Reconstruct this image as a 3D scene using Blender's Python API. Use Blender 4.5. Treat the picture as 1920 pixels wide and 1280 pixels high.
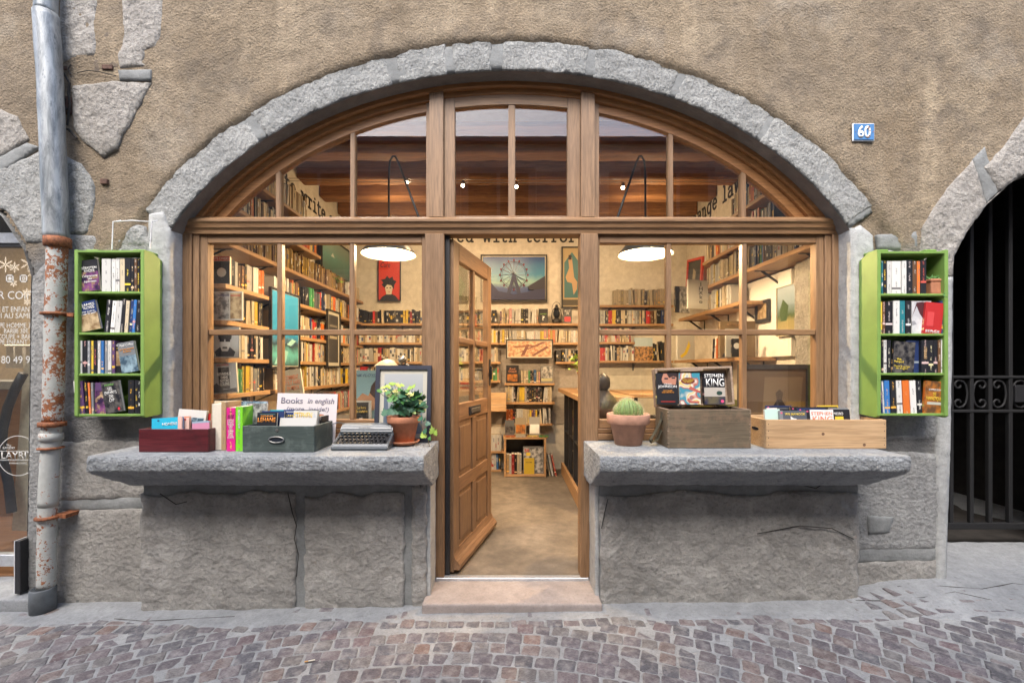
import bpy, bmesh, math, random
from mathutils import Vector, Matrix, Euler, noise
R = math.radians
rnd = random.Random(7)
scn = bpy.context.scene
for o in list(bpy.data.objects): bpy.data.objects.remove(o)

# ------------------------------------------------------------------ camera
FPX, VX, VY, EYE = 840.0, 957.0, 690.0, 1.45
cam = bpy.data.objects.new('camera', bpy.data.cameras.new('camera'))
scn.collection.objects.link(cam); scn.camera = cam
cam.location = (0, 0, EYE); cam.rotation_euler = (R(90), 0, 0)
cam.data.sensor_width = 36; cam.data.lens = FPX / 1920 * 36
cam.data.shift_x = (960 - VX) / 1920; cam.data.shift_y = (VY - 640) / 1920
cam.data.clip_start = .05; cam.data.clip_end = 500
# ------------------------------------------------------------------ world, sun, exposure
world = bpy.data.worlds.new('World'); scn.world = world; world.use_nodes = True
wn = world.node_tree; wn.nodes.clear()
sky = wn.nodes.new('ShaderNodeTexSky'); sky.sky_type = 'NISHITA'; sky.sun_disc = False
sky.sun_elevation = R(52); sky.sun_rotation = R(200); sky.air_density = 1.0; sky.dust_density = 3.0
bg = wn.nodes.new('ShaderNodeBackground'); bg.inputs[1].default_value = .15
wo = wn.nodes.new('ShaderNodeOutputWorld')
wn.links.new(sky.outputs[0], bg.inputs[0]); wn.links.new(bg.outputs[0], wo.inputs[0])
sl = bpy.data.lights.new('sun', 'SUN'); sl.energy = 1.45; sl.angle = R(34); sl.color = (1, .97, .93)
sun = bpy.data.objects.new('sun', sl); scn.collection.objects.link(sun)
sun_dir = Vector((-.10, -.60, .77)).normalized()
sun.rotation_euler = sun_dir.to_track_quat('Z', 'Y').to_euler()
scn.view_settings.view_transform = 'Standard'; scn.view_settings.look = 'None'
scn.view_settings.gamma = 1; scn.view_settings.exposure = 1.55
scn.render.engine = 'CYCLES'
scn.cycles.max_bounces = 8; scn.cycles.transparent_max_bounces = 16
scn.cycles.sample_clamp_indirect = 4

# ------------------------------------------------------------------ helpers
def at(px, py, Y): return Vector(((px - VX) * Y / FPX, Y, EYE + (VY - py) * Y / FPX))
def X_(px, Y): return (px - VX) * Y / FPX
def Z_(py, Y): return EYE + (VY - py) * Y / FPX
def n1(x, y=0, z=0): return noise.noise(Vector((x, y, z)))
def fbm(x, y, z, o=4):
    s, a = 0, 1
    for k in range(o):
        s += a * noise.noise(Vector((x, y, z))); x *= 2.1; y *= 2.1; z *= 2.1; a *= .5
    return s
def sm(a, b, x):
    t = max(0, min(1, (x - a) / (b - a))); return t * t * (3 - 2 * t)
def zg(x, y): return .02 + .015 * x + .07 * sm(1.9, 2.5, x) * sm(2.1, 2.8, y)

def link(o, parent=None):
    scn.collection.objects.link(o)
    if parent is not None: o.parent = parent
    return o
def tag(o, label=None, cat=None, group=None, kind=None):
    if label: o['label'] = label
    if cat: o['category'] = cat
    if group: o['group'] = group
    if kind: o['kind'] = kind
    return o
def empty(name, loc=(0, 0, 0), rot=(0, 0, 0)):
    o = bpy.data.objects.new(name, None); o.location = loc; o.rotation_euler = rot
    o.empty_display_size = .05
    return link(o)
def mesh_of(bm, name, mats, smooth=False):
    me = bpy.data.meshes.new(name); bm.normal_update(); bm.to_mesh(me); bm.free()
    for m in (mats if isinstance(mats, (list, tuple)) else [mats]): me.materials.append(m)
    if smooth:
        for p in me.polygons: p.use_smooth = True
    return me
def obj(name, bm, mats, parent=None, smooth=False, loc=None, rot=None):
    o = bpy.data.objects.new(name, mesh_of(bm, name, mats, smooth))
    if loc is not None: o.location = loc
    if rot is not None: o.rotation_euler = rot
    return link(o, parent)
def inst(name, me, parent=None, loc=(0, 0, 0), rot=(0, 0, 0), color=None, scale=None):
    o = bpy.data.objects.new(name, me); o.location = loc; o.rotation_euler = rot
    if color: o.color = (*color, 1)
    if scale: o.scale = scale
    return link(o, parent)
def bx(bm, x0, x1, y0, y1, z0, z1, bev=0, M=None, mi=0):
    vs = [bm.verts.new((x, y, z)) for x in (x0, x1) for y in (y0, y1) for z in (z0, z1)]
    F = [(0, 1, 3, 2), (4, 6, 7, 5), (0, 4, 5, 1), (2, 3, 7, 6), (0, 2, 6, 4), (1, 5, 7, 3)]
    fs = [bm.faces.new([vs[i] for i in f]) for f in F]
    for f in fs: f.material_index = mi
    if bev:
        es = list({e for f in fs for e in f.edges})
        r = bmesh.ops.bevel(bm, geom=es, offset=bev, segments=1 if bev < .006 else 2, affect='EDGES', profile=.5)
        vs = list({v for f in r['faces'] for v in f.verts} | {v for v in vs if v.is_valid})
        for f in r['faces']: f.material_index = mi
    if M is not None: bmesh.ops.transform(bm, matrix=M, verts=vs)
    return vs
def box(name, mat, x0, x1, y0, y1, z0, z1, parent=None, bev=0, M=None):
    bm = bmesh.new(); bx(bm, x0, x1, y0, y1, z0, z1, bev, M)
    return obj(name, bm, mat, parent)
def prism(bm, pts, a, b, axis='y', M=None):
    """extrude a 2D outline between a and b along an axis"""
    def mk(p, t):
        if axis == 'y': return (p[0], t, p[1])
        if axis == 'x': return (t, p[0], p[1])
        return (p[0], p[1], t)
    A = [bm.verts.new(mk(p, a)) for p in pts]; B = [bm.verts.new(mk(p, b)) for p in pts]
    n = len(pts)
    fs = [bm.faces.new(A), bm.faces.new(B[::-1])]
    for i in range(n): fs.append(bm.faces.new((A[i], B[i], B[(i + 1) % n], A[(i + 1) % n])))
    bmesh.ops.recalc_face_normals(bm, faces=fs)
    if M is not None: bmesh.ops.transform(bm, matrix=M, verts=A + B)
    return A + B
def lathe(bm, prof, seg=24, M=None, cap=True, wob=0):
    rings = []
    for r, z in prof:
        rings.append([bm.verts.new((r * math.cos(2 * math.pi * i / seg), r * math.sin(2 * math.pi * i / seg), z)) for i in range(seg)])
    for a, b in zip(rings, rings[1:]):
        for i in range(seg): bm.faces.new((a[i], a[(i + 1) % seg], b[(i + 1) % seg], b[i]))
    if cap:
        if prof[0][0] > 1e-4: bm.faces.new(rings[0][::-1])
        if prof[-1][0] > 1e-4: bm.faces.new(rings[-1])
    vs = [v for r in rings for v in r]
    if wob:
        for v in vs:
            v.co.x += wob * n1(v.co.x * 20, v.co.y * 20, v.co.z * 20)
    if M is not None: bmesh.ops.transform(bm, matrix=M, verts=vs)
    return vs
def tube(bm, pts, r, seg=8, closed=False, cap=True):
    pts = [Vector(p) for p in pts]; n = len(pts); rings = []
    rs = r if isinstance(r, (list, tuple)) else [r] * n
    up = Vector((0, 0, 1)); prev = None
    for i, p in enumerate(pts):
        if closed: d = pts[(i + 1) % n] - pts[i - 1]
        else: d = pts[min(i + 1, n - 1)] - pts[max(i - 1, 0)]
        d.normalize()
        if prev is None:
            a = d.cross(up)
            if a.length < .05: a = d.cross(Vector((1, 0, 0)))
        else: a = prev - d * prev.dot(d)
        a.normalize(); b = d.cross(a); prev = a
        rings.append([bm.verts.new(p + (a * math.cos(2 * math.pi * k / seg) + b * math.sin(2 * math.pi * k / seg)) * rs[i]) for k in range(seg)])
    m = n if closed else n - 1
    for i in range(m):
        A, B = rings[i], rings[(i + 1) % n]
        for k in range(seg): bm.faces.new((A[k], B[k], B[(k + 1) % seg], A[(k + 1) % seg]))
    if cap and not closed:
        bm.faces.new(rings[0]); bm.faces.new(rings[-1][::-1])

# ------------------------------------------------------------------ materials
class NT:
    def __init__(s, name):
        s.m = bpy.data.materials.new(name); s.m.use_nodes = True; s.t = s.m.node_tree; s.t.nodes.clear()
        s.out = s.n('OutputMaterial'); s.b = s.n('BsdfPrincipled'); s.l(s.b.outputs[0], s.out.inputs[0])
        s.tc = s.n('TexCoord'); s.co = s.tc.outputs['Object']
    def n(s, k): return s.t.nodes.new('ShaderNode' + k)
    def l(s, a, b): s.t.links.new(a, b)
    def setin(s, node, i, v):
        if hasattr(v, 'is_linked') or isinstance(v, bpy.types.NodeSocket): s.l(v, node.inputs[i])
        elif v is not None: node.inputs[i].default_value = (*v, 1) if isinstance(v, tuple) and len(v) == 3 and node.inputs[i].type == 'RGBA' else v
    def mapping(s, scale=(1, 1, 1), co=None, loc=(0, 0, 0), rot=(0, 0, 0)):
        m = s.n('Mapping'); s.l(co or s.co, m.inputs[0]); m.inputs['Scale'].default_value = scale
        m.inputs['Location'].default_value = loc; m.inputs['Rotation'].default_value = rot; return m.outputs[0]
    def noise(s, sc, det=4, rough=.55, co=None, dist=0):
        m = s.n('TexNoise'); s.l(co or s.co, m.inputs['Vector']); m.inputs['Scale'].default_value = sc
        m.inputs['Detail'].default_value = det; m.inputs['Roughness'].default_value = rough; m.inputs['Distortion'].default_value = dist
        return m.outputs[0]
    def voro(s, sc, co=None, feat='F1', out=0):
        m = s.n('TexVoronoi'); m.feature = feat; s.l(co or s.co, m.inputs['Vector']); m.inputs['Scale'].default_value = sc
        return m.outputs[out]
    def ramp(s, f, stops):
        m = s.n('ValToRGB'); s.l(f, m.inputs[0]); e = m.color_ramp.elements
        while len(e) < len(stops): e.new(.5)
        for i, (p, c) in enumerate(stops):
            e[i].position = p; e[i].color = (*c, 1) if isinstance(c, tuple) else (c, c, c, 1)
        return m.outputs[0]
    def mix(s, f, a, b, mode='MIX'):
        m = s.n('Mix'); m.data_type = 'RGBA'; m.blend_type = mode
        for i, v in ((0, f), (6, a), (7, b)): s.setin(m, i, v)
        return m.outputs[2]
    def math(s, op, a, b=0, c=0, clamp=False):
        m = s.n('Math'); m.operation = op; m.use_clamp = clamp
        for i, v in ((0, a), (1, b), (2, c)): s.setin(m, i, v)
        return m.outputs[0]
    def sep(s, co=None):
        m = s.n('SeparateXYZ'); s.l(co or s.co, m.inputs[0]); return m.outputs
    def bump(s, h, st=.5, dist=.01):
        m = s.n('Bump'); s.l(h, m.inputs['Height']); m.inputs['Strength'].default_value = st; m.inputs['Distance'].default_value = dist
        s.l(m.outputs[0], s.b.inputs['Normal'])
    def col(s, v): s.setin(s.b, 'Base Color', v)
    def rough(s, v): s.setin(s.b, 'Roughness', v)

def stone_mat(name, c1, c2, pit=.5, grain=60, bd=.006, bs=.8, dark=(.08, .075, .07), stain=.0, tool=None, zmix=None):
    t = NT(name)
    big = t.noise(2.2, 5, .6)
    c = t.mix(t.ramp(big, [(.32, 0), (.68, 1)]), c1, c2)
    med = t.noise(14, 4, .65)
    c = t.mix(t.ramp(med, [(.3, .5), (.7, 0)]), c, tuple(x * .58 for x in c1))
    pt = t.noise(grain * .42, 4, .75, t.mapping((1, 1, 1.2), loc=(5, 2, 9)))
    c = t.mix(t.ramp(pt, [(.30, .75 * pit), (.38, 0)]), c, dark)
    fine = t.noise(grain, 6, .78, t.mapping((1, 1, 1.4)), .4)
    c = t.mix(t.ramp(fine, [(.34, .62 * pit), (.5, 0)]), c, dark)
    c = t.mix(t.ramp(fine, [(.6, 0), (.8, .45)]), c, tuple(min(1, x * 1.5) for x in c2))
    if stain:
        st = t.noise(3, 5, .6, t.mapping((1.6, 1, .22)))
        c = t.mix(t.ramp(st, [(.52, 0), (.72, stain)]), c, tuple(x * .5 for x in c1))
        st2 = t.noise(4.4, 4, .6, t.mapping((1.2, 1, .16), loc=(7, 0, 3)))
        c = t.mix(t.ramp(st2, [(.56, 0), (.75, stain * .9)]), c, tuple(min(1, x * 1.35) for x in c2))
    if zmix:
        cr = t.noise(1, 3, .7, t.mapping((55, 1, 18), rot=(0, .7, 0))); c = t.mix(t.ramp(cr, [(.30, .7), (.345, 0)]), c, (.07, .058, .045))
        sp = t.noise(150, 2, .5); c = t.mix(t.ramp(sp, [(.70, 0), (.76, .6)]), c, (.62, .57, .5))
        b3 = t.noise(.9, 6, .62, t.mapping((1, 1, .8), loc=(2, 0, 5))); c = t.mix(t.ramp(b3, [(.42, 0), (.62, .65)]), c, tuple(x * .62 + .03 for x in c1))
        b4 = t.noise(1.9, 6, .7, t.mapping((1, 1, 1), loc=(9, 0, 1))); c = t.mix(t.ramp(b4, [(.56, 0), (.68, .28)]), c, (.38, .345, .29)); b5 = t.noise(5.5, 6, .72, t.mapping((1, 1, 1), loc=(4, 0, 8))); c = t.mix(t.ramp(b5, [(.50, 0), (.66, .62)]), c, (.145, .115, .085))
        c = zmix(t, c)
    t.col(c); t.rough(.9)
    h = t.math('ADD', t.math('MULTIPLY', fine, 1.0), t.math('MULTIPLY', med, 1.4))
    vv = t.voro(grain * .8); h = t.math('ADD', h, t.math('MULTIPLY', vv, .5))
    if tool:
        tn = t.noise(1, 2, .5, t.mapping(tool)); h = t.math('ADD', h, t.math('MULTIPLY', tn, 1.4))
    t.bump(h, bs, bd)
    return t.m
def plain(name, c, rough=.6, metal=0, var=.15, vs=30, bs=0, bd=.002, coat=0):
    t = NT(name)
    nz = t.noise(vs, 4, .6)
    t.col(t.mix(t.ramp(nz, [(.3, 0), (.7, 1)]), tuple(x * (1 - var) for x in c), tuple(min(1, x * (1 + var)) for x in c)))
    t.rough(rough); t.b.inputs['Metallic'].default_value = metal
    if coat: t.b.inputs['Coat Weight'].default_value = coat
    if bs: t.bump(nz, bs, bd)
    return t.m
def wood_mat(name, c1, c2, axis='z', rough=.5, sc=1, knots=False, bs=.35, worn=None):
    t = NT(name)
    lo, hi = 1.6 * sc, 34 * sc
    S = {'x': (lo, hi, hi), 'y': (hi, lo, hi), 'z': (hi, hi, lo)}[axis]
    g = t.noise(1, 4, .65, t.mapping(S), .6)
    S2 = tuple(v * 5 for v in S); f = t.noise(1, 2, .6, t.mapping(S2))
    c = t.mix(t.ramp(g, [(.3, 0), (.7, 1)]), c1, c2)
    c = t.mix(t.ramp(f, [(.35, .5), (.55, 0)]), c, tuple(x * .5 for x in c1))
    b = t.noise(3, 3, .5); c = t.mix(t.ramp(b, [(.35, .3), (.65, 0)]), c, tuple(x * .62 for x in c1))
    if knots:
        k = t.voro(7, t.mapping((1, 1, 1.3)))
        c = t.mix(t.ramp(k, [(.03, .85), (.075, 0)]), c, tuple(x * .3 for x in c1))
    if worn:
        wv = t.noise(9, 5, .7); c = t.mix(t.ramp(wv, [(.5, 0), (.66, .8)]), c, worn)
    t.col(c); t.rough(t.math('MULTIPLY_ADD', g, .25, rough - .12)); t.bump(t.math('ADD', g, f), bs, .0015)
    return t.m
def emit(name, c, s):
    t = NT(name); t.col((.8, .8, .8)); t.b.inputs['Emission Color'].default_value = (*c, 1); t.b.inputs['Emission Strength'].default_value = s
    return t.m
def flat(name, c, rough=.5):
    t = NT(name); t.col(c); t.rough(rough); return t.m
_fl = {}
def F(c, rough=.5):
    k = (tuple(round(x, 3) for x in c), rough)
    if k not in _fl: _fl[k] = flat('print_ink', tuple(c), rough)
    return _fl[k]

def wall_zone(t, c):
    x, y, z = t.sep()
    w = t.math('ADD', z, t.math('MULTIPLY', t.noise(5, 4, .6), .3))
    m = t.ramp(t.math('MULTIPLY_ADD', w, 1, -1.75), [(.5, 0), (.66, 1)])
    g = t.mix(t.ramp(t.noise(6, 5, .65), [(.35, 0), (.65, 1)]), (.13, .13, .128), (.25, .245, .235))
    return t.mix(m, g, c)
M_plaster = stone_mat('lime_render', (.30, .225, .142), (.45, .36, .245), 1.0, 88, .014, 1, (.06, .05, .04), stain=.55, zmix=wall_zone)
M_lime = stone_mat('limestone', (.28, .285, .275), (.47, .47, .45), 1.0, 62, .011, 1, (.12, .12, .12), tool=(60, 60, 20))
M_warmstone = stone_mat('warm_limestone', (.34, .315, .28), (.52, .49, .45), .9, 45, .016, 1, (.12, .11, .10), tool=(35, 35, 14))
M_gritstone = stone_mat('molasse_stone', (.30, .285, .26), (.45, .43, .395), .7, 44, .011, 1, (.09, .085, .08), stain=.25)
M_greystone = stone_mat('grey_stone', (.29, .29, .285), (.46, .46, .445), .9, 50, .014, 1, (.08, .08, .08), stain=.2)
M_ledge = stone_mat('ledge_stone', (.30, .32, .335), (.47, .49, .50), .9, 48, .015, 1, (.10, .10, .11), tool=(50, 50, 50))
M_mortar = stone_mat('cement_mortar', (.185, .192, .19), (.30, .31, .305), .4, 60, .005, .6)
M_brownmortar = stone_mat('brown_mortar', (.17, .13, .095), (.27, .215, .16), .9, 45, .012, .9)
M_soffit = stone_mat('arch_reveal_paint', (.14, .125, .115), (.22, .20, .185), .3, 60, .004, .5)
M_whitejamb = stone_mat('white_jamb_plaster', (.33, .34, .34), (.53, .535, .52), .5, 40, .006, .7, (.15, .15, .14), stain=.2)
M_step = stone_mat('pink_stone_step', (.31, .26, .235), (.41, .355, .325), .5, 70, .004, .5, (.14, .11, .1))
M_concrete = stone_mat('pavement_concrete', (.25, .26, .27), (.36, .37, .375), .6, 55, .006, .7, (.1, .1, .1))
M_joint = stone_mat('joint_sand', (.29, .295, .295), (.41, .415, .41), .6, 70, .005, .7)
M_shopfloor = stone_mat('shop_floor_screed', (.10, .082, .062), (.25, .205, .155), .5, 40, .003, .4, (.1, .08, .06))
M_intwall = stone_mat('interior_plaster', (.68, .63, .54), (.77, .72, .63), .1, 40, .002, .3, (.4, .35, .28))
M_intgrey = plain('grey_shelf_backing', (.33, .30, .27), .8)
M_oakz = wood_mat('oak_upright', (.195, .107, .05), (.32, .19, .10), 'z')
M_oakx = wood_mat('oak_rail', (.195, .10, .043), (.32, .185, .09), 'x')
M_oakarc = wood_mat('oak_arch', (.25, .105, .03), (.38, .175, .06), 'x', sc=.6)
M_oakgrey = wood_mat('weathered_oak', (.22, .135, .08), (.36, .235, .145), 'z')
M_doorw = wood_mat('door_oak', (.17, .092, .045), (.29, .172, .092), 'z')
M_beam = wood_mat('old_beam', (.18, .075, .028), (.36, .17, .065), 'x', .8, sc=.5, bs=.8)
M_shelfx = wood_mat('pine_shelf', (.36, .20, .09), (.50, .31, .16), 'x')
M_shelfy = wood_mat('pine_shelf_side', (.36, .20, .09), (.50, .31, .16), 'y')
M_pine = wood_mat('pine_crate', (.52, .32, .16), (.66, .45, .26), 'x', sc=.7, knots=True)
M_pinez = wood_mat('pine_crate_end', (.48, .29, .14), (.62, .42, .24), 'y', sc=.7)
M_chest = wood_mat('dark_chest_wood', (.115, .085, .052), (.20, .155, .10), 'x', .7, bs=.6, worn=(.2, .13, .08))
M_chestin = wood_mat('worn_chest_wood', (.28, .19, .13), (.44, .34, .25), 'x', .7, bs=.5)
M_redbox = wood_mat('red_stained_wood', (.07, .008, .012), (.15, .02, .025), 'x', .4, worn=(.05, .01, .012))
M_drawer = wood_mat('green_grey_painted_wood', (.055, .075, .07), (.09, .115, .105), 'x', .5, worn=(.13, .16, .15))
M_green = plain('green_paint', (.185, .315, .07), .5, 0, .1, 7, .1)
M_greend = plain('green_paint_inside', (.165, .285, .058), .5, 0, .1, 9, .1)
M_black = plain('black_iron', (.018, .018, .02), .45, 0, .2, 30, .2)
M_brass = plain('steel_grey', (.35, .34, .32), .35, .9)
M_white = plain('white_paint', (.75, .75, .75), .5)
M_alu = plain('aluminium', (.55, .57, .6), .35, .6)
M_paper = plain('paper', (.72, .66, .54), .8, 0, .06, 80)
M_cardw = plain('white_card', (.78, .76, .72), .7, 0, .03)
M_terra = plain('terracotta', (.42, .17, .09), .8, 0, .18, 25, .3)
M_soil = plain('soil', (.05, .035, .025), .95, 0, .4, 200, .8, .01)
M_cactus = plain('cactus_skin', (.17, .25, .08), .6, 0, .25, 40)
M_spine = plain('cactus_spines', (.62, .58, .36), .6)
M_leaf = plain('ivy_leaf', (.07, .20, .05), .42, 0, .35, 60)
M_leafy = plain('ivy_young_leaf', (.27, .40, .07), .45, 0, .3, 60)
M_leafd = plain('ivy_blue_leaf', (.045, .13, .07), .42, 0, .35, 60)
M_stem = plain('plant_stem', (.16, .13, .05), .7)
M_shadegrey = plain('lamp_enamel', (.10, .10, .09), .35, 0, .1)
M_cream = plain('cream_enamel', (.62, .56, .44), .3)
M_typer = plain('grey_typewriter_paint', (.085, .098, .11), .42, .1, .12, 40, coat=.3)
M_keys = plain('black_keys', (.016, .016, .018), .5)
M_rubber = plain('black_rubber', (.025, .025, .028), .5)
M_strap = plain('canvas_strap', (.06, .055, .035), .9)
M_blackwood = plain('black_painted_wood', (.022, .022, .025), .5)
M_brick = plain('old_brick', (.10, .055, .04), .9, 0, .4, 60, .6)
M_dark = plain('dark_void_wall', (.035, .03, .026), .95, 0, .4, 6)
M_facade = plain('opposite_facade', (.52, .51, .49), .9, 0, .2, 1.5)
M_darkglass = flat('dark_window_glass', (.02, .025, .035), .08)
M_shutter = plain('grey_shutter', (.18, .21, .24), .6)

def glass_mat(name='window_glass', tint=(.95, .965, .955), mul=1.5):
    t = NT(name); t.t.nodes.remove(t.b)
    tr = t.n('BsdfTransparent'); tr.inputs[0].default_value = (*tint, 1)
    gl = t.n('BsdfGlossy'); gl.inputs['Roughness'].default_value = .01; gl.inputs[0].default_value = (1, 1, 1, 1)
    fr = t.n('Fresnel'); t.l(t.math('MULTIPLY_ADD', t.n('NewGeometry').outputs['Backfacing'], 1 / 1.5 - 1.5, 1.5), fr.inputs[0])
    f = t.math('MULTIPLY', fr.outputs[0], mul, clamp=True)
    mx = t.n('MixShader'); t.l(f, mx.inputs[0]); t.l(tr.outputs[0], mx.inputs[1]); t.l(gl.outputs[0], mx.inputs[2])
    t.l(mx.outputs[0], t.out.inputs[0]); return t.m
M_glass = glass_mat()

def zinc():
    t = NT('zinc_pipe'); n = t.noise(6, 5, .7, t.mapping((3, 3, .6)), .5); f = t.noise(40, 3, .7, t.mapping((1, 1, .35)))
    c = t.mix(t.ramp(n, [(.35, 0), (.62, 1)]), (.13, .145, .155), (.38, .40, .41))
    c = t.mix(t.ramp(f, [(.3, .7), (.42, 0)]), c, (.07, .09, .11))
    t.col(c); t.rough(.42); t.b.inputs['Metallic'].default_value = .3; t.bump(f, .3, .002); return t.m
def rust(name, amt, basec=(.52, .53, .50)):
    t = NT(name); n = t.noise(7, 5, .7); f = t.noise(55, 4, .75)
    s = t.math('ADD', t.math('MULTIPLY', n, .6), t.math('MULTIPLY', f, .55))
    k = t.ramp(s, [(amt, 0), (amt + .03, 1)])
    rc = t.mix(t.ramp(f, [(.35, 0), (.65, 1)]), (.09, .028, .012), (.34, .12, .045))
    g = t.mix(t.ramp(n, [(.3, 0), (.7, 1)]), tuple(x * .7 for x in basec), basec)
    t.col(t.mix(k, g, rc)); t.rough(.75); t.bump(s, .7, .004); return t.m
M_zinc = zinc(); M_rust = rust('rusty_cast_iron', .55); M_rust2 = rust('flaking_painted_iron', .63); M_rust3 = rust('rust', .42, (.2, .1, .06))

def book_mat(name, attr=False):
    t = NT(name)
    if attr:
        a = t.n('Attribute'); a.attribute_name = 'Col'; t.col(a.outputs[0]); t.rough(.5); return t.m
    oi = t.n('ObjectInfo'); rv = oi.outputs['Random']; c = oi.outputs['Color']
    x, y, z = t.sep()
    nz = t.n('TexNoise'); nz.noise_dimensions = '4D'; t.l(t.mapping((420, 0, 210)), nz.inputs['Vector']); nz.inputs['Scale'].default_value = 1
    t.l(t.math('MULTIPLY', rv, 50), nz.inputs['W']); nz.inputs['Detail'].default_value = 1
    lo = t.n('TexNoise'); lo.noise_dimensions = '4D'; t.l(t.mapping((0, 0, 26)), lo.inputs['Vector']); lo.inputs['Scale'].default_value = 1
    t.l(t.math('MULTIPLY', rv, 90), lo.inputs['W']); lo.inputs['Detail'].default_value = 0
    m = t.math('MULTIPLY', t.ramp(nz.outputs[0], [(.5, 0), (.56, 1)]), t.ramp(lo.outputs[0], [(.5, 0), (.54, 1)]))
    m = t.math('MULTIPLY', m, t.math('LESS_THAN', t.math('ABSOLUTE', x), .0042))
    m = t.math('MULTIPLY', m, t.math('LESS_THAN', y, .0012))
    bw = t.n('RGBToBW'); t.l(c, bw.inputs[0])
    inkl = t.ramp(rv, [(0, (.6, .6, .58)), (.4, (.8, .42, .05)), (.55, (.75, .62, .05)), (.7, (.7, .7, .68)), (1, (.6, .08, .05))])
    ink = t.mix(t.math('GREATER_THAN', bw.outputs[0], .3), inkl, (.16, .15, .15))
    band = t.math('MULTIPLY', t.math('LESS_THAN', t.math('ABSOLUTE', t.math('SUBTRACT', z, t.math('MULTIPLY_ADD', rv, .06, .012))), .006), t.math('LESS_THAN', y, .0012))
    c2 = t.mix(t.math('MULTIPLY', band, t.math('GREATER_THAN', t.math('FRACT', t.math('MULTIPLY', rv, 17)), .55)), c, ink)
    t.col(t.mix(m, c2, ink)); t.rough(.38); return t.m
M_book = book_mat('book_cover'); M_bookstuff = book_mat('book_spines', True)
def cob_mat(attr=False):
    t = NT('porphyry_cobble')
    if attr:
        a = t.n('Attribute'); a.attribute_name = 'Col'; c = a.outputs[0]
    else: c = t.n('ObjectInfo').outputs['Color']
    geo = t.n('NewGeometry'); P = geo.outputs['Position']
    f = t.noise(1, 4, .75, t.mapping((80, 230, 90), P, rot=(0, 0, .6))); g = t.noise(24, 4, .6, P)
    c = t.mix(t.ramp(f, [(.36, .75), (.52, 0)]), c, (.05, .045, .048)); c = t.mix(t.ramp(f, [(.55, 0), (.75, .4)]), c, (.40, .38, .38))
    c = t.mix(t.ramp(g, [(.45, 0), (.7, .5)]), c, (.42, .40, .38))
    w = t.noise(2.6, 3, .5, P)
    t.col(c); t.rough(t.ramp(w, [(.4, .5), (.65, .75)])); t.bump(t.math('ADD', f, t.math('MULTIPLY', g, 1.2)), .8, .005); return t.m
M_cob = cob_mat(); M_cobs = cob_mat(True)

# ------------------------------------------------------------------ text
_txt = {}
def text_mesh(s, w, h, mat, shear=0, off=.0, ext=.0004):
    k = (s, round(w, 4), round(h, 4), mat.name, shear, off)
    if k in _txt: return _txt[k]
    cu = bpy.data.curves.new('t', 'FONT'); cu.body = s; cu.resolution_u = 3; cu.shear = shear; cu.offset = off
    cu.space_line = .85; cu.align_x = 'CENTER'
    ob = bpy.data.objects.new('t', cu); me = bpy.data.meshes.new_from_object(ob)
    xs = [v.co.x for v in me.vertices]; ys = [v.co.y for v in me.vertices]
    x0, x1, y0, y1 = min(xs), max(xs), min(ys), max(ys)
    for v in me.vertices:
        v.co = Vector(((v.co.x - (x0 + x1) / 2) / (x1 - x0) * w, -ext, (v.co.y - (y0 + y1) / 2) / (y1 - y0) * h))
    bm = bmesh.new(); bm.from_mesh(me)
    r = bmesh.ops.extrude_face_region(bm, geom=bm.faces[:])
    bmesh.ops.translate(bm, verts=[v for v in r['geom'] if isinstance(v, bmesh.types.BMVert)], vec=(0, ext, 0))
    bmesh.ops.recalc_face_normals(bm, faces=bm.faces[:])
    me2 = mesh_of(bm, 'lettering', mat); bpy.data.objects.remove(ob); bpy.data.curves.remove(cu); bpy.data.meshes.remove(me)
    _txt[k] = me2; return me2
def text(s, w, h, mat, parent, loc, rot=(0, 0, 0), shear=0, off=.012, name='lettering'):
    return inst(name, text_mesh(s, w, h, mat, shear, off), parent, loc, rot)

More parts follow.
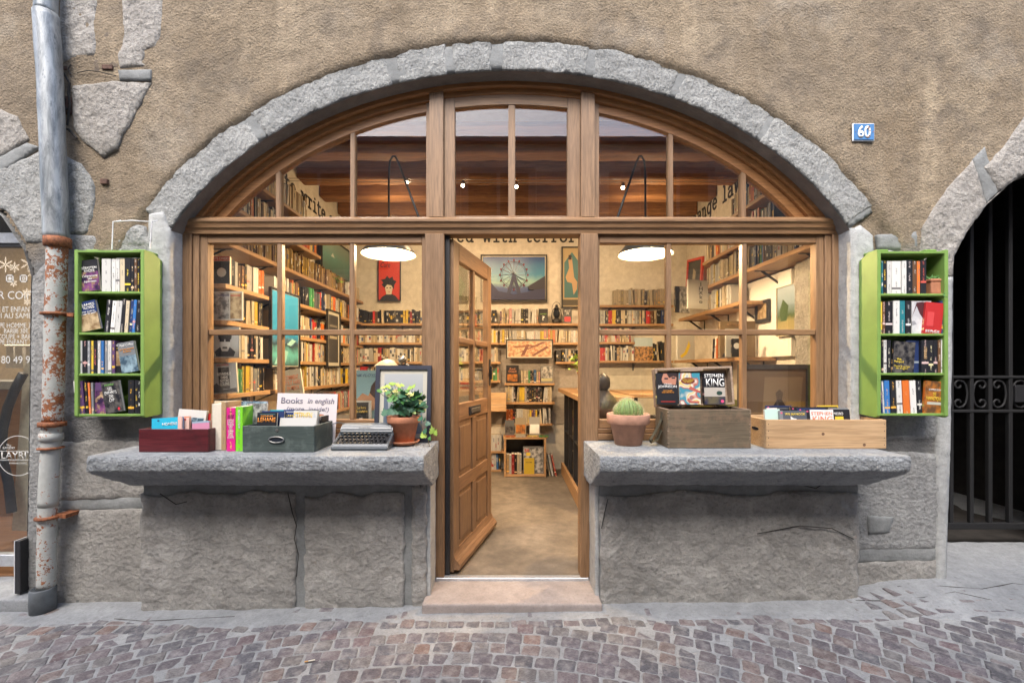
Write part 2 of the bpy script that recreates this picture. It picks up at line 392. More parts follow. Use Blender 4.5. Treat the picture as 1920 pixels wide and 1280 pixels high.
# typewriter-style stroke alphabet (x-height 1, unit stems)
def arcp(cx, cy, rx, ry, a0, a1, n=9):
    return [(cx + rx * math.cos(R(a0 + (a1 - a0) * i / n)), cy + ry * math.sin(R(a0 + (a1 - a0) * i / n))) for i in range(n + 1)]
GL = {
 'o': (1.0, [arcp(.5, .5, .4, .5, 0, 360, 16)]),
 'e': (1.0, [arcp(.5, .5, .4, .5, -40, -350, 14) + [(.1, .52)][:0], [(.1, .53), (.9, .53)]]),
 'c': (.95, [arcp(.5, .5, .4, .5, 40, 320, 14), [(.82, .8), (.82, .98)]]),
 'a': (1.0, [arcp(.45, .75, .33, .25, 160, 20, 6) + [(.78, .6), (.78, .08), (.98, 0)], [(.78, .56)] + arcp(.45, .28, .34, .28, 80, 300, 9) + [(.78, .18)]]),
 'd': (1.05, [arcp(.45, .5, .36, .5, 40, 320, 14), [(.6, 1.5), (.8, 1.5), (.8, 0), (1, 0)]]),
 'g': (1.05, [arcp(.45, .5, .36, .5, 30, 330, 14), [(1, 1), (.8, 1), (.8, -.3)] + arcp(.45, -.25, .35, .25, 0, -150, 7)]),
 't': (.9, [[(.35, 1.4), (.35, .2)] + arcp(.58, .2, .23, .2, 180, 330, 6), [(.08, 1), (.78, 1)]]),
 'l': (.9, [[(.2, 1.5), (.45, 1.5), (.45, 0)], [(.1, 0), (.8, 0)]]),
 'i': (.85, [[(.15, 1), (.45, 1), (.45, 0)], [(.1, 0), (.8, 0)], [(.43, 1.38), (.47, 1.42)]]),
 'r': (1.0, [[(.1, 1), (.35, 1), (.35, 0)], [(.1, 0), (.65, 0)], [(.35, .65)] + arcp(.68, .65, .3, .33, 150, 40, 5)]),
 'n': (1.1, [[(.05, 1), (.25, 1), (.25, 0)], [(.05, 0), (.45, 0)], [(.25, .65)] + arcp(.53, .62, .28, .38, 160, 0, 7) + [(.81, 0)], [(.66, 0), (1.02, 0)]]),
 'h': (1.1, [[(.05, 1.5), (.25, 1.5), (.25, 0)], [(.05, 0), (.45, 0)], [(.25, .65)] + arcp(.53, .62, .28, .38, 160, 0, 7) + [(.81, 0)], [(.66, 0), (1.02, 0)]]),
 'w': (1.3, [[(0, 1), (.35, 1)], [(.17, 1), (.38, 0), (.65, .9), (.92, 0), (1.13, 1)], [(.95, 1), (1.3, 1)]]),
 's': (.9, [arcp(.45, .74, .32, .26, 20, 250, 8) + arcp(.45, .25, .33, .25, 70, -160, 8), [(.76, .78), (.76, .98)], [(.13, .22), (.13, .02)]]),
 'f': (.9, [[(.4, 0), (.4, 1.2)] + arcp(.65, 1.2, .25, .25, 180, 60, 5), [(.1, 1), (.75, 1)], [(.15, 0), (.7, 0)]]),
 ' ': (.8, []),
}
def stroke_text(s, hgt, wt, mat, parent, loc, rot, name='wall_lettering'):
    bm = bmesh.new(); cx = 0
    lay = 0
    for ch in s:
        adv, strokes = GL[ch]
        for st in strokes:
            for a, b in zip(st, st[1:]):
                A = Vector(((cx + a[0]) * hgt, 0, a[1] * hgt)); B = Vector(((cx + b[0]) * hgt, 0, b[1] * hgt))
                d = (B - A)
                if d.length < 1e-6: continue
                d.normalize(); n = Vector((-d.z, 0, d.x)) * wt / 2; e = d * wt * .3
                lay = (lay + 1) % 37; y0 = -.004 - lay * .00002
                f = [A - e - n, B + e - n, B + e + n, A - e + n]
                vs = [bm.verts.new((p.x, y0, p.z)) for p in f] + [bm.verts.new((p.x, 0, p.z)) for p in f]
                bm.faces.new(vs[:4])
                for i in range(4): bm.faces.new((vs[i], vs[i + 4], vs[(i + 1) % 4 + 4], vs[(i + 1) % 4]))
        cx += adv + .18
    bmesh.ops.recalc_face_normals(bm, faces=bm.faces[:])
    return obj(name, bm, mat, parent, loc=loc, rot=rot), cx * hgt

# ------------------------------------------------------------------ rough stone builders
def poly_dist(p, poly):
    d = 9
    for i in range(len(poly)):
        a = poly[i]; b = poly[(i + 1) % len(poly)]
        abx, abz = b[0] - a[0], b[1] - a[1]; L = abx * abx + abz * abz + 1e-12
        t = max(0, min(1, ((p[0] - a[0]) * abx + (p[1] - a[1]) * abz) / L))
        q = math.hypot(p[0] - a[0] - t * abx, p[1] - a[1] - t * abz)
        if q < d: d = q
    return d
def rag(poly, step=.03, j=.006, seed=0):
    out = []
    for i in range(len(poly)):
        a = poly[i]; b = poly[(i + 1) % len(poly)]; L = math.hypot(b[0] - a[0], b[1] - a[1]); n = max(1, int(L / step))
        for k in range(n):
            t = k / n; x = a[0] + (b[0] - a[0]) * t; z = a[1] + (b[1] - a[1]) * t
            out.append((x + j * fbm(x * 14 + seed, z * 14, 3.1, 3), z + j * fbm(x * 14, z * 14 + seed, 8.7, 3)))
    return out
def patch(name, poly, yf, mat, parent, cell=.022, amp=.004, rd=.014, depth=.035, j=.006, freq=22, warp=0, seed=0):
    poly = rag(poly, .03, j, seed) if j else poly
    bm = bmesh.new(); vs = [bm.verts.new((p[0], yf, p[1])) for p in poly]
    f = bm.faces.new(vs); f.normal_update()
    xs = [p[0] for p in poly]; zs = [p[1] for p in poly]
    x = min(xs) + cell
    while x < max(xs):
        bmesh.ops.bisect_plane(bm, geom=bm.verts[:] + bm.edges[:] + bm.faces[:], plane_co=(x, 0, 0), plane_no=(1, 0, 0)); x += cell
    z = min(zs) + cell
    while z < max(zs):
        bmesh.ops.bisect_plane(bm, geom=bm.verts[:] + bm.edges[:] + bm.faces[:], plane_co=(0, 0, z), plane_no=(0, 0, 1)); z += cell
    for v in bm.verts:
        d = poly_dist((v.co.x, v.co.z), poly); k = 1 - sm(0, rd, d)
        a = (.25 + .75 * sm(0, rd * 2, d))
        v.co.y = yf + rd * .6 * k * k + a * (amp * fbm(v.co.x * freq, v.co.z * freq, seed + 2, 3) + warp * fbm(v.co.x * 4, v.co.z * 4, seed + 9, 2))
    be = [e for e in bm.edges if e.is_boundary]
    r = bmesh.ops.extrude_edge_only(bm, edges=be)
    for v in r['geom']:
        if isinstance(v, bmesh.types.BMVert): v.co.y = yf + depth
    bmesh.ops.recalc_face_normals(bm, faces=bm.faces[:])
    c = Vector((sum(xs) / len(xs), yf - 1, sum(zs) / len(zs)))
    fm = max(bm.faces, key=lambda q: q.calc_area() if abs(q.normal.y) > .5 else 0)
    if fm.normal.y > 0: bmesh.ops.reverse_faces(bm, faces=bm.faces[:])
    return obj(name, bm, mat, parent, smooth=True)
def rough_solid(name, bm, mat, parent, cell=.03, amp=.006, freq=16, bev=.012, lowamp=0):
    """displace a closed bmesh cut into small cells"""
    if bev: bmesh.ops.bevel(bm, geom=bm.edges[:], offset=bev, segments=2, affect='EDGES', profile=.5)
    for ax in range(3):
        cs = [v.co[ax] for v in bm.verts]; lo, hi = min(cs), max(cs); x = lo + cell
        while x < hi - cell * .3:
            co = [0, 0, 0]; no = [0, 0, 0]; co[ax] = x; no[ax] = 1
            bmesh.ops.bisect_plane(bm, geom=bm.verts[:] + bm.edges[:] + bm.faces[:], plane_co=co, plane_no=no); x += cell
    bm.normal_update(); new = []
    for v in bm.verts:
        p = v.co; a = amp * fbm(p.x * freq, p.y * freq, p.z * freq, 3) + lowamp * fbm(p.x * 3, p.y * 3, p.z * 3, 2)
        new.append(p + v.normal * a)
    for v, c in zip(bm.verts, new): v.co = c
    return obj(name, bm, mat, parent, smooth=True)

# ================================================================== STREET
W = 2.8                       # wall face
def pw(px, py, Y=W): return (X_(px, Y), Z_(py, Y))
street = tag(bpy.data.objects.new('street', None), kind='structure')
bm = bmesh.new()
nx, ny = 60, 34
def ground_sheet(bm, x0, x1, y0, y1, nx, ny, zf):
    V = [[bm.verts.new((x0 + (x1 - x0) * i / nx, y0 + (y1 - y0) * j / ny, 0)) for i in range(nx + 1)] for j in range(ny + 1)]
    for row in V:
        for v in row: v.co.z = zf(v.co.x, v.co.y)
    for j in range(ny):
        for i in range(nx): bm.faces.new((V[j][i], V[j][i + 1], V[j + 1][i + 1], V[j + 1][i]))
ground_sheet(bm, -12, 12, -1.5, 5.5, 240, 70, lambda x, y: zg(x, y) + .0068 + .0018 * fbm(x * 2.3, y * 2.3, 4, 2))
street = tag(obj('street', bm, M_joint, smooth=True), kind='structure')
bm = bmesh.new(); ground_sheet(bm, -60, 60, -60, 60, 12, 12, lambda x, y: -.25)
tag(obj('ground', bm, M_concrete), kind='structure')

# pavement: worn concrete strip along the wall with a ragged edge over the cobbles
def pz(x, y):
    e = 2.50 + .05 * fbm(x * 1.6, 3, 0, 3) - .10 * sm(1.2, 2.6, x) + .05 * sm(-1.8, -2.8, x)
    return zg(x, y) + .0135 + .004 * fbm(x * 3, y * 3, 1, 3) - .05 * sm(.035, -.05, y - e) 
bm = bmesh.new(); ground_sheet(bm, -4.2, 4.2, 2.30, 2.95, 420, 44, pz)
pav = tag(obj('pavement', bm, M_concrete, smooth=True), kind='structure')
bm = bmesh.new()
for pts in ([(2.35, 2.72), (2.6, 2.70), (2.8, 2.66), (3.05, 2.72), (3.3, 2.62)], [(2.05, 2.66), (2.2, 2.62), (2.4, 2.6), (2.62, 2.64), (2.75, 2.56)], [(-2.3, 2.6), (-2.1, 2.57), (-1.6, 2.6)]):
    bm = bmesh.new(); P3 = [(x, y, pz(x, y) - .0015) for x, y in pts]; tube(bm, P3, .0035, 5); obj('crack', bm, M_dark, pav)
# raised stone threshold in front of the passage and of the neighbouring shop
bm = bmesh.new(); prism(bm, [(2.60, .09), (2.70, .135), (3.22, .205), (3.22, 0), (2.60, 0)], 2.712, 4.4, 'x')
rough_solid('passage_sill', bm, M_concrete, pav, .05, .006, 10, .01)
bm = bmesh.new(); prism(bm, [(-4.2, -.05), (-2.86, -.05), (-2.86, .06), (-4.2, .06)], 2.69, 3.0)
rough_solid('shop_step', bm, M_concrete, pav, .05, .005, 10, .01)

# cobbles
cob_cols = [((.145, .128, .14), 32), ((.17, .142, .148), 24), ((.19, .148, .138), 10), ((.21, .14, .118), 3), ((.125, .122, .135), 28), ((.18, .168, .165), 14), ((.155, .11, .115), 5)]
def pick(cs):
    t = rnd.random() * sum(w for _, w in cs)
    for c, w in cs:
        t -= w
        if t <= 0: break
    k = rnd.uniform(.82, 1.22); return tuple(min(1, x * k) for x in c)
def cobble_rings(w, d, r):
    pts = []
    for sx, sy in ((1, 1), (-1, 1), (-1, -1), (1, -1)):
        cx, cy = sx * w / 2 + r.uniform(-.005, .005), sy * d / 2 + r.uniform(-.005, .005)
        q = r.uniform(.004, .010)
        if sx * sy > 0: pts += [(cx, cy - sy * q), (cx - sx * q, cy)]
        else: pts += [(cx - sx * q, cy), (cx, cy - sy * q)]
    top = r.uniform(.008, .012)
    tl = (r.uniform(-.03, .03), r.uniform(-.03, .03))
    ring = lambda k, z: [(x * k, y * k, z + (tl[0] * x + tl[1] * y if z > 0 else 0)) for x, y in pts]
    return [ring(1, -.03), ring(1, top * .55), ring(.96, top * .9), ring(.88, top)], top * 1.05
def cobble_into(bm, rings, top, M=None, col=None, lay=None):
    rr = []
    for ring in rings: rr.append([bm.verts.new(M @ Vector(p) if M is not None else p) for p in ring])
    fs = []
    for a, b in zip(rr, rr[1:]):
        for i in range(8): fs.append(bm.faces.new((a[i], a[(i + 1) % 8], b[(i + 1) % 8], b[i])))
    fs.append(bm.faces.new(rr[-1]))
    if lay is not None:
        for f in fs:
            for l in f.loops: l[lay] = (*col, 1)
cvar = []
for k in range(14):
    w = (.074, .080, .085, .090, .072, .082, .096)[k % 7]; d = .080 + .0025 * (k % 3)
    rg = cobble_rings(w, d, rnd); b = bmesh.new(); cobble_into(b, *rg)
    cvar.append((w, d, rg, mesh_of(b, 'cobblestone', M_cob, True)))
cobs = []
def lay_row(pt, L, keep):
    u = rnd.uniform(0, .08)
    while u < L:
        k = rnd.randrange(14); w = cvar[k][0]; u += w / 2; x, y, a = pt(u)
        if keep(x, y): cobs.append((x + rnd.uniform(-.003, .003), y + rnd.uniform(-.004, .004), a + rnd.uniform(-.06, .06), k))
        u += w / 2 + rnd.uniform(.008, .013)
for q in range(3): lay_row(lambda u: (-4.3 + u, 2.500 + q * .09 + .008 * math.sin(u * 2), 0), 8.6, lambda x, y: True)
AX, AY = -.35, -.75
for q in range(5, 68):
    r_ = q * .0895
    lay_row(lambda u: (AX - r_ * math.cos(u / r_), AY + r_ * math.sin(u / r_) , math.pi / 2 - u / r_), math.pi * r_, lambda x, y: abs(x) < 4.3 and y < 2.46 - .015 and y > -1.4)
    if r_ < .9: lay_row(lambda u: (AX + r_ * math.cos(u / r_), AY - r_ * math.sin(u / r_), -math.pi / 2 - u / r_), math.pi * r_, lambda x, y: y > -1.4)
vis = [c for c in cobs if c[1] > 2.0 and abs(c[0]) < c[1] * 1.145 and c[1] < 2.56]
vis.sort(key=lambda c: c[1]); near = set(id(c) for c in vis[:300])
sb = bmesh.new(); lay = sb.loops.layers.float_color.new('Col')
for c in cobs:
    x, y, a, k = c; z = zg(x, y) + rnd.uniform(-.002, .002); col = pick(cob_cols)
    if id(c) in near:
        inst('cobblestone', cvar[k][3], street, (x, y, z), (0, 0, a), col)
    else:
        cobble_into(sb, *cvar[k][2], M=Matrix.Translation((x, y, z)) @ Matrix.Rotation(a, 4, 'Z'), col=col, lay=lay)
tag(obj('cobblestones', sb, M_cobs, street, smooth=True), kind='stuff')
# small litter on the cobbles
bm = bmesh.new(); lathe(bm, [(.004, 0), (.007, .001), (.004, .002)], 8, Matrix.Translation((1.345, 2.085, zg(1.34, 2.09) + .015)))
tag(obj('bottle_cap', bm, M_white), 'tiny white disc of litter lying on the cobbles at the right', 'litter')

for x, y, a, l in ((-.985, 2.185, .3, 'pale cigarette butt lying on the cobbles left of the doorstep'),):
    cg = tag(empty('cigarette_butt', (x, y, zg(x, y) + .018), (0, R(90), a)), l, 'litter'); bm = bmesh.new(); lathe(bm, [(.0035, 0), (.0035, .03)], 8); obj('paper_tube', bm, F((.6, .55, .45)), cg); bm = bmesh.new(); lathe(bm, [(.0036, -.018), (.0036, -.0005)], 8); obj('filter_tip', bm, F((.5, .28, .1)), cg)
gb = bmesh.new()
for _ in range(420):
    x, y = rnd.uniform(-3, 3), rnd.uniform(1.95, 2.72); r = rnd.uniform(.0012, .0035); z = max(pz(x, y), zg(x, y) + .007) + r * .3
    m = Matrix.Translation((x, y, z)) @ Matrix.Rotation(rnd.uniform(0, 3), 4, 'Z'); bx(gb, -r, r, -r * .7, r * .7, -r * .5, r * .5, 0, m)
tag(obj('grit', gb, M_joint, pav), kind='stuff')

# ================================================================== BUILDING
bld = tag(empty('stone_building', (0, W, 0)), 'old stone building with tan lime render around a wide limestone shop arch', 'building')
bld.location = (0, 0, 0)
EC, EA, EB = 1.5, 2.387, 1.817
def ell(t, r=0):
    x, z = EA * math.cos(t), EB * math.sin(t); nx, nz = EB * math.cos(t), EA * math.sin(t); L = math.hypot(nx, nz)
    return (x + nx / L * r, EC + z + nz / L * r)
TS = math.asin((2.31 - EC) / EB)                 # spring angle
def tX(x): return math.acos(max(-1, min(1, x / EA)))
ARC = [TS + (math.pi - 2 * TS) * i / 64 for i in range(65)]
def arch_z(x, r=0):
    best = None; lo, hi = 0.0, math.pi
    for _ in range(40):
        m = (lo + hi) / 2
        if ell(m, r)[0] > x: lo = m
        else: hi = m
    return ell((lo + hi) / 2, r)[1]
left_open = [pw(-230, 300), pw(-120, 330), pw(-50, 362), pw(7, 407), pw(47, 468), pw(62, 519), pw(60, 580), pw(59, 700), pw(56, 900), pw(54, 1000), pw(50, 1140)]
right_open = [pw(1771, 1105), pw(1776, 900), pw(1780, 700), pw(1782, 505), pw(1786, 481), pw(1807, 440), pw(1841, 390), pw(1888, 347), pw(1920, 324), pw(1990, 293), pw(2090, 270)]
def interp(poly, q, key=1, val=0):
    pts = sorted(poly, key=lambda p: p[key])
    if q <= pts[0][key]: return pts[0][val]
    for a, b in zip(pts, pts[1:]):
        if q <= b[key]:
            return a[val] + (b[val] - a[val]) * (q - a[key]) / (b[key] - a[key] + 1e-9)
    return pts[-1][val]
def opened(x, z, m=.03):
    if abs(x) < 2.12 - m and z < 2.31: return True
    if abs(x) < 2.12 - m and z < arch_z(x) - m: return True
    if x < -2.6:
        lz = interp(left_open[:6], x, 0, 1) if x < left_open[5][0] else None
        if x < left_open[5][0] and z < interp(left_open[:6][::-1], x, 0, 1) - m: return True
        if z < left_open[5][1] and x < interp(left_open[5:], z) - m: return True
    if x > 2.6:
        if x > right_open[3][0] and z < interp(right_open[3:], x, 0, 1) - m: return True
        if z < right_open[3][1] and x > interp(right_open[:4], z) + m: return True
    return False
def th(t): return .185 + .02 * sm(.3, 1.1, abs(t - math.pi / 2))
def ring_dist(x, z):
    if z < 2.1: return 9
    t = math.atan2((z - EC) / EB, x / EA); p = ell(t, th(t)); q = math.hypot(p[0], p[1] - EC) - math.hypot(x, z - EC)
    return -q * .93
c = .017; x0, x1, z0, z1 = -3.9, 3.9, -.06, 3.95
NX, NZ = int((x1 - x0) / c), int((z1 - z0) / c)
bm = bmesh.new(); V = {}
def gv(i, j):
    if (i, j) not in V:
        x, z = x0 + i * c, z0 + j * c
        y = W + .012 * fbm(x * 1.3, z * 1.3, 5, 3) + .004 * fbm(x * 4.5, z * 4.5, 8, 2) + .0055 * fbm(x * 12, z * 12, 1, 3)
        if z > 2.1 and abs(x) < 2.6:
            d = ring_dist(x, z) + .010 * fbm(x * 7, z * 7, 4, 3)
            if d < .2: y += -.016 * sm(-.012, .016, d) * (1 - sm(.03, .2, d)) + .022 * (1 - sm(-.030, -.004, d))
        V[i, j] = bm.verts.new((x, y + .002, z))
    return V[i, j]
for i in range(NX):
    for j in range(NZ):
        if not opened(x0 + (i + .5) * c, z0 + (j + .5) * c, -.03): bm.faces.new((gv(i, j), gv(i + 1, j), gv(i + 1, j + 1), gv(i, j + 1)))
wall = obj('wall', bm, M_plaster, bld, smooth=True)
# core of the wall behind the render, and the storeys above
bm = bmesh.new()
for s in (-1, 1):
    pts = [(s * 2.62, -.05), (s * 2.135, -.05), (s * 2.135, 2.31)] + [ell(t) for t in (ARC[:33] if s > 0 else ARC[::-1][:33])][1:] + [(0, 3.95), (s * 2.62, 3.95)]
    prism(bm, pts, 2.84, 3.02)
bx(bm, -12, 12, 2.803, 3.2, 3.94, 7.5)
for s in (-1, 1): bx(bm, s * 2.3 if s > 0 else -2.62, s * 2.62 if s > 0 else -2.3, 2.85, 3.4, -.05, 3.95)
bx(bm, -12, -3.89, 2.803, 3.2, -.05, 3.95); bx(bm, 3.89, 12, 2.803, 3.2, -.05, 3.95)
bx(bm, 2.62, 3.89, 2.84, 3.02, 3.1, 3.95); bx(bm, -3.89, -2.62, 2.84, 3.02, 3.0, 3.95)
obj('wall_core', bm, M_plaster, bld)
for xw in (-2.4, 0, 2.4):
    bm = bmesh.new(); bx(bm, xw - .5, xw + .5, 2.78, 2.80, 4.9, 6.3)
    w = obj('window', bm, M_shutter, bld); bm = bmesh.new(); bx(bm, xw - .42, xw + .42, 2.77, 2.779, 4.98, 6.22); obj('pane', bm, M_darkglass, w)

# soffit of the arch and reveals
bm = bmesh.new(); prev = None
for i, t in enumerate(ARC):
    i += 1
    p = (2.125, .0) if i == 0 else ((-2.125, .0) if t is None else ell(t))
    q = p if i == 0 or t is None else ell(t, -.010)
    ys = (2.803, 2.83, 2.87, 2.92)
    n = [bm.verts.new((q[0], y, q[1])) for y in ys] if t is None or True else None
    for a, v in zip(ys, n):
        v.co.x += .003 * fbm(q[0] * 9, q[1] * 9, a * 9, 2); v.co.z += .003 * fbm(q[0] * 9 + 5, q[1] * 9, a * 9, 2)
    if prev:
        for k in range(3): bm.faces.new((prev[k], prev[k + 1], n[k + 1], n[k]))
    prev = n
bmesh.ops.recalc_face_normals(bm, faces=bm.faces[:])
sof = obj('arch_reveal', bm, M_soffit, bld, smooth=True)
for s in (-1, 1):
    bm = bmesh.new(); bx(bm, s * 2.124 if s > 0 else -2.16, 2.16 if s > 0 else -2.124, 2.796, 2.92, .97, 2.325)
    rough_solid('jamb_reveal', bm, M_whitejamb, bld, .03, .0035, 12, .004)
# mortar bed and voussoirs
def th(t): return .185 + .02 * sm(.3, 1.1, abs(t - math.pi / 2))
def ring_poly(ta, tb, r0=0, rf=th, ra=None, sk=(0, 0)):
    n = max(3, int(abs(tb - ta) / .05)); ts = [ta + (tb - ta) * i / n for i in range(n + 1)]
    inn = [ell(t, r0) for t in ts]
    out = [ell(t + (sk[0] * (1 - i / n) + sk[1] * i / n), rf(t)) for i, t in enumerate(ts)]
    return inn + out[::-1]
bed = ring_poly(TS + .01, math.pi - TS - .01, .006, lambda t: th(t) - .012)
patch('mortar_bed', bed, W + .005, M_mortar, bld, .03, .003, .01, .03, .004)
joints = [-1.55, -.715, -.375, -.088, .49, 1.015, 1.55]
halfg = [.030, .022, .024, .030, .024, .016, .018]
ts = [math.pi - TS - .015] + [tX(x) for x in joints] + [TS + .03]
for i in range(len(ts) - 1):
    g0 = halfg[i - 1] / 2.1 if i > 0 else 0; g1 = halfg[i] / 2.1 if i < len(joints) else 0
    sk = (rnd.uniform(-.008, .008), rnd.uniform(-.008, .008))
    bump_ = rnd.uniform(-.008, .012)
    patch('voussoir', ring_poly(ts[i] - g0, ts[i + 1] + g1, 0, lambda t: th(t) + bump_ * math.sin(t * 9), sk=sk), W + .001, M_lime, bld, .018, .006, .008, .06, .012, 26, .005, seed=i * 3)
# jamb stones beside the shop window
patch('jamb_stone', [pw(280, 402), pw(306, 396), (-2.122, 2.30), (-2.122, 1.0), pw(286, 840), pw(286, 640), pw(276, 520)], W - .012, M_whitejamb, bld, .022, .006, .014, .05, .006, 18)
patch('jamb_stone', [(2.128, 2.30), pw(1612, 422), pw(1636, 442), pw(1640, 560), pw(1634, 700), pw(1638, 840), (2.128, .98)], W - .012, M_whitejamb, bld, .022, .006, .014, .05, .006, 18, seed=5)
# exposed blocks either side (left pier of wall, right pier of wall)
LB = [([(108, 440), (292, 444), (286, 600), (290, 782), (110, 790)], M_greystone), ([(112, 826), (300, 822), (300, 932), (112, 938)], M_gritstone), ([(108, 956), (300, 950), (300, 1140), (104, 1142)], M_gritstone),
      ([(1650, 470), (1768, 470), (1772, 640), (1770, 822), (1650, 826)], M_greystone), ([(1600, 848), (1700, 846), (1770, 850), (1768, 1026), (1690, 1032), (1600, 1030)], M_greystone), ([(1600, 1052), (1680, 1048), (1766, 1046), (1766, 1112), (1600, 1112)], M_gritstone)]
for i, (p, m) in enumerate(LB): patch('stone_block', [pw(*q) for q in p], W - .012, m, bld, .024, .007, .018, .05, .010, 18, seed=20 + i)
patch('mortar_patch', [pw(*q) for q in [(1645, 440), (1720, 434), (1722, 470), (1648, 470)]], W - .008, M_mortar, bld, .03, .003, .01, .03)
patch('mortar_patch', [pw(*q) for q in [(108, 934), (300, 930), (300, 954), (108, 960)]], W - .006, M_mortar, bld, .03, .003, .01, .03)
patch('mortar_patch', [pw(*q) for q in [(1600, 1026), (1768, 1022), (1768, 1052), (1600, 1056)]], W - .008, M_mortar, bld, .03, .003, .01, .03)
patch('mortar_patch', [pw(*q) for q in [(1622, 965), (1672, 966), (1664, 996), (1625, 1000)]], W - .022, M_mortar, bld, .02, .004, .01, .03)
# exposed stones in the render, upper left
UP = [([(113, 0 - 60), (184, -60), (182, 103), (137, 113), (112, 126)], M_warmstone), ([(230, -60), (309, -60), (306, 52), (296, 89), (272, 96), (268, 117), (280, 126), (224, 129), (220, 103), (230, 86)], M_warmstone),
      ([(136, 160), (220, 153), (285, 157), (254, 213), (230, 254), (220, 279), (193, 296), (162, 272), (138, 241)], M_warmstone),
      ([(-40, 196), (0, 206), (34, 220), (55, 261), (21, 285), (-40, 320)], M_warmstone), ([(-60, 360), (-20, 325), (30, 305), (78, 284), (112, 300), (120, 400), (126, 446), (80, 456), (50, 455), (12, 395)], M_lime),
      ([(125, 292), (151, 306), (168, 327), (179, 351), (175, 406), (162, 440), (127, 440)], M_lime),
      ([(200, 462), (206, 432), (230, 420), (270, 424), (284, 464)], M_lime)]
for i, (p, m) in enumerate(UP): patch('stone_block', [pw(*q) for q in p], W - .014, m, bld, .020, .010, .02, .05, .009, 26, seed=40 + i)
patch('mortar_patch', [pw(*q) for q in [(186, -60), (228, -60), (227, 60), (221, 100), (226, 128), (150, 150), (140, 120), (183, 104)]], W - .003, M_brownmortar, bld, .03, .006, .012, .03, .008)
patch('mortar_patch', [pw(*q) for q in [(223, 133), (285, 132), (284, 153), (226, 152)]], W - .012, M_mortar, bld, .02, .002, .008, .03, .003)
patch('mortar_patch', [pw(*q) for q in [(-30, 312), (52, 268), (74, 276), (-10, 336)]], W - .010, M_mortar, bld, .02, .002, .008, .03, .003)
for (a, b, cc, d) in ((193, 123, 213, 132), (190, 336, 203, 346), (118, 126, 128, 133)):
    bm = bmesh.new(); p0, p1 = pw(a, d), pw(cc, b); bx(bm, p0[0], p1[0], W - .012, W + .03, p0[1], p1[1], .003); obj('brick', bm, M_brick, bld)
# cracks beside the pipe
bm = bmesh.new()
for pts, r in (([(120, 135), (130, 150), (135, 158), (133, 178), (136, 200), (133, 222), (131, 238)], .006), ([(122, 243), (134, 246), (142, 254), (149, 262)], .007), ([(138, 125), (133, 133), (137, 143)], .004), ([(150, 140), (170, 136), (190, 138), (222, 146)], .0025),
               ([(122, 185), (128, 190), (124, 200), (130, 210)], .012)):
    bm = bmesh.new(); tube(bm, [(pw(x, y)[0], W - .017, pw(x, y)[1]) for x, y in pts], r, 6); obj('crack', bm, M_dark, bld)
patch('cavity_shade', [pw(*q) for q in [(118, 183), (134, 184), (135, 214), (119, 216)]], W - .019, M_brick, bld, .02, .004, .006, .03)  # no hollow cut: dark patch whose colour stands in for the hole's shade
# ring stones of the passage arch at the right, and of the left arch
RA = [([(1920, 324), (1888, 347), (1870, 361), (1843, 315), (1880, 277), (1930, 205), (2060, 170), (2090, 270), (1990, 293)], 0), ([(1848, 384), (1829, 408), (1807, 440), (1786, 481), (1783, 520), (1728, 520), (1722, 470), (1726, 431), (1748, 392), (1773, 356), (1822, 303)], 1)]
for p, i in RA: patch('voussoir', [pw(*q) for q in p], W - .02, M_warmstone, bld, .022, .008, .018, .06, .008, 24, seed=60 + i)
patch('mortar_patch', [pw(*q) for q in [(1872, 358), (1848, 384), (1822, 300), (1845, 277)]], W - .008, M_mortar, bld, .02, .003, .008, .04)
patch('jamb_stone', [pw(*q) for q in [(1783, 520), (1781, 700), (1778, 860), (1773, 1000), (1770, 1104), (1752, 1104), (1752, 850), (1750, 520)]], W - .018, M_whitejamb, bld, .03, .004, .01, .05, .004, seed=71)
patch('jamb_stone', [pw(*q) for q in [(62, 519), (118, 460), (118, 800), (114, 1140), (50, 1140), (54, 1000), (59, 700)]], W - .012, M_greystone, bld, .022, .008, .012, .05, .004, seed=72)
for nm, op, yb in (('arch_reveal', left_open, 3.12), ('arch_reveal', right_open, 3.35)):
    bm = bmesh.new(); prev = None
    for p in op:
        n = [bm.verts.new((p[0], y, p[1])) for y in (W - .01, W + .05, W + .15, yb)]
        if prev:
            for k in range(3): bm.faces.new((prev[k], prev[k + 1], n[k + 1], n[k]))
        prev = n
    bmesh.ops.recalc_face_normals(bm, faces=bm.faces[:]); obj(nm, bm, M_warmstone if op is right_open else M_greystone, bld, smooth=False)

# piers under the ledges, ledges, doorstep
def pier(x0, x1, z1, ranges, mat, seed):
    bm = bmesh.new(); bx(bm, x0 + .004, x1 - .004, 2.697, 2.90, -.08, z1); rough_solid('pier_core', bm, M_mortar, bld, .05, .004, 12, .006)
    for k, (a, b, za, zb) in enumerate(ranges):
        patch('pier_stone', [(a, za), (b, za), (b, zb), (b - (b - a) * .3, zb + .012), (a + (b - a) * .6, zb - .018), (a + (b - a) * .3, zb + .014), (a + (b - a) * .12, zb - .02), (a, zb - .01)], 2.68, mat, bld, .018, .010, .014, .06, .014, 17, .012, seed + k)
LPX = lambda px: X_(px, 2.68)
pier(LPX(262), LPX(800), .765, [(LPX(262), LPX(553), -.09, .70), (LPX(570), LPX(757), -.09, .695), (LPX(772), LPX(799), -.09, .75)], M_gritstone, 80)
pier(LPX(1124), LPX(1614), .765, [(LPX(1126), LPX(1612), -.05, .70)], M_gritstone, 90)
bm = bmesh.new()
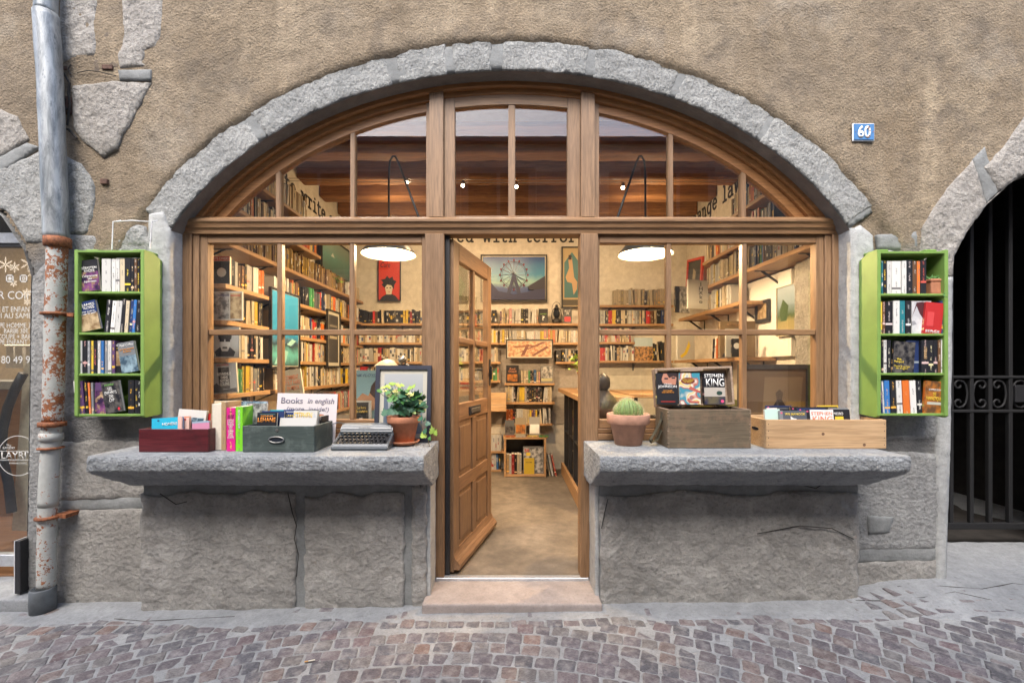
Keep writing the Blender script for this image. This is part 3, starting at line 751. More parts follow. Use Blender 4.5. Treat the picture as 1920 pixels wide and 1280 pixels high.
for pts in ([(540, 925), (548, 960), (556, 985), (552, 1010), (560, 1040), (556, 1080)], [(300, 925), (330, 945), (350, 940)], [(1140, 935), (1134, 960), (1128, 990)], [(1420, 1000), (1500, 985), (1560, 990), (1600, 1010)], [(1130, 905), (1300, 908), (1420, 905), (1500, 908), (1530, 915), (1545, 905), (1615, 906)]):
    bm = bmesh.new(); tube(bm, [(X_(x, 2.668), 2.668, Z_(y, 2.668)) for x, y in pts], .0028, 5); obj('crack', bm, M_dark, bld)
for (a, b) in ((-2.265, -.462), (.475, 2.135)):
    bm = bmesh.new()
    prism(bm, [(2.40, .985), (2.385, .955), (2.39, .90), (2.42, .875), (2.67, .752), (2.915, .752), (2.915, .985)], a, b, 'x')
    o = rough_solid('ledge', bm, M_ledge, bld, .022, .0048, 21, .009, .005)
    for v in o.data.vertices:
        if v.co.z > .93 and v.co.y > 2.44: v.co.z = .985 + (v.co.z - .985) * .25     # worn flat on top
        if v.co.z > .978: v.co.z = .978 + (v.co.z - .978) * .4
bm = bmesh.new(); prism(bm, [(-.515, -.03), (.535, -.03), (.535, .082), (-.515, .082)], 2.60, 2.94)
rough_solid('doorstep', bm, M_step, bld, .03, .002, 10, .010)
box('threshold_strip', M_alu, -.482, .505, 2.885, 2.93, .07, .0995, bld, .003)
for s, x in ((-1, -.494), (1, .522)):
    bm = bmesh.new(); bx(bm, x - .012, x + .012, 2.70, 2.905, .0, .97); rough_solid('door_jamb_plaster', bm, M_whitejamb, bld, .04, .003, 9, .004)

# ------------------------------------------------------------------ oak shopfront
FR = 2.906
def fx(px): return (px - VX) * FR / FPX
def fz(py): return EYE + (VY - py) * FR / FPX
bm = bmesh.new(); bx(bm, fx(797), fx(833), 2.895, 3.01, .0955, fz(438.6), .004); sf = obj('shopfront_frame', bm, M_oakz, bld)
box('post', M_oakz, fx(1088), fx(1121), 2.895, 3.01, .0955, fz(438.6), sf, .004)
for a, b, y in ((341, 360, 2.900), (360.2, 372, 2.912), (1560.2, 1576, 2.900), (1548, 1560, 2.912)): box('post', M_oakz, fx(a), fx(b), y, 3.0, .985, fz(438.6), sf, .003)
bm = bmesh.new()
prism(bm, [(2.868, fz(414)), (2.868, fz(418)), (2.880, fz(422)), (2.884, fz(428)), (2.897, fz(432)), (2.90, fz(438.5)), (3.01, fz(438.5)), (3.01, fz(407)), (2.905, fz(407)), (2.885, fz(410))], fx(341), fx(1573), 'x')
obj('transom', bm, M_oakx, sf)
def arc_sweep(name, prof, mat, r_clip=None, zmin=2.43):
    bm = bmesh.new(); prev = None; first = None
    for t in [TS + .0 + (math.pi - 2 * TS) * i / 90 for i in range(91)]:
        ring = []
        for r, y in prof:
            p = ell(t, -r); ring.append(bm.verts.new((p[0], y, max(p[1], zmin - .06))))
        if prev:
            for k in range(len(prof)): bm.faces.new((prev[k], prev[(k + 1) % len(prof)], ring[(k + 1) % len(prof)], ring[k]))
        else: bm.faces.new(ring)
        prev = ring
    bm.faces.new(prev[::-1]); bmesh.ops.recalc_face_normals(bm, faces=bm.faces[:])
    return obj(name, bm, mat, sf)
arc_sweep('arch_moulding', [(-.01, 2.900), (.034, 2.900), (.042, 2.908), (.045, 2.925), (-.01, 3.0)], M_oakarc)
arc_sweep('arch_moulding', [(.040, 2.922), (.078, 2.918), (.082, 2.926), (.086, 2.944), (.04, 3.0)], M_oakarc)
arc_sweep('arched_sash', [(.080, 2.938), (.138, 2.934), (.150, 2.948), (.152, 2.972), (.08, 2.985)], M_oakarc)
# upper posts, sashes and panes
zt0, zt1 = fz(407), None
def post(px0, px1, y0, y1, r, mat=M_oakz, name='post', par=None):
    a, b = fx(px0), fx(px1); bm = bmesh.new(); n = 6
    pts = [(a, zt0)] + [(a + (b - a) * i / n, arch_z(a + (b - a) * i / n, -r)) for i in range(n + 1)] + [(b, zt0)]
    prism(bm, pts, y0, y1)
    es = [e for e in bm.edges if abs(e.verts[0].co.y - y0) < 1e-5 and abs(e.verts[1].co.y - y0) < 1e-5 and abs(e.verts[0].co.x - e.verts[1].co.x) < 1e-5]
    bmesh.ops.bevel(bm, geom=es, offset=.004, segments=2, affect='EDGES')
    return obj(name, bm, mat, par or sf)
post(805, 831.5, 2.897, 3.0, .046); post(1089, 1115, 2.897, 3.0, .046)
for a, b in ((797.5, 804.6), (1115.4, 1125)): post(a, b, 2.932, 2.98, .085, name='sash_stile')
for a, b in ((832, 852), (1065, 1088.6)): post(a, b, 2.924, 2.98, .075, name='sash_stile')
for a, b in ((953, 966), (654, 663), (513, 522), (1256, 1265), (1394, 1403)): post(a, b, 2.930, 2.975, .143, name='muntin')
def hbar(a, b, y0, y1, pt, pb, name='sash_rail', mat=M_oakx, bev=.003, par=None):
    return box(name, mat, fx(a), fx(b), y0, y1, fz(pb), fz(pt), par or sf, bev)
hbar(420, 797, 2.932, 2.98, 406, 409.5); hbar(853, 1065, 2.926, 2.98, 402.5, 409.5); hbar(1125.5, 1500, 2.932, 2.98, 406, 409.5)
# curved top rail of the centre casement
bm = bmesh.new()
a, b = fx(852.4), fx(1064.6); n = 12; xs = [a + (b - a) * i / n for i in range(n + 1)]
prism(bm, [(x, arch_z(x, -.075)) for x in xs] + [(x, arch_z(x, -.145)) for x in xs[::-1]], 2.926, 2.978); obj('sash_rail', bm, M_oakx, sf)
def pane_arc(px0, px1):
    a, b = fx(px0), fx(px1); n = 10; pts = []
    xs = [a + (b - a) * i / n for i in range(n + 1)]
    top = [(x, arch_z(x, -.135)) for x in xs]
    top = [p for p in top if p[1] > zt0 + .005]
    if top[0][0] > a: pts = [(top[0][0], zt0)] + top + [(b, zt0)]
    elif top[-1][0] < b: pts = [(a, zt0)] + top + [(top[-1][0], zt0)]
    else: pts = [(a, zt0)] + top + [(b, zt0)]
    bm = bmesh.new(); prism(bm, pts, 2.951, 2.955); obj('pane', bm, M_glass, sf)
for a, b in ((425, 517), (518, 658), (659, 800), (850, 959), (960, 1067), (1122, 1260), (1261, 1398), (1399, 1500)): pane_arc(a, b)
# lower windows
for (a, b, mun) in ((372, 797, (520, 657)), (1121, 1548, (1257, 1400))):
    ga, gb = (386, 790) if a < 900 else (1125, 1534)
    box('sash_stile', M_oakz, fx(a), fx(ga), 2.922, 2.985, fz(818), fz(439), sf, .003)
    box('sash_stile', M_oakz, fx(gb), fx(b), 2.922, 2.985, fz(818), fz(439), sf, .003)
    hbar(ga, gb, 2.924, 2.982, 439, 454)
    hbar(ga, gb, 2.924, 2.982, 787, 803); hbar(a, b, 2.905, 2.99, 803.5, 812, 'sill_moulding'); hbar(a, b, 2.893, 2.99, 812.5, 824, 'sill_moulding')
    hbar(ga, gb, 2.932, 2.976, 617, 627, 'muntin')
    for m in mun: box('muntin', M_oakz, fx(m - 4.5), fx(m + 4.5), 2.930, 2.978, fz(787), fz(454), sf, .004)
    xs = [ga] + list(mun) + [gb]
    for i in range(3):
        for (t, bb) in ((454, 622), (622, 787)):
            box('pane', M_glass, fx(xs[i]), fx(xs[i + 1]), 2.951, 2.955, fz(bb), fz(t), sf)
    # small glazing beads catch the light
    for i in range(3):
        for t in (455, 628): pass
# ------------------------------------------------------------------ door (open inwards, hinged at the left post)
dw, dh = .868, 2.195
door = empty('door', (X_(844, 2.95), 2.955, .105), (0, 0, math.atan2(1, .253)))
door.parent = bld
def db(name, mat, x0, x1, z0, z1, y0=-.022, y1=.022, bev=.003, par=None):
    bm = bmesh.new(); bx(bm, x0, x1, y0, y1, z0, z1, bev); return obj(name, bm, mat, par or door)
db('stile', M_doorw, 0, .105, 0, dh); db('stile', M_doorw, dw - .10, dw, 0, dh)
M_doorx = wood_mat('door_rail_oak', (.20, .105, .05), (.33, .19, .10), 'x')
db('rail', M_doorx, .106, dw - .101, dh - .12, dh); db('rail', M_doorx, .106, dw - .101, .98, 1.10); db('rail', M_doorx, .106, dw - .101, .505, .60); db('rail', M_doorx, .106, dw - .101, 0, .13)
mx = dw / 2
db('stile', M_doorw, mx - .045, mx + .045, .13, .505); db('stile', M_doorw, mx - .045, mx + .045, .60, .98)
db('muntin', M_doorw, mx - .02, mx + .02, 1.10, dh - .12, -.018, .018); db('muntin', M_doorx, .106, mx - .021, 1.515, 1.56, -.024, .024, .012); db('muntin', M_doorx, mx + .021, dw - .101, 1.515, 1.56, -.024, .024, .012)
for xa, xb in ((.106, mx - .046), (mx + .046, dw - .101)):
    for za, zb in ((.131, .504), (.601, .979)):
        bm = bmesh.new(); bx(bm, xa, xb, -.010, .010, za, zb); bx(bm, xa + .03, xb - .03, -.019, .019, za + .035, zb - .035, .008); obj('panel', bm, M_doorw, door)
    for za, zb in ((1.10, 1.515), (1.56, dh - .12)):
        bm = bmesh.new(); bx(bm, xa - .01, xb + .03, -.002, .002, za, zb); obj('pane', bm, M_glass, door)
bm = bmesh.new(); prism(bm, [(-.023, .02), (-.065, .02), (-.068, .05), (-.05, .075), (-.035, .085), (-.023, .12)], .0, dw + .01, 'x'); obj('weatherboard', bm, M_doorx, door)
ls = db('letter_slot', M_black, .30, .56, 1.005, 1.065, -.03, -.022, .002)
db('flap', M_brass, .33, .53, 1.018, 1.052, -.038, -.030, .003, ls)
bm = bmesh.new(); bx(bm, dw - .07, dw - .03, -.028, -.022, 1.20, 1.42, .003); bx(bm, dw - .065, dw - .035, -.045, -.03, 1.25, 1.36, .004)
hp = obj('lock_plate', bm, M_black, door)
bm = bmesh.new(); tube(bm, [(dw - .05, -.03, 1.33), (dw - .05, -.07, 1.33), (dw - .10, -.075, 1.33), (dw - .17, -.07, 1.325)], [.009, .009, .008, .010], 8); obj('handle', bm, M_black, hp)
bm = bmesh.new(); tube(bm, [(dw - .05, .03, 1.33), (dw - .05, .07, 1.33), (dw - .10, .075, 1.33), (dw - .17, .07, 1.325)], [.009, .009, .008, .010], 8); obj('handle', bm, M_black, hp)
box('hinge_side_strip', M_black, fx(833), fx(842), 2.935, 3.0, .0955, fz(437), sf, .002)  # black strip between the left post and the door's hinge edge

# ================================================================== BOOKSHOP INTERIOR
FZ, BY, CZ = .09, 6.05, 3.62
BS = 142.0                                     # px per metre at the back shelves
def bxp(px, Y=5.9): return X_(px, Y)
def bzp(py, Y=5.9): return Z_(py, Y)
S = lambda name, mat, *a, **k: tag(box(name, mat, *a, **k), kind='structure')
S('shop_floor', M_shopfloor, -2.62, 2.9, 2.93, 6.2, -.05, FZ)
w_back = S('wall_back', M_intwall, -2.62, 2.9, BY, 6.25, FZ, CZ + .2)
w_left = S('wall_left', M_intwall, -2.50, -2.2, 3.03, BY - .002, FZ, CZ + .2)
w_right = S('wall_right', M_intwall, 2.38, 2.62, 3.03, BY - .002, FZ, CZ + .2)
ceil = S('ceiling', M_beam, -2.62, 2.9, 3.03, 6.25, CZ, CZ + .12)
bm = bmesh.new(); prism(bm, [(3.02, 3.36), (3.30, 3.27), (3.36, 3.30), (3.38, 3.62), (3.02, 3.62)], -2.2, 2.38, 'x'); obj('plaster_soffit', bm, plain('soffit_plaster', (.30, .26, .21), .9), ceil)
for i, Y in enumerate((3.62, 4.10, 4.62, 5.16, 5.70)):
    bm = bmesh.new(); bx(bm, -2.2, 2.38, Y - .02, Y + .17, 3.40 + (i % 2) * .015, 3.615); rough_solid('beam', bm, M_beam, ceil, .07, .010, 7, .02, .008)
for s in (-1, 1):
    o = box('wall_inner_face', M_intwall, s * 2.2 if s < 0 else 2.14, -2.14 if s < 0 else 2.38, 3.021, 3.03, FZ, CZ)
    o.parent = w_left if s < 0 else w_right
patch('stone_pillar', [(2.18, FZ), (2.38, FZ), (2.38, 3.3), (2.18, 3.3)], 0, M_warmstone, w_right, .03, .014, .03, .06, .01).matrix_world = Matrix.Translation((2.30, 5.8, 0)) @ Matrix.Rotation(R(-90), 4, 'Z') if False else Matrix.Identity(4)
for o in list(scn.objects):
    if o.name == 'stone_pillar': bpy.data.objects.remove(o)
bm = bmesh.new(); bx(bm, 2.27, 2.379, 3.035, 3.60, FZ, 3.3); rough_solid('stone_pillar', bm, M_warmstone, w_right, .035, .022, 11, .02, .03)
# wall lettering in typewriter letters
INK = F((.015, .015, .018))
stroke_text('to write and change', .106, .022, INK, w_left, (-2.198, 4.36, 3.20), (0, 0, R(90)))
adv_ = sum(GL[c_][0] + .18 for c_ in 'the world is fill'.replace('.', ''))
stroke_text('the world is filled with terror', .100, .023, INK, w_back, (X_(857, BY) - .100 * adv_, BY - .002, 3.155), (0, 0, 0))
o, L_ = stroke_text('change laws', .115, .024, INK, w_right, (2.378, 5.97, 3.30), (0, 0, R(-90)))
# white panelled door and skirting seen on the right wall
box('wall_panel', M_cardw, 2.33, 2.376, 3.72, 4.62, 1.55, 2.28, w_right, .006)
box('wall_niche', M_intwall, 2.28, 2.376, 3.62, 4.86, 2.38, 2.46, w_right, .004)
box('wainscot', flat('green_wainscot', (.12, .13, .03)), 2.35, 2.376, 3.62, 6.04, FZ, 1.12, w_right)

# ---- book makers
CN = {'white': (.68, .67, .63), 'cream': (.60, .50, .34), 'black': (.018, .018, .022), 'navy': (.025, .045, .14), 'blue': (.04, .17, .45), 'teal': (.02, .17, .20),
      'red': (.52, .03, .03), 'orange': (.70, .17, .03), 'yellow': (.72, .50, .05), 'green': (.06, .28, .10), 'brown': (.14, .07, .035), 'grey': (.22, .23, .24),
      'purple': (.10, .05, .13), 'magenta': (.62, .02, .22), 'lime': (.22, .68, .03), 'tan': (.38, .26, .14), 'pink': (.60, .30, .30), 'gold': (.42, .28, .08)}
_bk = {}
def book_mesh(t, h, d):
    t, h, d = round(t, 3), round(h / .005) * .005, round(d / .005) * .005; k = (t, h, d)
    if k in _bk: return _bk[k]
    c = min(.0016, t * .12); g = .0015
    o = [(-t / 2, d), (-t / 2, g), (-t / 2 + g, 0), (t / 2 - g, 0), (t / 2, g), (t / 2, d), (t / 2 - c, d), (t / 2 - c, c + g), (-t / 2 + c, c + g), (-t / 2 + c, d)]
    bm = bmesh.new(); prism(bm, o, 0, h, 'z'); cm = mesh_of(bm, 'book', M_book)
    bm = bmesh.new(); bx(bm, -t / 2 + c + .0002, t / 2 - c - .0002, c + g, d - .002, .0015, h - .0015); pm = mesh_of(bm, 'pages', M_paper)
    _bk[k] = (cm, pm, t, h, d); return _bk[k]
ORD = 'first second third fourth fifth sixth seventh eighth ninth tenth eleventh twelfth thirteenth fourteenth fifteenth sixteenth seventeenth eighteenth nineteenth twentieth'.split()
def ordi(n):
    if n < 20: return ORD[n]
    return ('twenty-' + ORD[n - 20]) if n < 29 else ('thirtieth' if n == 29 else 'thirty-' + ORD[n - 30] if n < 39 else 'fortieth' if n == 39 else 'forty-' + ORD[min(n - 40, 8)])
books = []
def book(loc, t, h, d, cname, rz=0, lean=0, label='', group=None, tilt=0, rot=None):
    cm, pm, t, h, d = book_mesh(t, h, d); base = CN[cname] if isinstance(cname, str) else cname
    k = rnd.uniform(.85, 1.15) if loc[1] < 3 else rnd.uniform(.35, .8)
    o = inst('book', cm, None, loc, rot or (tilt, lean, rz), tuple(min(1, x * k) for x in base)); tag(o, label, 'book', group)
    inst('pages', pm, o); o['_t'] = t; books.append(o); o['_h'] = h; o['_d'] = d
    return o
def cover_art(o, items):
    """flat print on the front cover (local +x side); u from spine to fore-edge, v upwards, as fractions"""
    t, h, d = o['_t'], o['_h'], o['_d']; n = 0
    for it in items:
        n += 1; e = .0003 * n
        if it[0] == 'r':
            _, u0, u1, v0, v1, m = it; bm = bmesh.new(); bx(bm, t / 2 + .0001, t / 2 + .0003 + e, u0 * d, u1 * d, v0 * h, v1 * h); obj('cover_print', bm, m if not isinstance(m, tuple) else F(m), o)
        elif it[0] == 'p':
            _, pts, m = it; bm = bmesh.new(); prism(bm, [(u * d, v * h) for u, v in pts], t / 2 + .0001, t / 2 + .0003 + e, 'x'); obj('cover_print', bm, F(m), o)
        else:
            _, s, u0, u1, v0, v1, c = it
            text(s, (u1 - u0) * d, (v1 - v0) * h, F(c), o, (t / 2 + .0004 + e, (u0 + u1) / 2 * d, (v0 + v1) / 2 * h), (0, 0, R(90)), name='title')
def spine_text(o, s, v0, v1, w, c, up=True):
    h = o['_h']; text(s, (v1 - v0) * h, w, F(c), o, (0, -.0005, (v0 + v1) / 2 * h), (0, R(-90 if up else 90), 0), name='title')
stuffb = bmesh.new(); stl = stuffb.loops.layers.float_color.new('Col')
def stuff_book(x, y, z, t, h, d, col, rz, lean=0):
    M = Matrix.Translation((x, y, z)) @ Euler((0, lean, rz)).to_matrix().to_4x4()
    nf = len(stuffb.faces)
    vs = bx(stuffb, -t / 2, t / 2, 0, d, 0, h, 0, M)
    stuffb.faces.ensure_lookup_table()
    fs = {f for v in vs for f in v.link_faces}
    for f in fs:
        f.normal_update()
        c = (.6, .52, .38) if abs(f.normal.z) > .8 else col
        for l in f.loops: l[stl] = (*c, 1)
    lum = sum(col) / 3
    for q in range(rnd.choice((0, 1, 1, 2))):
        a = rnd.uniform(.1, .7) * h; b = min(h * .93, a + rnd.uniform(.04, .3) * h); w = t * rnd.choice((.14, .2, .45))
        ink = rnd.choice([(.05, .05, .06), (.35, .04, .03), (.05, .08, .2)]) if lum > .22 else rnd.choice([(.6, .58, .5), (.6, .4, .05), (.5, .5, .5)])
        f = stuffb.faces.new([stuffb.verts.new(M @ Vector(p)) for p in ((-w, -.0006, a), (w, -.0006, a), (w, -.0006, b), (-w, -.0006, b))])
        for l in f.loops: l[stl] = (*ink, 1)
PAL_MIX = [('cream', 24), ('white', 22), ('black', 22), ('tan', 8), ('red', 5), ('yellow', 5), ('grey', 6), ('brown', 6), ('navy', 4), ('blue', 2), ('green', 2), ('orange', 3)]
PAL_LIGHT = [('cream', 40), ('white', 36), ('tan', 8), ('black', 7), ('red', 3), ('yellow', 3)]
PAL_DARK = [('black', 60), ('grey', 10), ('brown', 12), ('cream', 7), ('yellow', 5), ('red', 4)]
PAL_GOLD = [('gold', 40), ('brown', 26), ('tan', 24), ('black', 6)]
PAL_BRIGHT = [('cream', 30), ('white', 24), ('red', 9), ('orange', 7), ('green', 4), ('yellow', 6), ('black', 12), ('purple', 4), ('blue', 3), ('pink', 6)]
def pickn(p):
    t = rnd.random() * sum(w for _, w in p)
    for n, w in p:
        t -= w
        if t <= 0: return n
    return p[0][0]
def row(p0, rz, L, pal, hs=(.175, .205), ts=(.014, .032), d=.13, where=None, group=None, gap=0.0, single=False, leanp=.1):
    """fill a length of shelf with books; single=True makes every book an object of its own"""
    u = Vector((math.cos(rz), math.sin(rz), 0)); x = 0; n = 0; p0 = Vector(p0); run_col = None; run = 0
    hb = None
    while True:
        t = rnd.uniform(*ts)
        if x + t > L: break
        if run <= 0: run_col = pickn(pal); run = rnd.choice((1, 1, 1, 2, 3)); hb = rnd.uniform(*hs)
        run -= 1; h = min(hs[1], hb + rnd.uniform(-.004, .004)); lean = 0
        if rnd.random() < leanp: lean = R(rnd.choice((-1, 1)) * rnd.uniform(2, 7)); x += abs(math.sin(lean)) * h * .5
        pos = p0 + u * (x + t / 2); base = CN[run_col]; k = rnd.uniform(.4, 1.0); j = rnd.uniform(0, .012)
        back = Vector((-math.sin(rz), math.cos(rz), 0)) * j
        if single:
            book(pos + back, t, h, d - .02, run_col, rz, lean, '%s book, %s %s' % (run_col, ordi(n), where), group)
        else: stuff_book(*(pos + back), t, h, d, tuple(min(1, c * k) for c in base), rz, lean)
        n += 1; x += t + rnd.uniform(.0005, .002) + (abs(math.sin(lean)) * h * .5 if lean else 0)
        if rnd.random() < gap: x += rnd.uniform(.02, .08)
def bracket(bm, x, y, z, rz, L=.16, drop=.11):
    M = Matrix.Translation((x, y, z)) @ Matrix.Rotation(rz, 4, 'Z')
    bx(bm, -.009, .009, -L, 0, -.006, -.001, 0, M); bx(bm, -.009, .009, -.006, -.001, -drop, -.006, 0, M)
    prism(bm, [(-L * .8, -.006), (-.006, -drop * .9), (-.006, -drop * .75), (-L * .65, -.006)], -.002, .002, 'x', M)

# ---- left wall
lsh = tag(empty('bookshelf', (-2.2, 4.5, FZ)), 'long wall of plank shelves on black brackets along the left side of the shop', 'bookshelf')
lsh.location = (0, 0, 0)
def lboard(z, y0, y1, xf=-1.95):
    box('shelf_board', M_shelfy, -2.198, xf, y0, y1, z - .032, z, lsh, .003)
    y = y0 + .12
    while y < y1:
        bm = bmesh.new(); bracket(bm, -2.198, y, z - .032, R(90), .22, .09); obj('bracket', bm, M_black, lsh); y += .55
NEAR = [(2.03, 'top shelf by left window', PAL_MIX), (1.78, 'second shelf by left window', PAL_DARK), (1.52, 'third shelf by left window', PAL_LIGHT), (1.27, 'lowest shelf by left window', PAL_MIX)]
for (z, wh, pal) in NEAR:
    lboard(z, 3.07, 3.64)
    row((-1.97, 3.13, z), R(90), .48, pal, (.17, .20), (.024, .044), .15, 'from the glass, ' + wh, 'spines on the left shelves next to the window', single=True, leanp=.06)
lboard(2.33, 3.07, 5.95); row((-1.98, 3.10, 2.33), R(90), 2.3, PAL_GOLD, (.17, .2), (.014, .024), .14, leanp=.02); row((-1.98, 5.5, 2.33), R(90), .4, PAL_MIX, (.15, .18))
lboard(2.60, 3.07, 4.62); row((-1.98, 3.10, 2.60), R(90), 1.5, PAL_MIX, (.16, .2), (.014, .024), .14)
lboard(2.88, 3.07, 4.50); row((-1.98, 3.30, 2.88), R(90), 1.1, PAL_LIGHT, (.17, .25), (.018, .03), .14)
for z, pal in ((2.05, PAL_MIX), (1.745, PAL_MIX), (1.515, PAL_LIGHT), (1.27, PAL_LIGHT)):
    lboard(z, 3.72, 5.95); row((-1.97, 3.74, z), R(90), 2.15, pal, (.165, .205), (.016, .030), .14, gap=.03)
row((-1.97, 5.0, .98), R(90), .8, PAL_MIX); lboard(.98, 3.4, 5.95); lboard(.7, 3.4, 5.95); row((-1.97, 3.5, .7), R(90), 2.3, PAL_MIX); row((-1.97, 3.5, .35), R(90), 2.3, PAL_DARK, (.25, .3)); lboard(.35, 3.4, 5.95)
box('upright', M_black, -2.195, -2.15, 3.655, 3.70, FZ, 2.29, lsh)

# ---- back wall
bsh = tag(empty('bookshelf', (0, 0, 0)), 'plank shelves crammed with books across the back wall of the shop', 'bookshelf')
def bboard(px0, px1, py, yf=5.88):
    a, b = bxp(px0), bxp(px1); z = bzp(py)
    box('shelf_board', M_shelfx, a, b, yf, BY - .002, z - .03, z, bsh, .003)
    x = a + .15
    while x < b:
        bm = bmesh.new(); bracket(bm, x, BY - .003, z - .03, 0, .14, .1); obj('bracket', bm, M_black, bsh); x += .5
    return a, b, z
box('backing', M_intgrey, bxp(655), bxp(1092), 6.035, 6.049, .7, bzp(606) - .04, bsh)
def brow(px0, px1, py, pal, single=False, where=None, group=None, board=True, **k):
    if board: bboard(px0, px1, py)
    row((bxp(px0) + .01, 5.905, bzp(py)), 0, bxp(px1) - bxp(px0) - .02, pal, where=where, group=group, single=single, **k)
brow(660, 795, 606, PAL_DARK, hs=(.155, .185), ts=(.02, .035)); brow(835, 935, 606, PAL_DARK, hs=(.16, .19))
brow(936, 1012, 606, PAL_BRIGHT, True, 'from left on shelf under the ferris wheel picture', 'books on the top shelf of the back wall', hs=(.16, .225), ts=(.02, .038), leanp=.2)
bboard(1013, 1092, 606)
brow(660, 935, 642, PAL_LIGHT, hs=(.15, .18)); brow(936, 1085, 642, PAL_BRIGHT, True, 'from left on second back shelf behind the door', 'books on the second shelf of the back wall', hs=(.15, .175), ts=(.022, .034), leanp=.1)
brow(660, 938, 678, PAL_LIGHT, hs=(.16, .19)); brow(660, 938, 713, PAL_MIX, hs=(.15, .185)); bboard(660, 950, 768)
brow(1042, 1085, 678, PAL_DARK, hs=(.15, .18))
bboard(946, 1040, 718); bboard(944, 1040, 753.5); bboard(946, 1036, 793.5)
row((bxp(977), 5.905, bzp(718)), 0, .26, PAL_BRIGHT, (.15, .175), (.02, .034), single=True, where='from left between covers below the girder picture', group='books below the bridge picture', leanp=.2)
row((bxp(948), 5.905, bzp(753.5)), 0, .62, PAL_BRIGHT, (.185, .205), (.022, .034), single=True, where='from left on doorway shelf below two covers', group='books on the fourth shelf in the doorway')
row((bxp(949), 5.905, bzp(793.5)), 0, .60, PAL_BRIGHT, (.17, .195), (.022, .032), single=True, where='from left on shelf above the low box', group='books on the shelf above the low box')
row((bxp(660), 5.905, bzp(768)), 0, 1.3, PAL_DARK, (.12, .2), (.02, .04))
brow(840, 945, 845, PAL_MIX, hs=(.18, .22)); brow(660, 940, 880, PAL_MIX, hs=(.2, .25))
# right part of the back wall
bboard(1125, 1262, 572); bboard(1100, 1262, 607); bboard(1100, 1190, 641); bboard(1100, 1262, 676)
row((bxp(1152), 5.905, bzp(572)), 0, .73, PAL_LIGHT, (.19, .235), (.024, .042), single=True, where='from left on shelf below the right pendant lamp', group='books on the top shelf at the back right', leanp=.25)
row((bxp(1112), 5.905, bzp(607)), 0, .98, PAL_MIX, (.17, .185), (.012, .02)); row((bxp(1105), 5.905, bzp(641)), 0, .55, PAL_BRIGHT, (.16, .185), (.014, .024))
row((bxp(1118), 5.905, bzp(676)), 0, .50, PAL_LIGHT, (.17, .20), (.016, .028)); row((bxp(1222), 5.905, bzp(676)), 0, .22, PAL_DARK, (.2, .26), (.016, .028))

# ---- right wall
rsh = tag(empty('bookshelf', (0, 0, 0)), 'stepped plank shelves on black brackets along the right side of the shop', 'bookshelf')
def rboard(z, y0, y1, xf=2.1):
    box('shelf_board', M_shelfy, xf, 2.377, y0, y1, z - .034, z, rsh, .003)
    y = y0 + .2
    while y < y1:
        bm = bmesh.new(); bracket(bm, 2.377, y, z - .034, R(-90), .25, .16); obj('bracket', bm, M_black, rsh); y += .6
rboard(2.90, 3.2, 4.35); row((2.13, 4.33, 2.90), R(-90), 1.1, PAL_MIX, (.17, .22), (.018, .032), .16)
rboard(2.60, 3.6, 4.90); row((2.13, 4.88, 2.60), R(-90), 1.25, PAL_MIX, (.18, .23), (.018, .03), .16)
rboard(2.33, 3.1, 4.90)
row((2.13, 4.86, 2.33), R(-90), .85, PAL_LIGHT, (.19, .24), (.022, .036), .16, 'from back on long right wall shelf', 'books on the long shelf of the right wall', single=True, leanp=.1)
row((2.13, 3.99, 2.33), R(-90), .8, PAL_MIX, (.17, .22), (.018, .03), .16)
rboard(2.065, 4.08, 5.6)
row((2.13, 4.95, 2.065), R(-90), .62, PAL_LIGHT, (.17, .21), (.02, .032), .16, 'from back beside the calligraphy cover', 'books beside the calligraphy cover', single=True, leanp=.1)
rboard(1.55, 4.0, 5.75)
row((2.13, 4.75, 1.55), R(-90), .25, PAL_BRIGHT, (.2, .25), (.02, .03), .16, leanp=.8)

# ---- covers turned outwards inside the shop
def face_out(loc, t, h, d, c, label, items, rz=-90, lean=0, tilt=0, group=None):
    M = Matrix.Translation(loc) @ Matrix.Rotation(R(rz + 90), 4, 'Z') @ Matrix.Rotation(R(tilt), 4, 'X') @ Matrix.Rotation(R(-lean), 4, 'Y') @ Matrix.Rotation(R(-90), 4, 'Z')
    o = book(loc, t, h, d, c, label=label, group=group); o.matrix_world = M
    cover_art(o, items); return o
def photo_mat(name, a, b, sc=6, c3=None):
    t = NT(name); n = t.noise(sc * 4, 4, .6); c = t.mix(t.ramp(n, [(.4, 0), (.6, 1)]), a, b)
    if c3: c = t.mix(t.ramp(t.noise(sc * 7, 3, .6, t.mapping((1, 1, 1), loc=(3, 3, 3))), [(.55, 0), (.6, 1)]), c, c3)
    t.col(c); t.rough(.35); return t.m
P_bw = photo_mat('printed_photo_grey', (.10, .10, .10), (.45, .44, .42)); P_blue = photo_mat('printed_photo_blue', (.05, .09, .13), (.30, .42, .48)); P_dark = photo_mat('printed_photo_dark', (.015, .015, .02), (.12, .11, .10), 8)
P_sand = photo_mat('printed_photo_sand', (.25, .16, .08), (.55, .42, .25)); P_col = photo_mat('printed_colour_swirl', (.55, .35, .05), (.04, .25, .35), 5, (.5, .05, .12))
P_or = photo_mat('printed_photo_orange', (.45, .16, .03), (.12, .06, .03), 6); P_pur = photo_mat('printed_photo_purple', (.03, .015, .05), (.22, .07, .2), 5, (.3, .2, .12))
WH, BK = (.75, .74, .7), (.02, .02, .025)
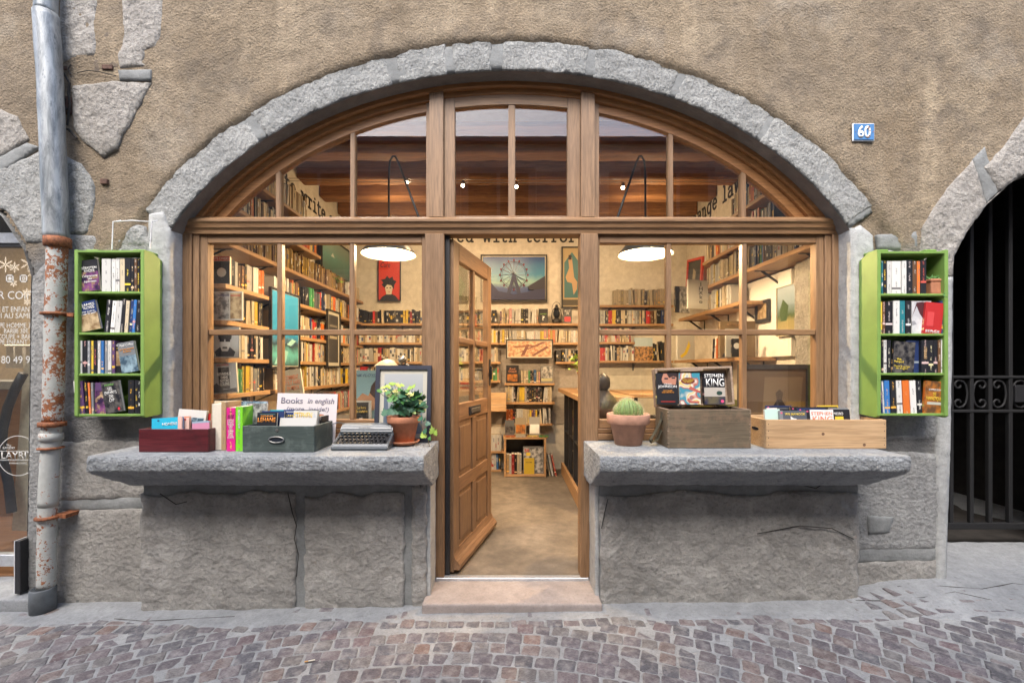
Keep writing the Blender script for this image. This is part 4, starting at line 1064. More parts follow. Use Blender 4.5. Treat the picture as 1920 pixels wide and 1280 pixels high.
face_out((-2.07, 3.10, 2.03), .02, .19, .135, 'white', 'cover with a red top band and pale disc on black, window end of left shelves',
         [('r', 0, 1, .84, 1, (.5, .03, .03)), ('r', .16, 1, .02, .82, (.02, .025, .025)), ('t', 'FAITS DIVERS', .05, .95, .87, .97, WH), ('p', [(.58 + .24 * math.cos(k * .52), .42 + .17 * math.sin(k * .52)) for k in range(12)], (.5, .5, .48))])
face_out((-2.09, 3.10, 1.78), .015, .20, .24, 'white', 'pale landscape album with two misty pictures, left shelves by window',
         [('r', .02, .62, .05, .95, P_bw), ('r', .65, .98, .05, .95, P_sand), ('r', .3, .62, .84, .88, (.06, .05, .12)), ('r', .66, .94, .84, .87, (.5, .04, .03))])
face_out((-2.07, 3.10, 1.52), .015, .215, .20, 'white', 'grey cover with a dark-haired face in dark glasses, left shelves by window',
         [('r', .04, .96, .03, .9, (.42, .42, .41)), ('p', [(.2, .05), (.8, .05), (.86, .2), (.66, .36), (.34, .36), (.14, .2)], (.04, .04, .045)), ('p', [(.32, .4), (.4, .22), (.6, .22), (.68, .4), (.68, .66), (.32, .66)], (.55, .54, .52)),
          ('p', [(.28, .6), (.72, .6), (.74, .8), (.5, .9), (.26, .8)], (.03, .03, .03)), ('r', .32, .48, .52, .62, BK), ('r', .52, .68, .52, .62, BK), ('r', .42, .58, .3, .36, (.06, .06, .06))])
face_out((-2.07, 3.10, 1.27), .018, .21, .19, 'white', 'grey cover with a dark tower block photo, lowest left shelf by window',
         [('r', .03, .97, .03, .97, (.38, .38, .37)), ('r', .34, .74, .15, .85, P_dark), ('p', [(.03, .03), (.97, .03), (.97, .16), (.5, .12), (.25, .35), (.03, .2)], (.08, .08, .08)),
          ('t', 'BIENVENUE\nDANS\nNOTRE\nCOLÈRE', .3, .8, .25, .68, WH), ('t', 'MARGINALES', .3, .75, .9, .96, (.5, .1, .1))], lean=4)
face_out((bxp(949), 5.90, bzp(718)), .02, .235, .165, 'black', 'dark cover with an arched orange desert picture, doorway back shelf', [('r', .1, .9, .1, .5, P_or), ('t', 'Red\nDead', .2, .8, .6, .85, (.5, .2, .1))])
face_out((bxp(1014), 5.90, bzp(718)), .02, .225, .16, 'grey', 'grey mountain cover beside the counter on back shelf', [('r', .05, .95, .3, .95, P_bw), ('r', .05, .95, .12, .28, (.4, .37, .2))])
face_out((bxp(1010), 5.90, bzp(606)), .02, .19, .12, 'black', 'black cover with a big question mark, beside the lantern', [('t', '?', .35, .65, .2, .5, WH), ('t', 'ON NE PEUT', .15, .85, .6, .68, (.3, .6, .1))])
face_out((bxp(1056), 5.89, bzp(606)), .02, .205, .11, 'black', 'black cover with a red square, right of the lantern', [('r', .15, .85, .1, .4, (.6, .03, .04)), ('t', 'MILLE ET\nUNE', .15, .85, .55, .85, WH)])
face_out((bxp(1189), 5.90, bzp(676)), .02, .30, .24, 'blue', 'tall cover with a crowded orange town under pale blue sky', [('r', 0, 1, .0, .62, photo_mat('printed_town', (.08, .05, .03), (.55, .30, .12), 9)), ('r', 0, 1, .62, 1, (.40, .50, .55))])
face_out((-1.72, 3.42, 1.22), .02, .21, .15, 'cream', 'cream book with orange hand lettering standing behind the sign', [('t', 'COMMENT\nTOUT FAIRE\nEN MIEUX', .12, .9, .25, .8, (.6, .16, .06))], lean=8)
face_out((X_(1268, 4.9), 4.95, 2.065), .02, .29, .2, 'black', 'dark cover with a pale slanted face print on the right wall shelf', [('r', .3, 1, 0, 1, P_bw)], rz=-70)
face_out((X_(1290, 4.6), 4.62, 2.065), .02, .30, .26, 'white', 'white cover with black brush calligraphy on the right wall shelf', [('t', 'I\nH\nX\nk\no', .52, .76, .2, .92, BK)], rz=-70)
face_out((X_(1272, 4.9), 4.95, 1.55), .02, .30, .26, 'white', 'cream record sleeve leaning under the calligraphy shelf', [('p', [(.15, .12), (.4, .25), (.6, .55), (.66, .7), (.74, .5), (.55, .2), (.25, .04)], (.75, .55, .04))], rz=-65)
face_out((X_(1350, 4.2), 4.22, 1.55), .05, .34, .33, 'tan', 'cardboard-brown box file lettered on top, beside the niche', [('t', 'RIMBAUD', .2, .75, .86, .93, (.25, .14, .06)), ('p', [(.05, .02), (.32, .02), (.3, .12), (.18, .16), (.08, .1)], BK)])
face_out((X_(1362, 3.98), 4.0, 1.55), .02, .25, .16, 'white', 'white cover with a small drawn moon, beside the niche', [('r', .3, .75, .15, .7, (.55, .55, .52))])
face_out((X_(1372, 3.93), 3.94, 1.55), .015, .16, .09, 'black', 'small black cover with a white moon in front of the box file', [('p', [(.5 + .3 * math.cos(k * .52), .6 + .17 * math.sin(k * .52)) for k in range(12)], (.6, .6, .58))])

def framed(name, label, px0, px1, py0, py1, Y, art, frame=(.02, .02, .022), fw=.018, mat_w=0, cat='picture', dep=.025, M=None, wh=None):
    """framed flat picture hanging frontal at depth Y, or placed by matrix M with size wh"""
    if M is None:
        w, h = X_(px1, Y) - X_(px0, Y), Z_(py0, Y) - Z_(py1, Y); M = Matrix.Translation((X_(px0, Y), Y, Z_(py1, Y)))
    else: w, h = wh
    o = empty(name); tag(o, label, cat)
    bm = bmesh.new()
    for a in ((0, w, 0, fw), (0, w, h - fw, h), (0, fw, fw, h - fw), (w - fw, w, fw, h - fw)): bx(bm, a[0], a[1], 0, dep, a[2], a[3])
    obj('frame', bm, F(frame), o)
    bm = bmesh.new(); bx(bm, fw * .9, w - fw * .9, dep * .5, dep * .9, fw * .9, h - fw * .9); obj('backing_card', bm, F((.50, .47, .39)) if mat_w else F(frame), o)
    a = fw + mat_w; n = 0
    for it in art:
        n += 1; y0 = dep * .5 - .0006 * n; W_, H_ = w - 2 * a, h - 2 * a
        if it[0] == 'p':
            bm = bmesh.new(); prism(bm, [(a + u * W_, a + v * H_) for u, v in it[1]], y0, dep * .5 + .0005); obj('print', bm, it[2] if not isinstance(it[2], tuple) else F(it[2]), o)
        elif it[0] == 't': text(it[1], (it[3] - it[2]) * W_, (it[5] - it[4]) * H_, F(it[6]), o, (a + (it[2] + it[3]) / 2 * W_, y0 - .0005, a + (it[4] + it[5]) / 2 * H_), shear=it[7] if len(it) > 7 else 0)
        elif it[0] == 'o': # ring
            _, u, v, r0, r1, m = it; bm = bmesh.new(); k = 36
            A = [bm.verts.new((a + u * W_ + r * math.cos(2 * math.pi * i / k), y0, a + v * H_ + r * math.sin(2 * math.pi * i / k))) for r in (r0 * H_, r1 * H_) for i in range(k)]
            for i in range(k): bm.faces.new((A[i], A[(i + 1) % k], A[k + (i + 1) % k], A[k + i]))
            obj('print', bm, F(m), o)
    o.matrix_world = M
    return o
RECT = [(0, 0), (1, 0), (1, 1), (0, 1)]
def grad_mat(name, stops, zs, z0=0):
    t = NT(name); z = t.sep()[2]; n = t.noise(9, 4, .6)
    f = t.math('ADD', t.math('MULTIPLY_ADD', z, 1 / zs, -z0 / zs), t.math('MULTIPLY_ADD', n, .22, -.11)); t.col(t.ramp(f, stops)); t.rough(.3); return t.m
M_fw = grad_mat('twilight_print', [(0, (.03, .05, .16)), (.3, (.05, .09, .25)), (.42, (.25, .45, .42)), (.6, (.04, .22, .38)), (1, (.02, .05, .22))], .62)
art = [('p', RECT, M_fw), ('o', .5, .58, .30, .315, (.02, .02, .05)), ('o', .5, .58, .27, .277, (.02, .02, .05))]
for k in range(16):
    a = k * math.pi / 8; u, v = .5 + .365 * math.cos(a) * .52 / .84 * 1.0, .58 + .345 * math.sin(a)
    art.append(('p', [(u - .012, v - .025), (u + .012, v - .025), (u + .014, v + .02), (u - .014, v + .02)], (.10, .01, .04)))
    c2 = (.5 + .3 * math.cos(a) * .6, .58 + .3 * math.sin(a)); d = .003; art.append(('p', [(.5 - d, .58 - d), (.5 + d, .58 + d), (c2[0] + d, c2[1] + d), (c2[0] - d, c2[1] - d)], (.03, .03, .07)))
art += [('p', [(.48, .58), (.52, .58), (.62, .12), (.56, .12), (.5, .45), (.44, .12), (.38, .12)], (.03, .04, .1)), ('p', [(0, 0), (1, 0), (1, .3), (.72, .18), (.5, .12), (.25, .2), (.12, .42), (0, .35)], (.025, .03, .09)), ('p', [(.72, .3), (1, .55), (1, .25), (.75, .22)], (.02, .02, .04))]
framed('picture', 'wide framed picture of a ferris wheel at blue dusk on back wall', 901, 1026, 477, 566, 6.0, art, mat_w=.012)
framed('picture', 'framed tan poster of a dancing figure at right of the doorway', 1053, 1092, 462, 577, 6.0, [('p', RECT, (.42, .32, .17)), ('p', [(.08, .15), (.92, .15), (.92, .75), (.5, .93), (.08, .75)], (.05, .16, .17)), ('p', [(.3, .82), (.5, .84), (.55, .7), (.62, .5), (.8, .42), (.78, .3), (.6, .2), (.5, .4), (.25, .42), (.15, .5), (.35, .66)], (.45, .3, .16)), ('p', [(.3, .8), (.48, .8), (.48, .88), (.32, .88)], (.03, .02, .02)), ('p', [(.0, .02), (1, .02), (1, .12), (0, .12)], (.08, .07, .05))], mat_w=0)
framed('picture', 'red poster with a wild-haired figure under the left pendant lamp', 708, 751, 484, 564, 6.0,
       [('p', RECT, (.62, .045, .02)), ('t', 'Cure', .08, .55, .8, .93, BK, .4), ('p', [(.05, 0), (.95, 0), (.8, .1), (.6, .16), (.4, .16), (.15, .08)], BK), ('p', [(.36, .14), (.6, .14), (.66, .3), (.58, .42), (.36, .42), (.3, .3)], (.7, .64, .5)),
        ('p', [(.28, .3), (.12, .38), (.22, .42), (.1, .5), (.3, .52), (.4, .6), (.5, .53), (.66, .58), (.68, .5), (.85, .46), (.74, .38), (.72, .26), (.6, .36), (.4, .38)], BK), ('p', [(.44, .19), (.54, .19), (.5, .21)], (.5, .05, .04)), ('p', [(.36, .29), (.44, .29), (.44, .31), (.36, .31)], BK), ('p', [(.51, .29), (.59, .29), (.59, .31), (.51, .31)], BK)], fw=.012)
framed('picture', 'wide framed print of rusty girders between the back shelves', 949, 1037, 636, 672.5, 5.86,
       [('p', RECT, photo_mat('printed_girders', (.35, .16, .09), (.55, .42, .26), 7)), ('p', [(.1, .1), (.2, .2), (.9, .95), (.8, .98)], (.16, .06, .05)), ('p', [(.3, .1), (.38, .1), (.5, .8), (.43, .8)], (.16, .06, .05)), ('p', [(.55, .1), (.6, .05), (.95, .6), (.9, .7)], (.16, .06, .05)), ('p', [(.14, .6), (.7, .68), (.7, .76), (.14, .7)], (.2, .08, .05))], mat_w=.012, fw=.014)
framed('picture', 'dark framed poster seen through the open door glass, left of ferris wheel', 846, 879, 470, 566, 6.0, [('p', RECT, (.06, .07, .04)), ('p', [(.1, .05), (.6, .1), (.9, .3), (.4, .55)], (.05, .12, .05)), ('p', [(.1, .75), (.3, .8), (.2, .9)], (.2, .4, .05))], fw=.014, mat_w=.006)
LW = lambda x, y, z: Matrix.Translation((x, y, z)) @ Matrix.Rotation(R(90), 4, 'Z')
M_sea = grad_mat('blue_poster_print', [(0, (.02, .04, .05)), (.18, (.10, .38, .38)), (.3, (.02, .04, .06)), (.36, (.05, .14, .22)), (.42, (.02, .20, .38)), (1, (.04, .28, .50))], .66)
framed('picture', 'tall blue framed poster with jagged dark foot against the left shelves', 0, 0, 0, 0, 0, [('p', RECT, M_sea), ('p', [(.1, .02), (.5, .05), (.6, .2), (.3, .24)], (.25, .5, .48)), ('p', [(.55, .3), (.7, .28), (.9, .36), (.75, .38)], (.3, .55, .52))], M=LW(-1.93, 3.62, 1.45), wh=(.50, .66), mat_w=.006, fw=.014)
framed('picture', 'narrow pale framed print of a dark window against the left shelves', 0, 0, 0, 0, 0, [('p', RECT, (.04, .04, .045)), ('p', [(.1, .5), (.9, .5), (.9, .56), (.1, .56)], (.35, .3, .22)), ('p', [(.1, .75), (.9, .75), (.9, .79), (.1, .79)], (.2, .18, .15))], M=LW(-1.93, 4.74, 1.46), wh=(.36, .62), mat_w=.035, fw=.016)
framed('picture', 'large green landscape picture standing above the upper left shelf', 0, 0, 0, 0, 0, [('p', RECT, grad_mat('green_print', [(0, (.03, .08, .07)), (.5, (.08, .22, .19)), (1, (.2, .26, .22))], .4)), ('p', [(.3, .5), (.36, .62), (.42, .5)], (.5, .55, .5))], M=LW(-2.1, 5.0, 2.56), wh=(.9, .42), fw=.014)
RW = lambda x, y, z, t=0: Matrix.Translation((x, y, z)) @ Matrix.Rotation(R(-90), 4, 'Z') @ Matrix.Rotation(R(t), 4, 'Y')
framed('picture', 'small black framed photo hanging on the white panel at the right', 0, 0, 0, 0, 0, [('p', RECT, P_sand)], M=RW(2.30, 4.22, 1.87, 0), wh=(.22, .20), fw=.03)
framed('picture', 'unframed landscape painting with a tree beside the stone pillar', 0, 0, 0, 0, 0, [('p', RECT, grad_mat('landscape_print', [(0, (.35, .28, .14)), (.3, (.3, .26, .12)), (.4, (.06, .10, .04)), (.7, (.25, .33, .38)), (1, (.35, .42, .48))], .4)), ('p', [(.2, .3), (.5, .3), (.6, .6), (.3, .75), (.1, .5)], (.05, .09, .03))], M=RW(2.30, 3.88, 1.72), wh=(.26, .42), fw=.004, frame=(.5, .45, .35))
framed('picture', 'dark board with red edge leaning above the back end of right shelf', 0, 0, 0, 0, 0, [('p', RECT, (.05, .05, .05)), ('p', [(.3, .1), (.5, .1), (.6, .7), (.4, .8)], (.3, .25, .18))], M=RW(2.2, 5.65, 2.30, 8), wh=(.45, .5), fw=.03, frame=(.5, .06, .04))
framed('picture', 'large brown framed portrait of a suited man leaning behind right window', 1385, 1522, 683, 800, 3.3, [('p', RECT, (.16, .10, .06)), ('p', [(.3, .0), (.9, 0), (.95, .85), (.35, .85)], (.25, .17, .10)), ('p', [(.42, 0), (.75, 0), (.68, .3), (.62, .42), (.54, .42), (.48, .3)], (.04, .03, .03)), ('p', [(.54, .42), (.62, .42), (.64, .55), (.58, .62), (.52, .55)], (.12, .08, .055))], fw=.035, frame=(.05, .04, .035))

# ---- furniture and small things inside
ctr = tag(empty('counter'), 'dark bookshelf counter with a worn timber top running back from the door', 'counter')
box('counter_top', M_shelfy, .62, 1.12, 4.05, 5.80, 1.145, 1.195, ctr, .006); box('counter_base', M_blackwood, .69, 1.08, 4.1, 5.76, FZ, .2, ctr)
box('kick_board', M_shelfy, .655, .688, 4.08, 5.78, FZ, .24, ctr, .003)
for i, y in enumerate((4.1, 4.5, 4.9, 5.3, 5.72)): box('upright', M_blackwood, .69, 1.06, y, y + .035, .2, 1.145, ctr)
box('counter_shelf', M_blackwood, .70, 1.06, 4.1, 5.76, .64, .66, ctr); box('back_board', M_blackwood, 1.06, 1.08, 4.1, 5.76, .2, 1.145, ctr)
for y in (4.14, 4.54, 4.94, 5.34):
    for z in (.2, .66): row((.73, y + .36, z), R(-90), .35, PAL_MIX, (.24, .34), (.016, .034), .2)
tbl = tag(empty('table'), 'orange timber table top behind the cactus in the right window', 'table')
box('table_top', M_shelfx, 1.15, 2.1, 4.35, 5.2, 1.16, 1.2, tbl, .005)
for x in (1.2, 2.0):
    for y in (4.4, 5.1): box('leg', M_black, x, x + .05, y, y + .05, FZ, 1.16, tbl)
lb = tag(empty('book_box'), 'low open wooden box of books standing on the floor at the back', 'box')
a, b = bxp(945, 5.6), bxp(1024, 5.6)
for nm, q in (('side_panel', (a, a + .025, FZ, .56)), ('side_panel', (b - .025, b, FZ, .56)), ('bottom_panel', (a + .026, b - .026, FZ + .005, FZ + .03)), ('top_panel', (a - .01, b + .01, .561, .585))): box(nm, M_shelfx, q[0], q[1], 5.6, 5.87, q[2], q[3], lb, .002)
box('back_panel', M_blackwood, a + .026, b - .026, 5.85, 5.87, FZ + .03, .56, lb)
row((a + .03, 5.62, FZ + .032), 0, .2, PAL_MIX, (.22, .26), (.024, .036), .16, 'from left inside the low wooden box', 'books inside the low wooden box', single=True)
face_out((a + .24, 5.66, FZ + .032), .02, .34, .26, 'grey', 'tall grey magazine with red figures inside the low wooden box', [('r', .03, .95, .03, .95, P_bw), ('t', '36', .06, .3, .8, .92, (.6, .05, .03)), ('r', .15, .35, .66, .78, (.7, .5, .05))])
face_out((a + .25, 5.63, FZ + .032), .014, .20, .13, 'yellow', 'yellow paperback in front of the grey magazine', [('t', 'NOTRE', .2, .8, .7, .78, BK)])
for i, (c, dx, h, w) in enumerate((('grey', .0, .19, .12), ('cream', .13, .22, .14), ('white', .31, .23, .135))):
    face_out((a + .01 + dx, 5.70, .60), .014, h, w, c, '%s cover propped on the low wooden box' % ('grey portrait', 'sandy landscape', 'plain white')[i], [('r', .08, .92, .1, .6, (P_dark, P_or, M_cardw)[i])], group=None)
for i, (c, dx, l) in enumerate((('orange', .02, 'orange'), ('white', .15, 'white'), ('yellow', .30, 'yellow'), ('green', .44, 'green'))):
    o = book((a + dx, 5.61, .60), .012, .12, .09, c, label='%s paperback lying flat on the low wooden box' % l); o.rotation_euler = (0, R(90), 0); o.location = (a + dx, 5.60, .594)
for i, (c, x) in enumerate((('cream', .055), ('white', .09), ('red', .13))):
    o = book((b + x, 5.66, FZ), .022, .27, .16, c, 0, R(-12), label='%s book leaning at the right side of the low box' % c)
wc = tag(empty('wooden_crate'), 'wooden crate on a back shelf seen beside the open door', 'crate')
ca, cb = bxp(898, 5.7), bxp(949, 5.7); cz = bzp(768, 5.9)
for k in range(3): box('slat', M_pine, ca, cb, 5.70, 5.715, cz + .08 * k, cz + .08 * k + .076, wc, .002)
box('end_panel', M_pine, ca, ca + .015, 5.716, 5.87, cz, cz + .236, wc); box('end_panel', M_pine, cb - .015, cb, 5.716, 5.87, cz, cz + .236, wc)
# lantern
ln = tag(empty('lantern', (bxp(1044), 5.93, bzp(606))), 'black hurricane lantern standing on the top back shelf', 'lantern')
bm = bmesh.new(); lathe(bm, [(.05, 0), (.055, .01), (.055, .05), (.03, .065), (.028, .08)], 16); obj('fuel_tank', bm, M_black, ln, True)
bm = bmesh.new(); lathe(bm, [(.028, .08), (.045, .11), (.045, .15), (.026, .19)], 16); obj('glass_chimney', bm, M_darkglass, ln, True)
bm = bmesh.new(); lathe(bm, [(.034, .19), (.03, .21), (.018, .22), (.018, .245), (.004, .25)], 16); obj('chimney_cap', bm, M_black, ln, True)
bm = bmesh.new(); tube(bm, [(-.055, 0, .03), (-.065, 0, .1), (-.055, 0, .17), (-.03, 0, .2)], .006, 6); tube(bm, [(.055, 0, .03), (.065, 0, .1), (.055, 0, .17), (.03, 0, .2)], .006, 6); obj('side_tube', bm, M_black, ln)
bm = bmesh.new(); tube(bm, [(-.06, 0, .18)] + [(.06 * math.cos(a), 0, .2 + .085 * math.sin(a)) for a in [math.pi - k * math.pi / 8 for k in range(9)]] + [(.06, 0, .18)], .003, 5); obj('bail_handle', bm, M_black, ln)
# fan-like dark clock on shelf, stack on counter
for i, (z, w, c, l) in enumerate(((1.196, .24, 'red', 'lowest'), (1.222, .2, 'white', 'second'), (1.25, .22, 'red', 'third'), (1.276, .18, 'cream', 'fourth'), (1.302, .2, 'tan', 'topmost'))):
    o = book((.86 + .01 * i, 5.1, z), .024, w, .16, c, label='%s book of the flat pile on the counter, %s' % (c, l), group='pile on the counter'); o.rotation_euler = (R(0), R(90), 0); o.location = (.78 + .01 * i, 5.1, z + .013)
# leafy plants inside
def leafy(name, label, loc, n, r, mat, ls=.05, hang=0, potc=M_terra, up=.5, pr=.05):
    o = tag(empty(name, loc), label, 'plant'); bm = bmesh.new(); lathe(bm, [(pr * .7, 0), (pr, pr * 1.5), (pr * 1.08, pr * 1.5), (pr * 1.08, pr * 1.9), (pr * .9, pr * 1.9), (pr * .85, pr * 1.7)], 16); obj('pot', bm, potc, o, True)
    stm = bmesh.new()
    me = bmesh.new(); vs = [me.verts.new(p) for p in ((0, 0, 0), (.5, .12, .08), (.3, .6, .12), (0, 1, .0), (-.3, .6, .12), (-.5, .12, .08), (0, .45, 0))]
    for f in ((0, 1, 6), (1, 2, 6), (2, 3, 6), (3, 4, 6), (4, 5, 6), (5, 0, 6)): me.faces.new([vs[i] for i in f])
    lm = mesh_of(me, 'leaf', mat, True)
    for k in range(n):
        a = rnd.uniform(0, 6.28); e = rnd.uniform(.1, 1) ; rr = r * rnd.uniform(.3, 1)
        p = Vector((rr * math.cos(a) * math.cos(e * 1.2), rr * math.sin(a) * math.cos(e * 1.2) * .8, pr * 1.9 + rr * (math.sin(e * 1.3) * up * 2) - hang * rr))
        if k % 3 == 0: tube(stm, [(0, 0, pr * 1.7), p * .5 + Vector((0, 0, .03)), p], [.003, .002, .0015], 5)
        inst('leaf', lm, o, p, (rnd.uniform(-.8, .8), rnd.uniform(-.6, .6), a + rnd.uniform(-1, 1)), scale=(ls * rnd.uniform(.6, 1.1),) * 3)
    tag(obj('stems', stm, M_stem, o), kind='stuff')
    return o
leafy('potted_plant', 'bushy bright green plant on the counter behind the right door post', (X_(1092, 4.55), 4.55, 1.2 + .12), 70, .17, M_leafy, .05, up=.6)
leafy('potted_plant', 'trailing green plant on an upper left shelf below the green picture', (-2.03, 5.1, 2.33), 40, .15, M_leafy, .05, pr=.04)
# desk lamp behind the framed picture
dl = tag(empty('desk_lamp', (X_(745, 3.2), 3.2, 1.38)), 'cream desk lamp head leaning above the framed picture', 'lamp')
bm = bmesh.new(); lathe(bm, [(.002, .075), (.03, .07), (.065, .045), (.092, .012), (.095, 0), (.09, .003), (.06, .035), (.02, .058)], 24, Matrix.Translation((-.07, 0, .06)) @ Matrix.Rotation(R(12), 4, 'Y'), cap=False); obj('lamp_shade', bm, M_cream, dl, True)
bm = bmesh.new(); lathe(bm, [(.02, 0), (.024, .01), (.024, .05), (.016, .06)], 14, Matrix.Translation((0.01, 0, .115)) @ Matrix.Rotation(R(60), 4, 'Y')); obj('socket', bm, M_brass, dl, True)
bm = bmesh.new(); tube(bm, [(.04, 0, .12), (.10, .02, .07), (.14, .03, -.05), (.10, .03, -.28)], .007, 6); obj('arm', bm, M_brass, dl, True)
bm = bmesh.new(); lathe(bm, [(.07, -.30), (.07, -.285), (.02, -.27)], 16, Matrix.Translation((.1, .03, 0))); obj('base', bm, M_black, dl, True)
# window-side display bench that carries the things just behind the glass
for (xa, xb, l) in ((-2.1, -.58, 'left'), (1.13, 2.2, 'right')):
    d = tag(empty('display_bench'), 'dark timber display bench just inside the %s window' % l, 'bench')
    box('bench_top', M_blackwood, xa, xb, 3.04, 3.62, 1.04, 1.075, d, .003); box('front_board', M_blackwood, xa, xb, 3.04, 3.06, FZ, 1.04, d)
    box('end_board', M_blackwood, xa, xa + .02, 3.061, 3.6, FZ, 1.04, d); box('end_board', M_blackwood, xb - .02, xb, 3.061, 3.6, FZ, 1.04, d)
for nm in ('record_sleeve',):
    o = tag(empty(nm, (X_(664, 3.15), 3.15, 1.075)), 'tall blue and tan record sleeve leaning behind the left window', 'record sleeve')
    bm = bmesh.new(); bx(bm, 0, .20, 0, .006, .0, .36); obj('sleeve', bm, F((.20, .33, .36)), o)
    bm = bmesh.new(); prism(bm, [(.01, .08), (.14, .08), (.16, .16), (.19, .22), (.17, .27), (.13, .25), (.10, .18), (.06, .2), (.02, .16)], -.0012, -.0001); obj('print', bm, F((.42, .22, .12)), o)
    bm = bmesh.new(); prism(bm, [(.11, .2), (.15, .16), (.19, .2), (.2, .28), (.15, .29), (.12, .25)], -.0022, -.0013); obj('print', bm, F((.06, .035, .03)), o)
    text('NK FLOYD', .15, .022, F((.08, .12, .2)), o, (.085, -.0008, .325), shear=.3)
face_out((X_(663, 3.08), 3.10, 1.075), .015, .15, .115, 'white', 'black cookery book cover with white border behind the left window', [('r', .0, .86, .0, .93, (.02, .02, .02)), ('t', 'Le livre\nde cuisine', .08, .8, .45, .75, (.6, .42, .05)), ('r', .3, .5, .05, .2, WH)])
leafname = None
# statue-like seated figure: dark round vase behind the cactus
vz = tag(empty('statuette', (X_(1131, 3.3), 3.3, 1.075)), 'dark brown robed statuette behind the glass left of the cactus', 'statuette')
bm = bmesh.new(); lathe(bm, [(.10, 0), (.118, .03), (.112, .10), (.088, .16), (.05, .195), (.034, .215)], 22, wob=.01); obj('body', bm, plain('bronze_brown', (.045, .03, .02), .45, 0, .3, 30, .3), vz, True)
bm = bmesh.new(); lathe(bm, [(.03, .212), (.046, .235), (.052, .27), (.044, .305), (.02, .33), (.004, .338)], 18, wob=.006); obj('head', bm, plain('bronze_dark', (.035, .024, .016), .45), vz, True)

# ---- lamps
M_bulb = emit('lit_bulb', (1, .82, .55), 30)
M_hoodin = flat('white_enamel_inside', (.85, .8, .7), .4)
def add_light(typ, name, loc, e, col=(1, .68, .37), size=.05, rot=None, parent=None, spot=None):
    L = bpy.data.lights.new(name, typ); L.energy = e; L.color = col
    if typ == 'AREA': L.size = size; L.shape = 'DISK'
    else: L.shadow_soft_size = size
    if spot: L.spot_size = R(spot); L.spot_blend = .6
    o = bpy.data.objects.new(name, L); o.location = loc
    if rot: o.rotation_euler = rot
    return link(o, parent)
PEND_W = 62
for (px, lab, s) in ((729, 'left enamel pendant lamp lit in front of the red poster', 1), (1210, 'right enamel pendant lamp lit in front of the pale back wall', -1)):
    Y = 3.62; x = X_(px, Y); z = Z_(477, Y)
    p = tag(empty('pendant_lamp', (x, Y, z)), lab, 'lamp')
    bm = bmesh.new(); lathe(bm, [(.232, -.004), (.235, .0), (.228, .012), (.15, .10), (.07, .15), (.045, .17), (.045, .22), (.02, .23)], 36, cap=False); lathe(bm, [(.02, .229), (.043, .219), (.043, .172), (.067, .148), (.147, .097), (.226, .009), (.232, -.004)], 36, cap=False); obj('lamp_shade', bm, M_shadegrey, p, True)
    bm = bmesh.new(); lathe(bm, [(.06, .1445), (.145, .094), (.223, .007)], 36, cap=False); obj('inner_reflector', bm, M_hoodin, p, True)
    bm = bmesh.new(); bmesh.ops.create_icosphere(bm, subdivisions=3, radius=.04); bmesh.ops.translate(bm, verts=bm.verts[:], vec=(0, 0, .075)); obj('bulb', bm, emit('lit_bulb_glass', (1, .80, .55), 20), p, True)
    add_light('POINT', 'lamp_light', (0, 0, .022), PEND_W, parent=p, size=.03)
    p.scale = (.93, .93, 1)
    bm = bmesh.new(); g = [(0, 0, .22), (0, 0, .55), (s * .005, -.01, .68), (s * .02, -.03, .745), (s * .05, -.06, .765), (s * .085, -.10, .745), (s * .13, -.17, .66), (s * .40, -.60, .07)]
    tube(bm, g, .009, 8); obj('gooseneck_arm', bm, M_black, p, True)
cab = bmesh.new()
for dz in (0, .045): tube(cab, [(-2.19, 4.30 + dz, 3.245 + dz), (0, 4.28 + dz, 3.22 + dz), (2.37, 4.32 + dz, 3.25 + dz)], .0025, 5)
cb_ = tag(empty('cable_light_system'), 'pair of thin cables carrying four small lit spotlights below the beams', 'spotlights'); tag(obj('cable', cab, M_brass, cb_), kind='stuff')
for px, py in ((762, 341), (868, 347), (968, 349), (1168, 351)):
    x = X_(px, 4.26); z = Z_(py, 4.26)
    bm = bmesh.new(); tube(bm, [(x, 4.3, 3.235), (x, 4.27, z + .03)], .004, 6); lathe(bm, [(.012, .0), (.02, .01), (.014, .04)], 10, Matrix.Translation((x, 4.26, z))); h = obj('spotlight', bm, M_brass, cb_)
    bm = bmesh.new(); bmesh.ops.create_icosphere(bm, subdivisions=2, radius=.016); bmesh.ops.translate(bm, verts=bm.verts[:], vec=(x, 4.26, z - .005)); obj('bulb', bm, M_bulb, h)
    add_light('SPOT', 'lamp_light', (x, 4.26, z - .03), 22, rot=(R(25), 0, 0), parent=None, spot=165, size=.03)
# point lights without fixtures at the back of the room
for x in (-1.3, 1.5): add_light('POINT', 'lamp_light', (x, 5.0, 3.1), 6, size=.06)
tag(obj('books', stuffb, M_bookstuff), 'remaining closely packed spines filling the deeper shop shelves', kind='stuff')

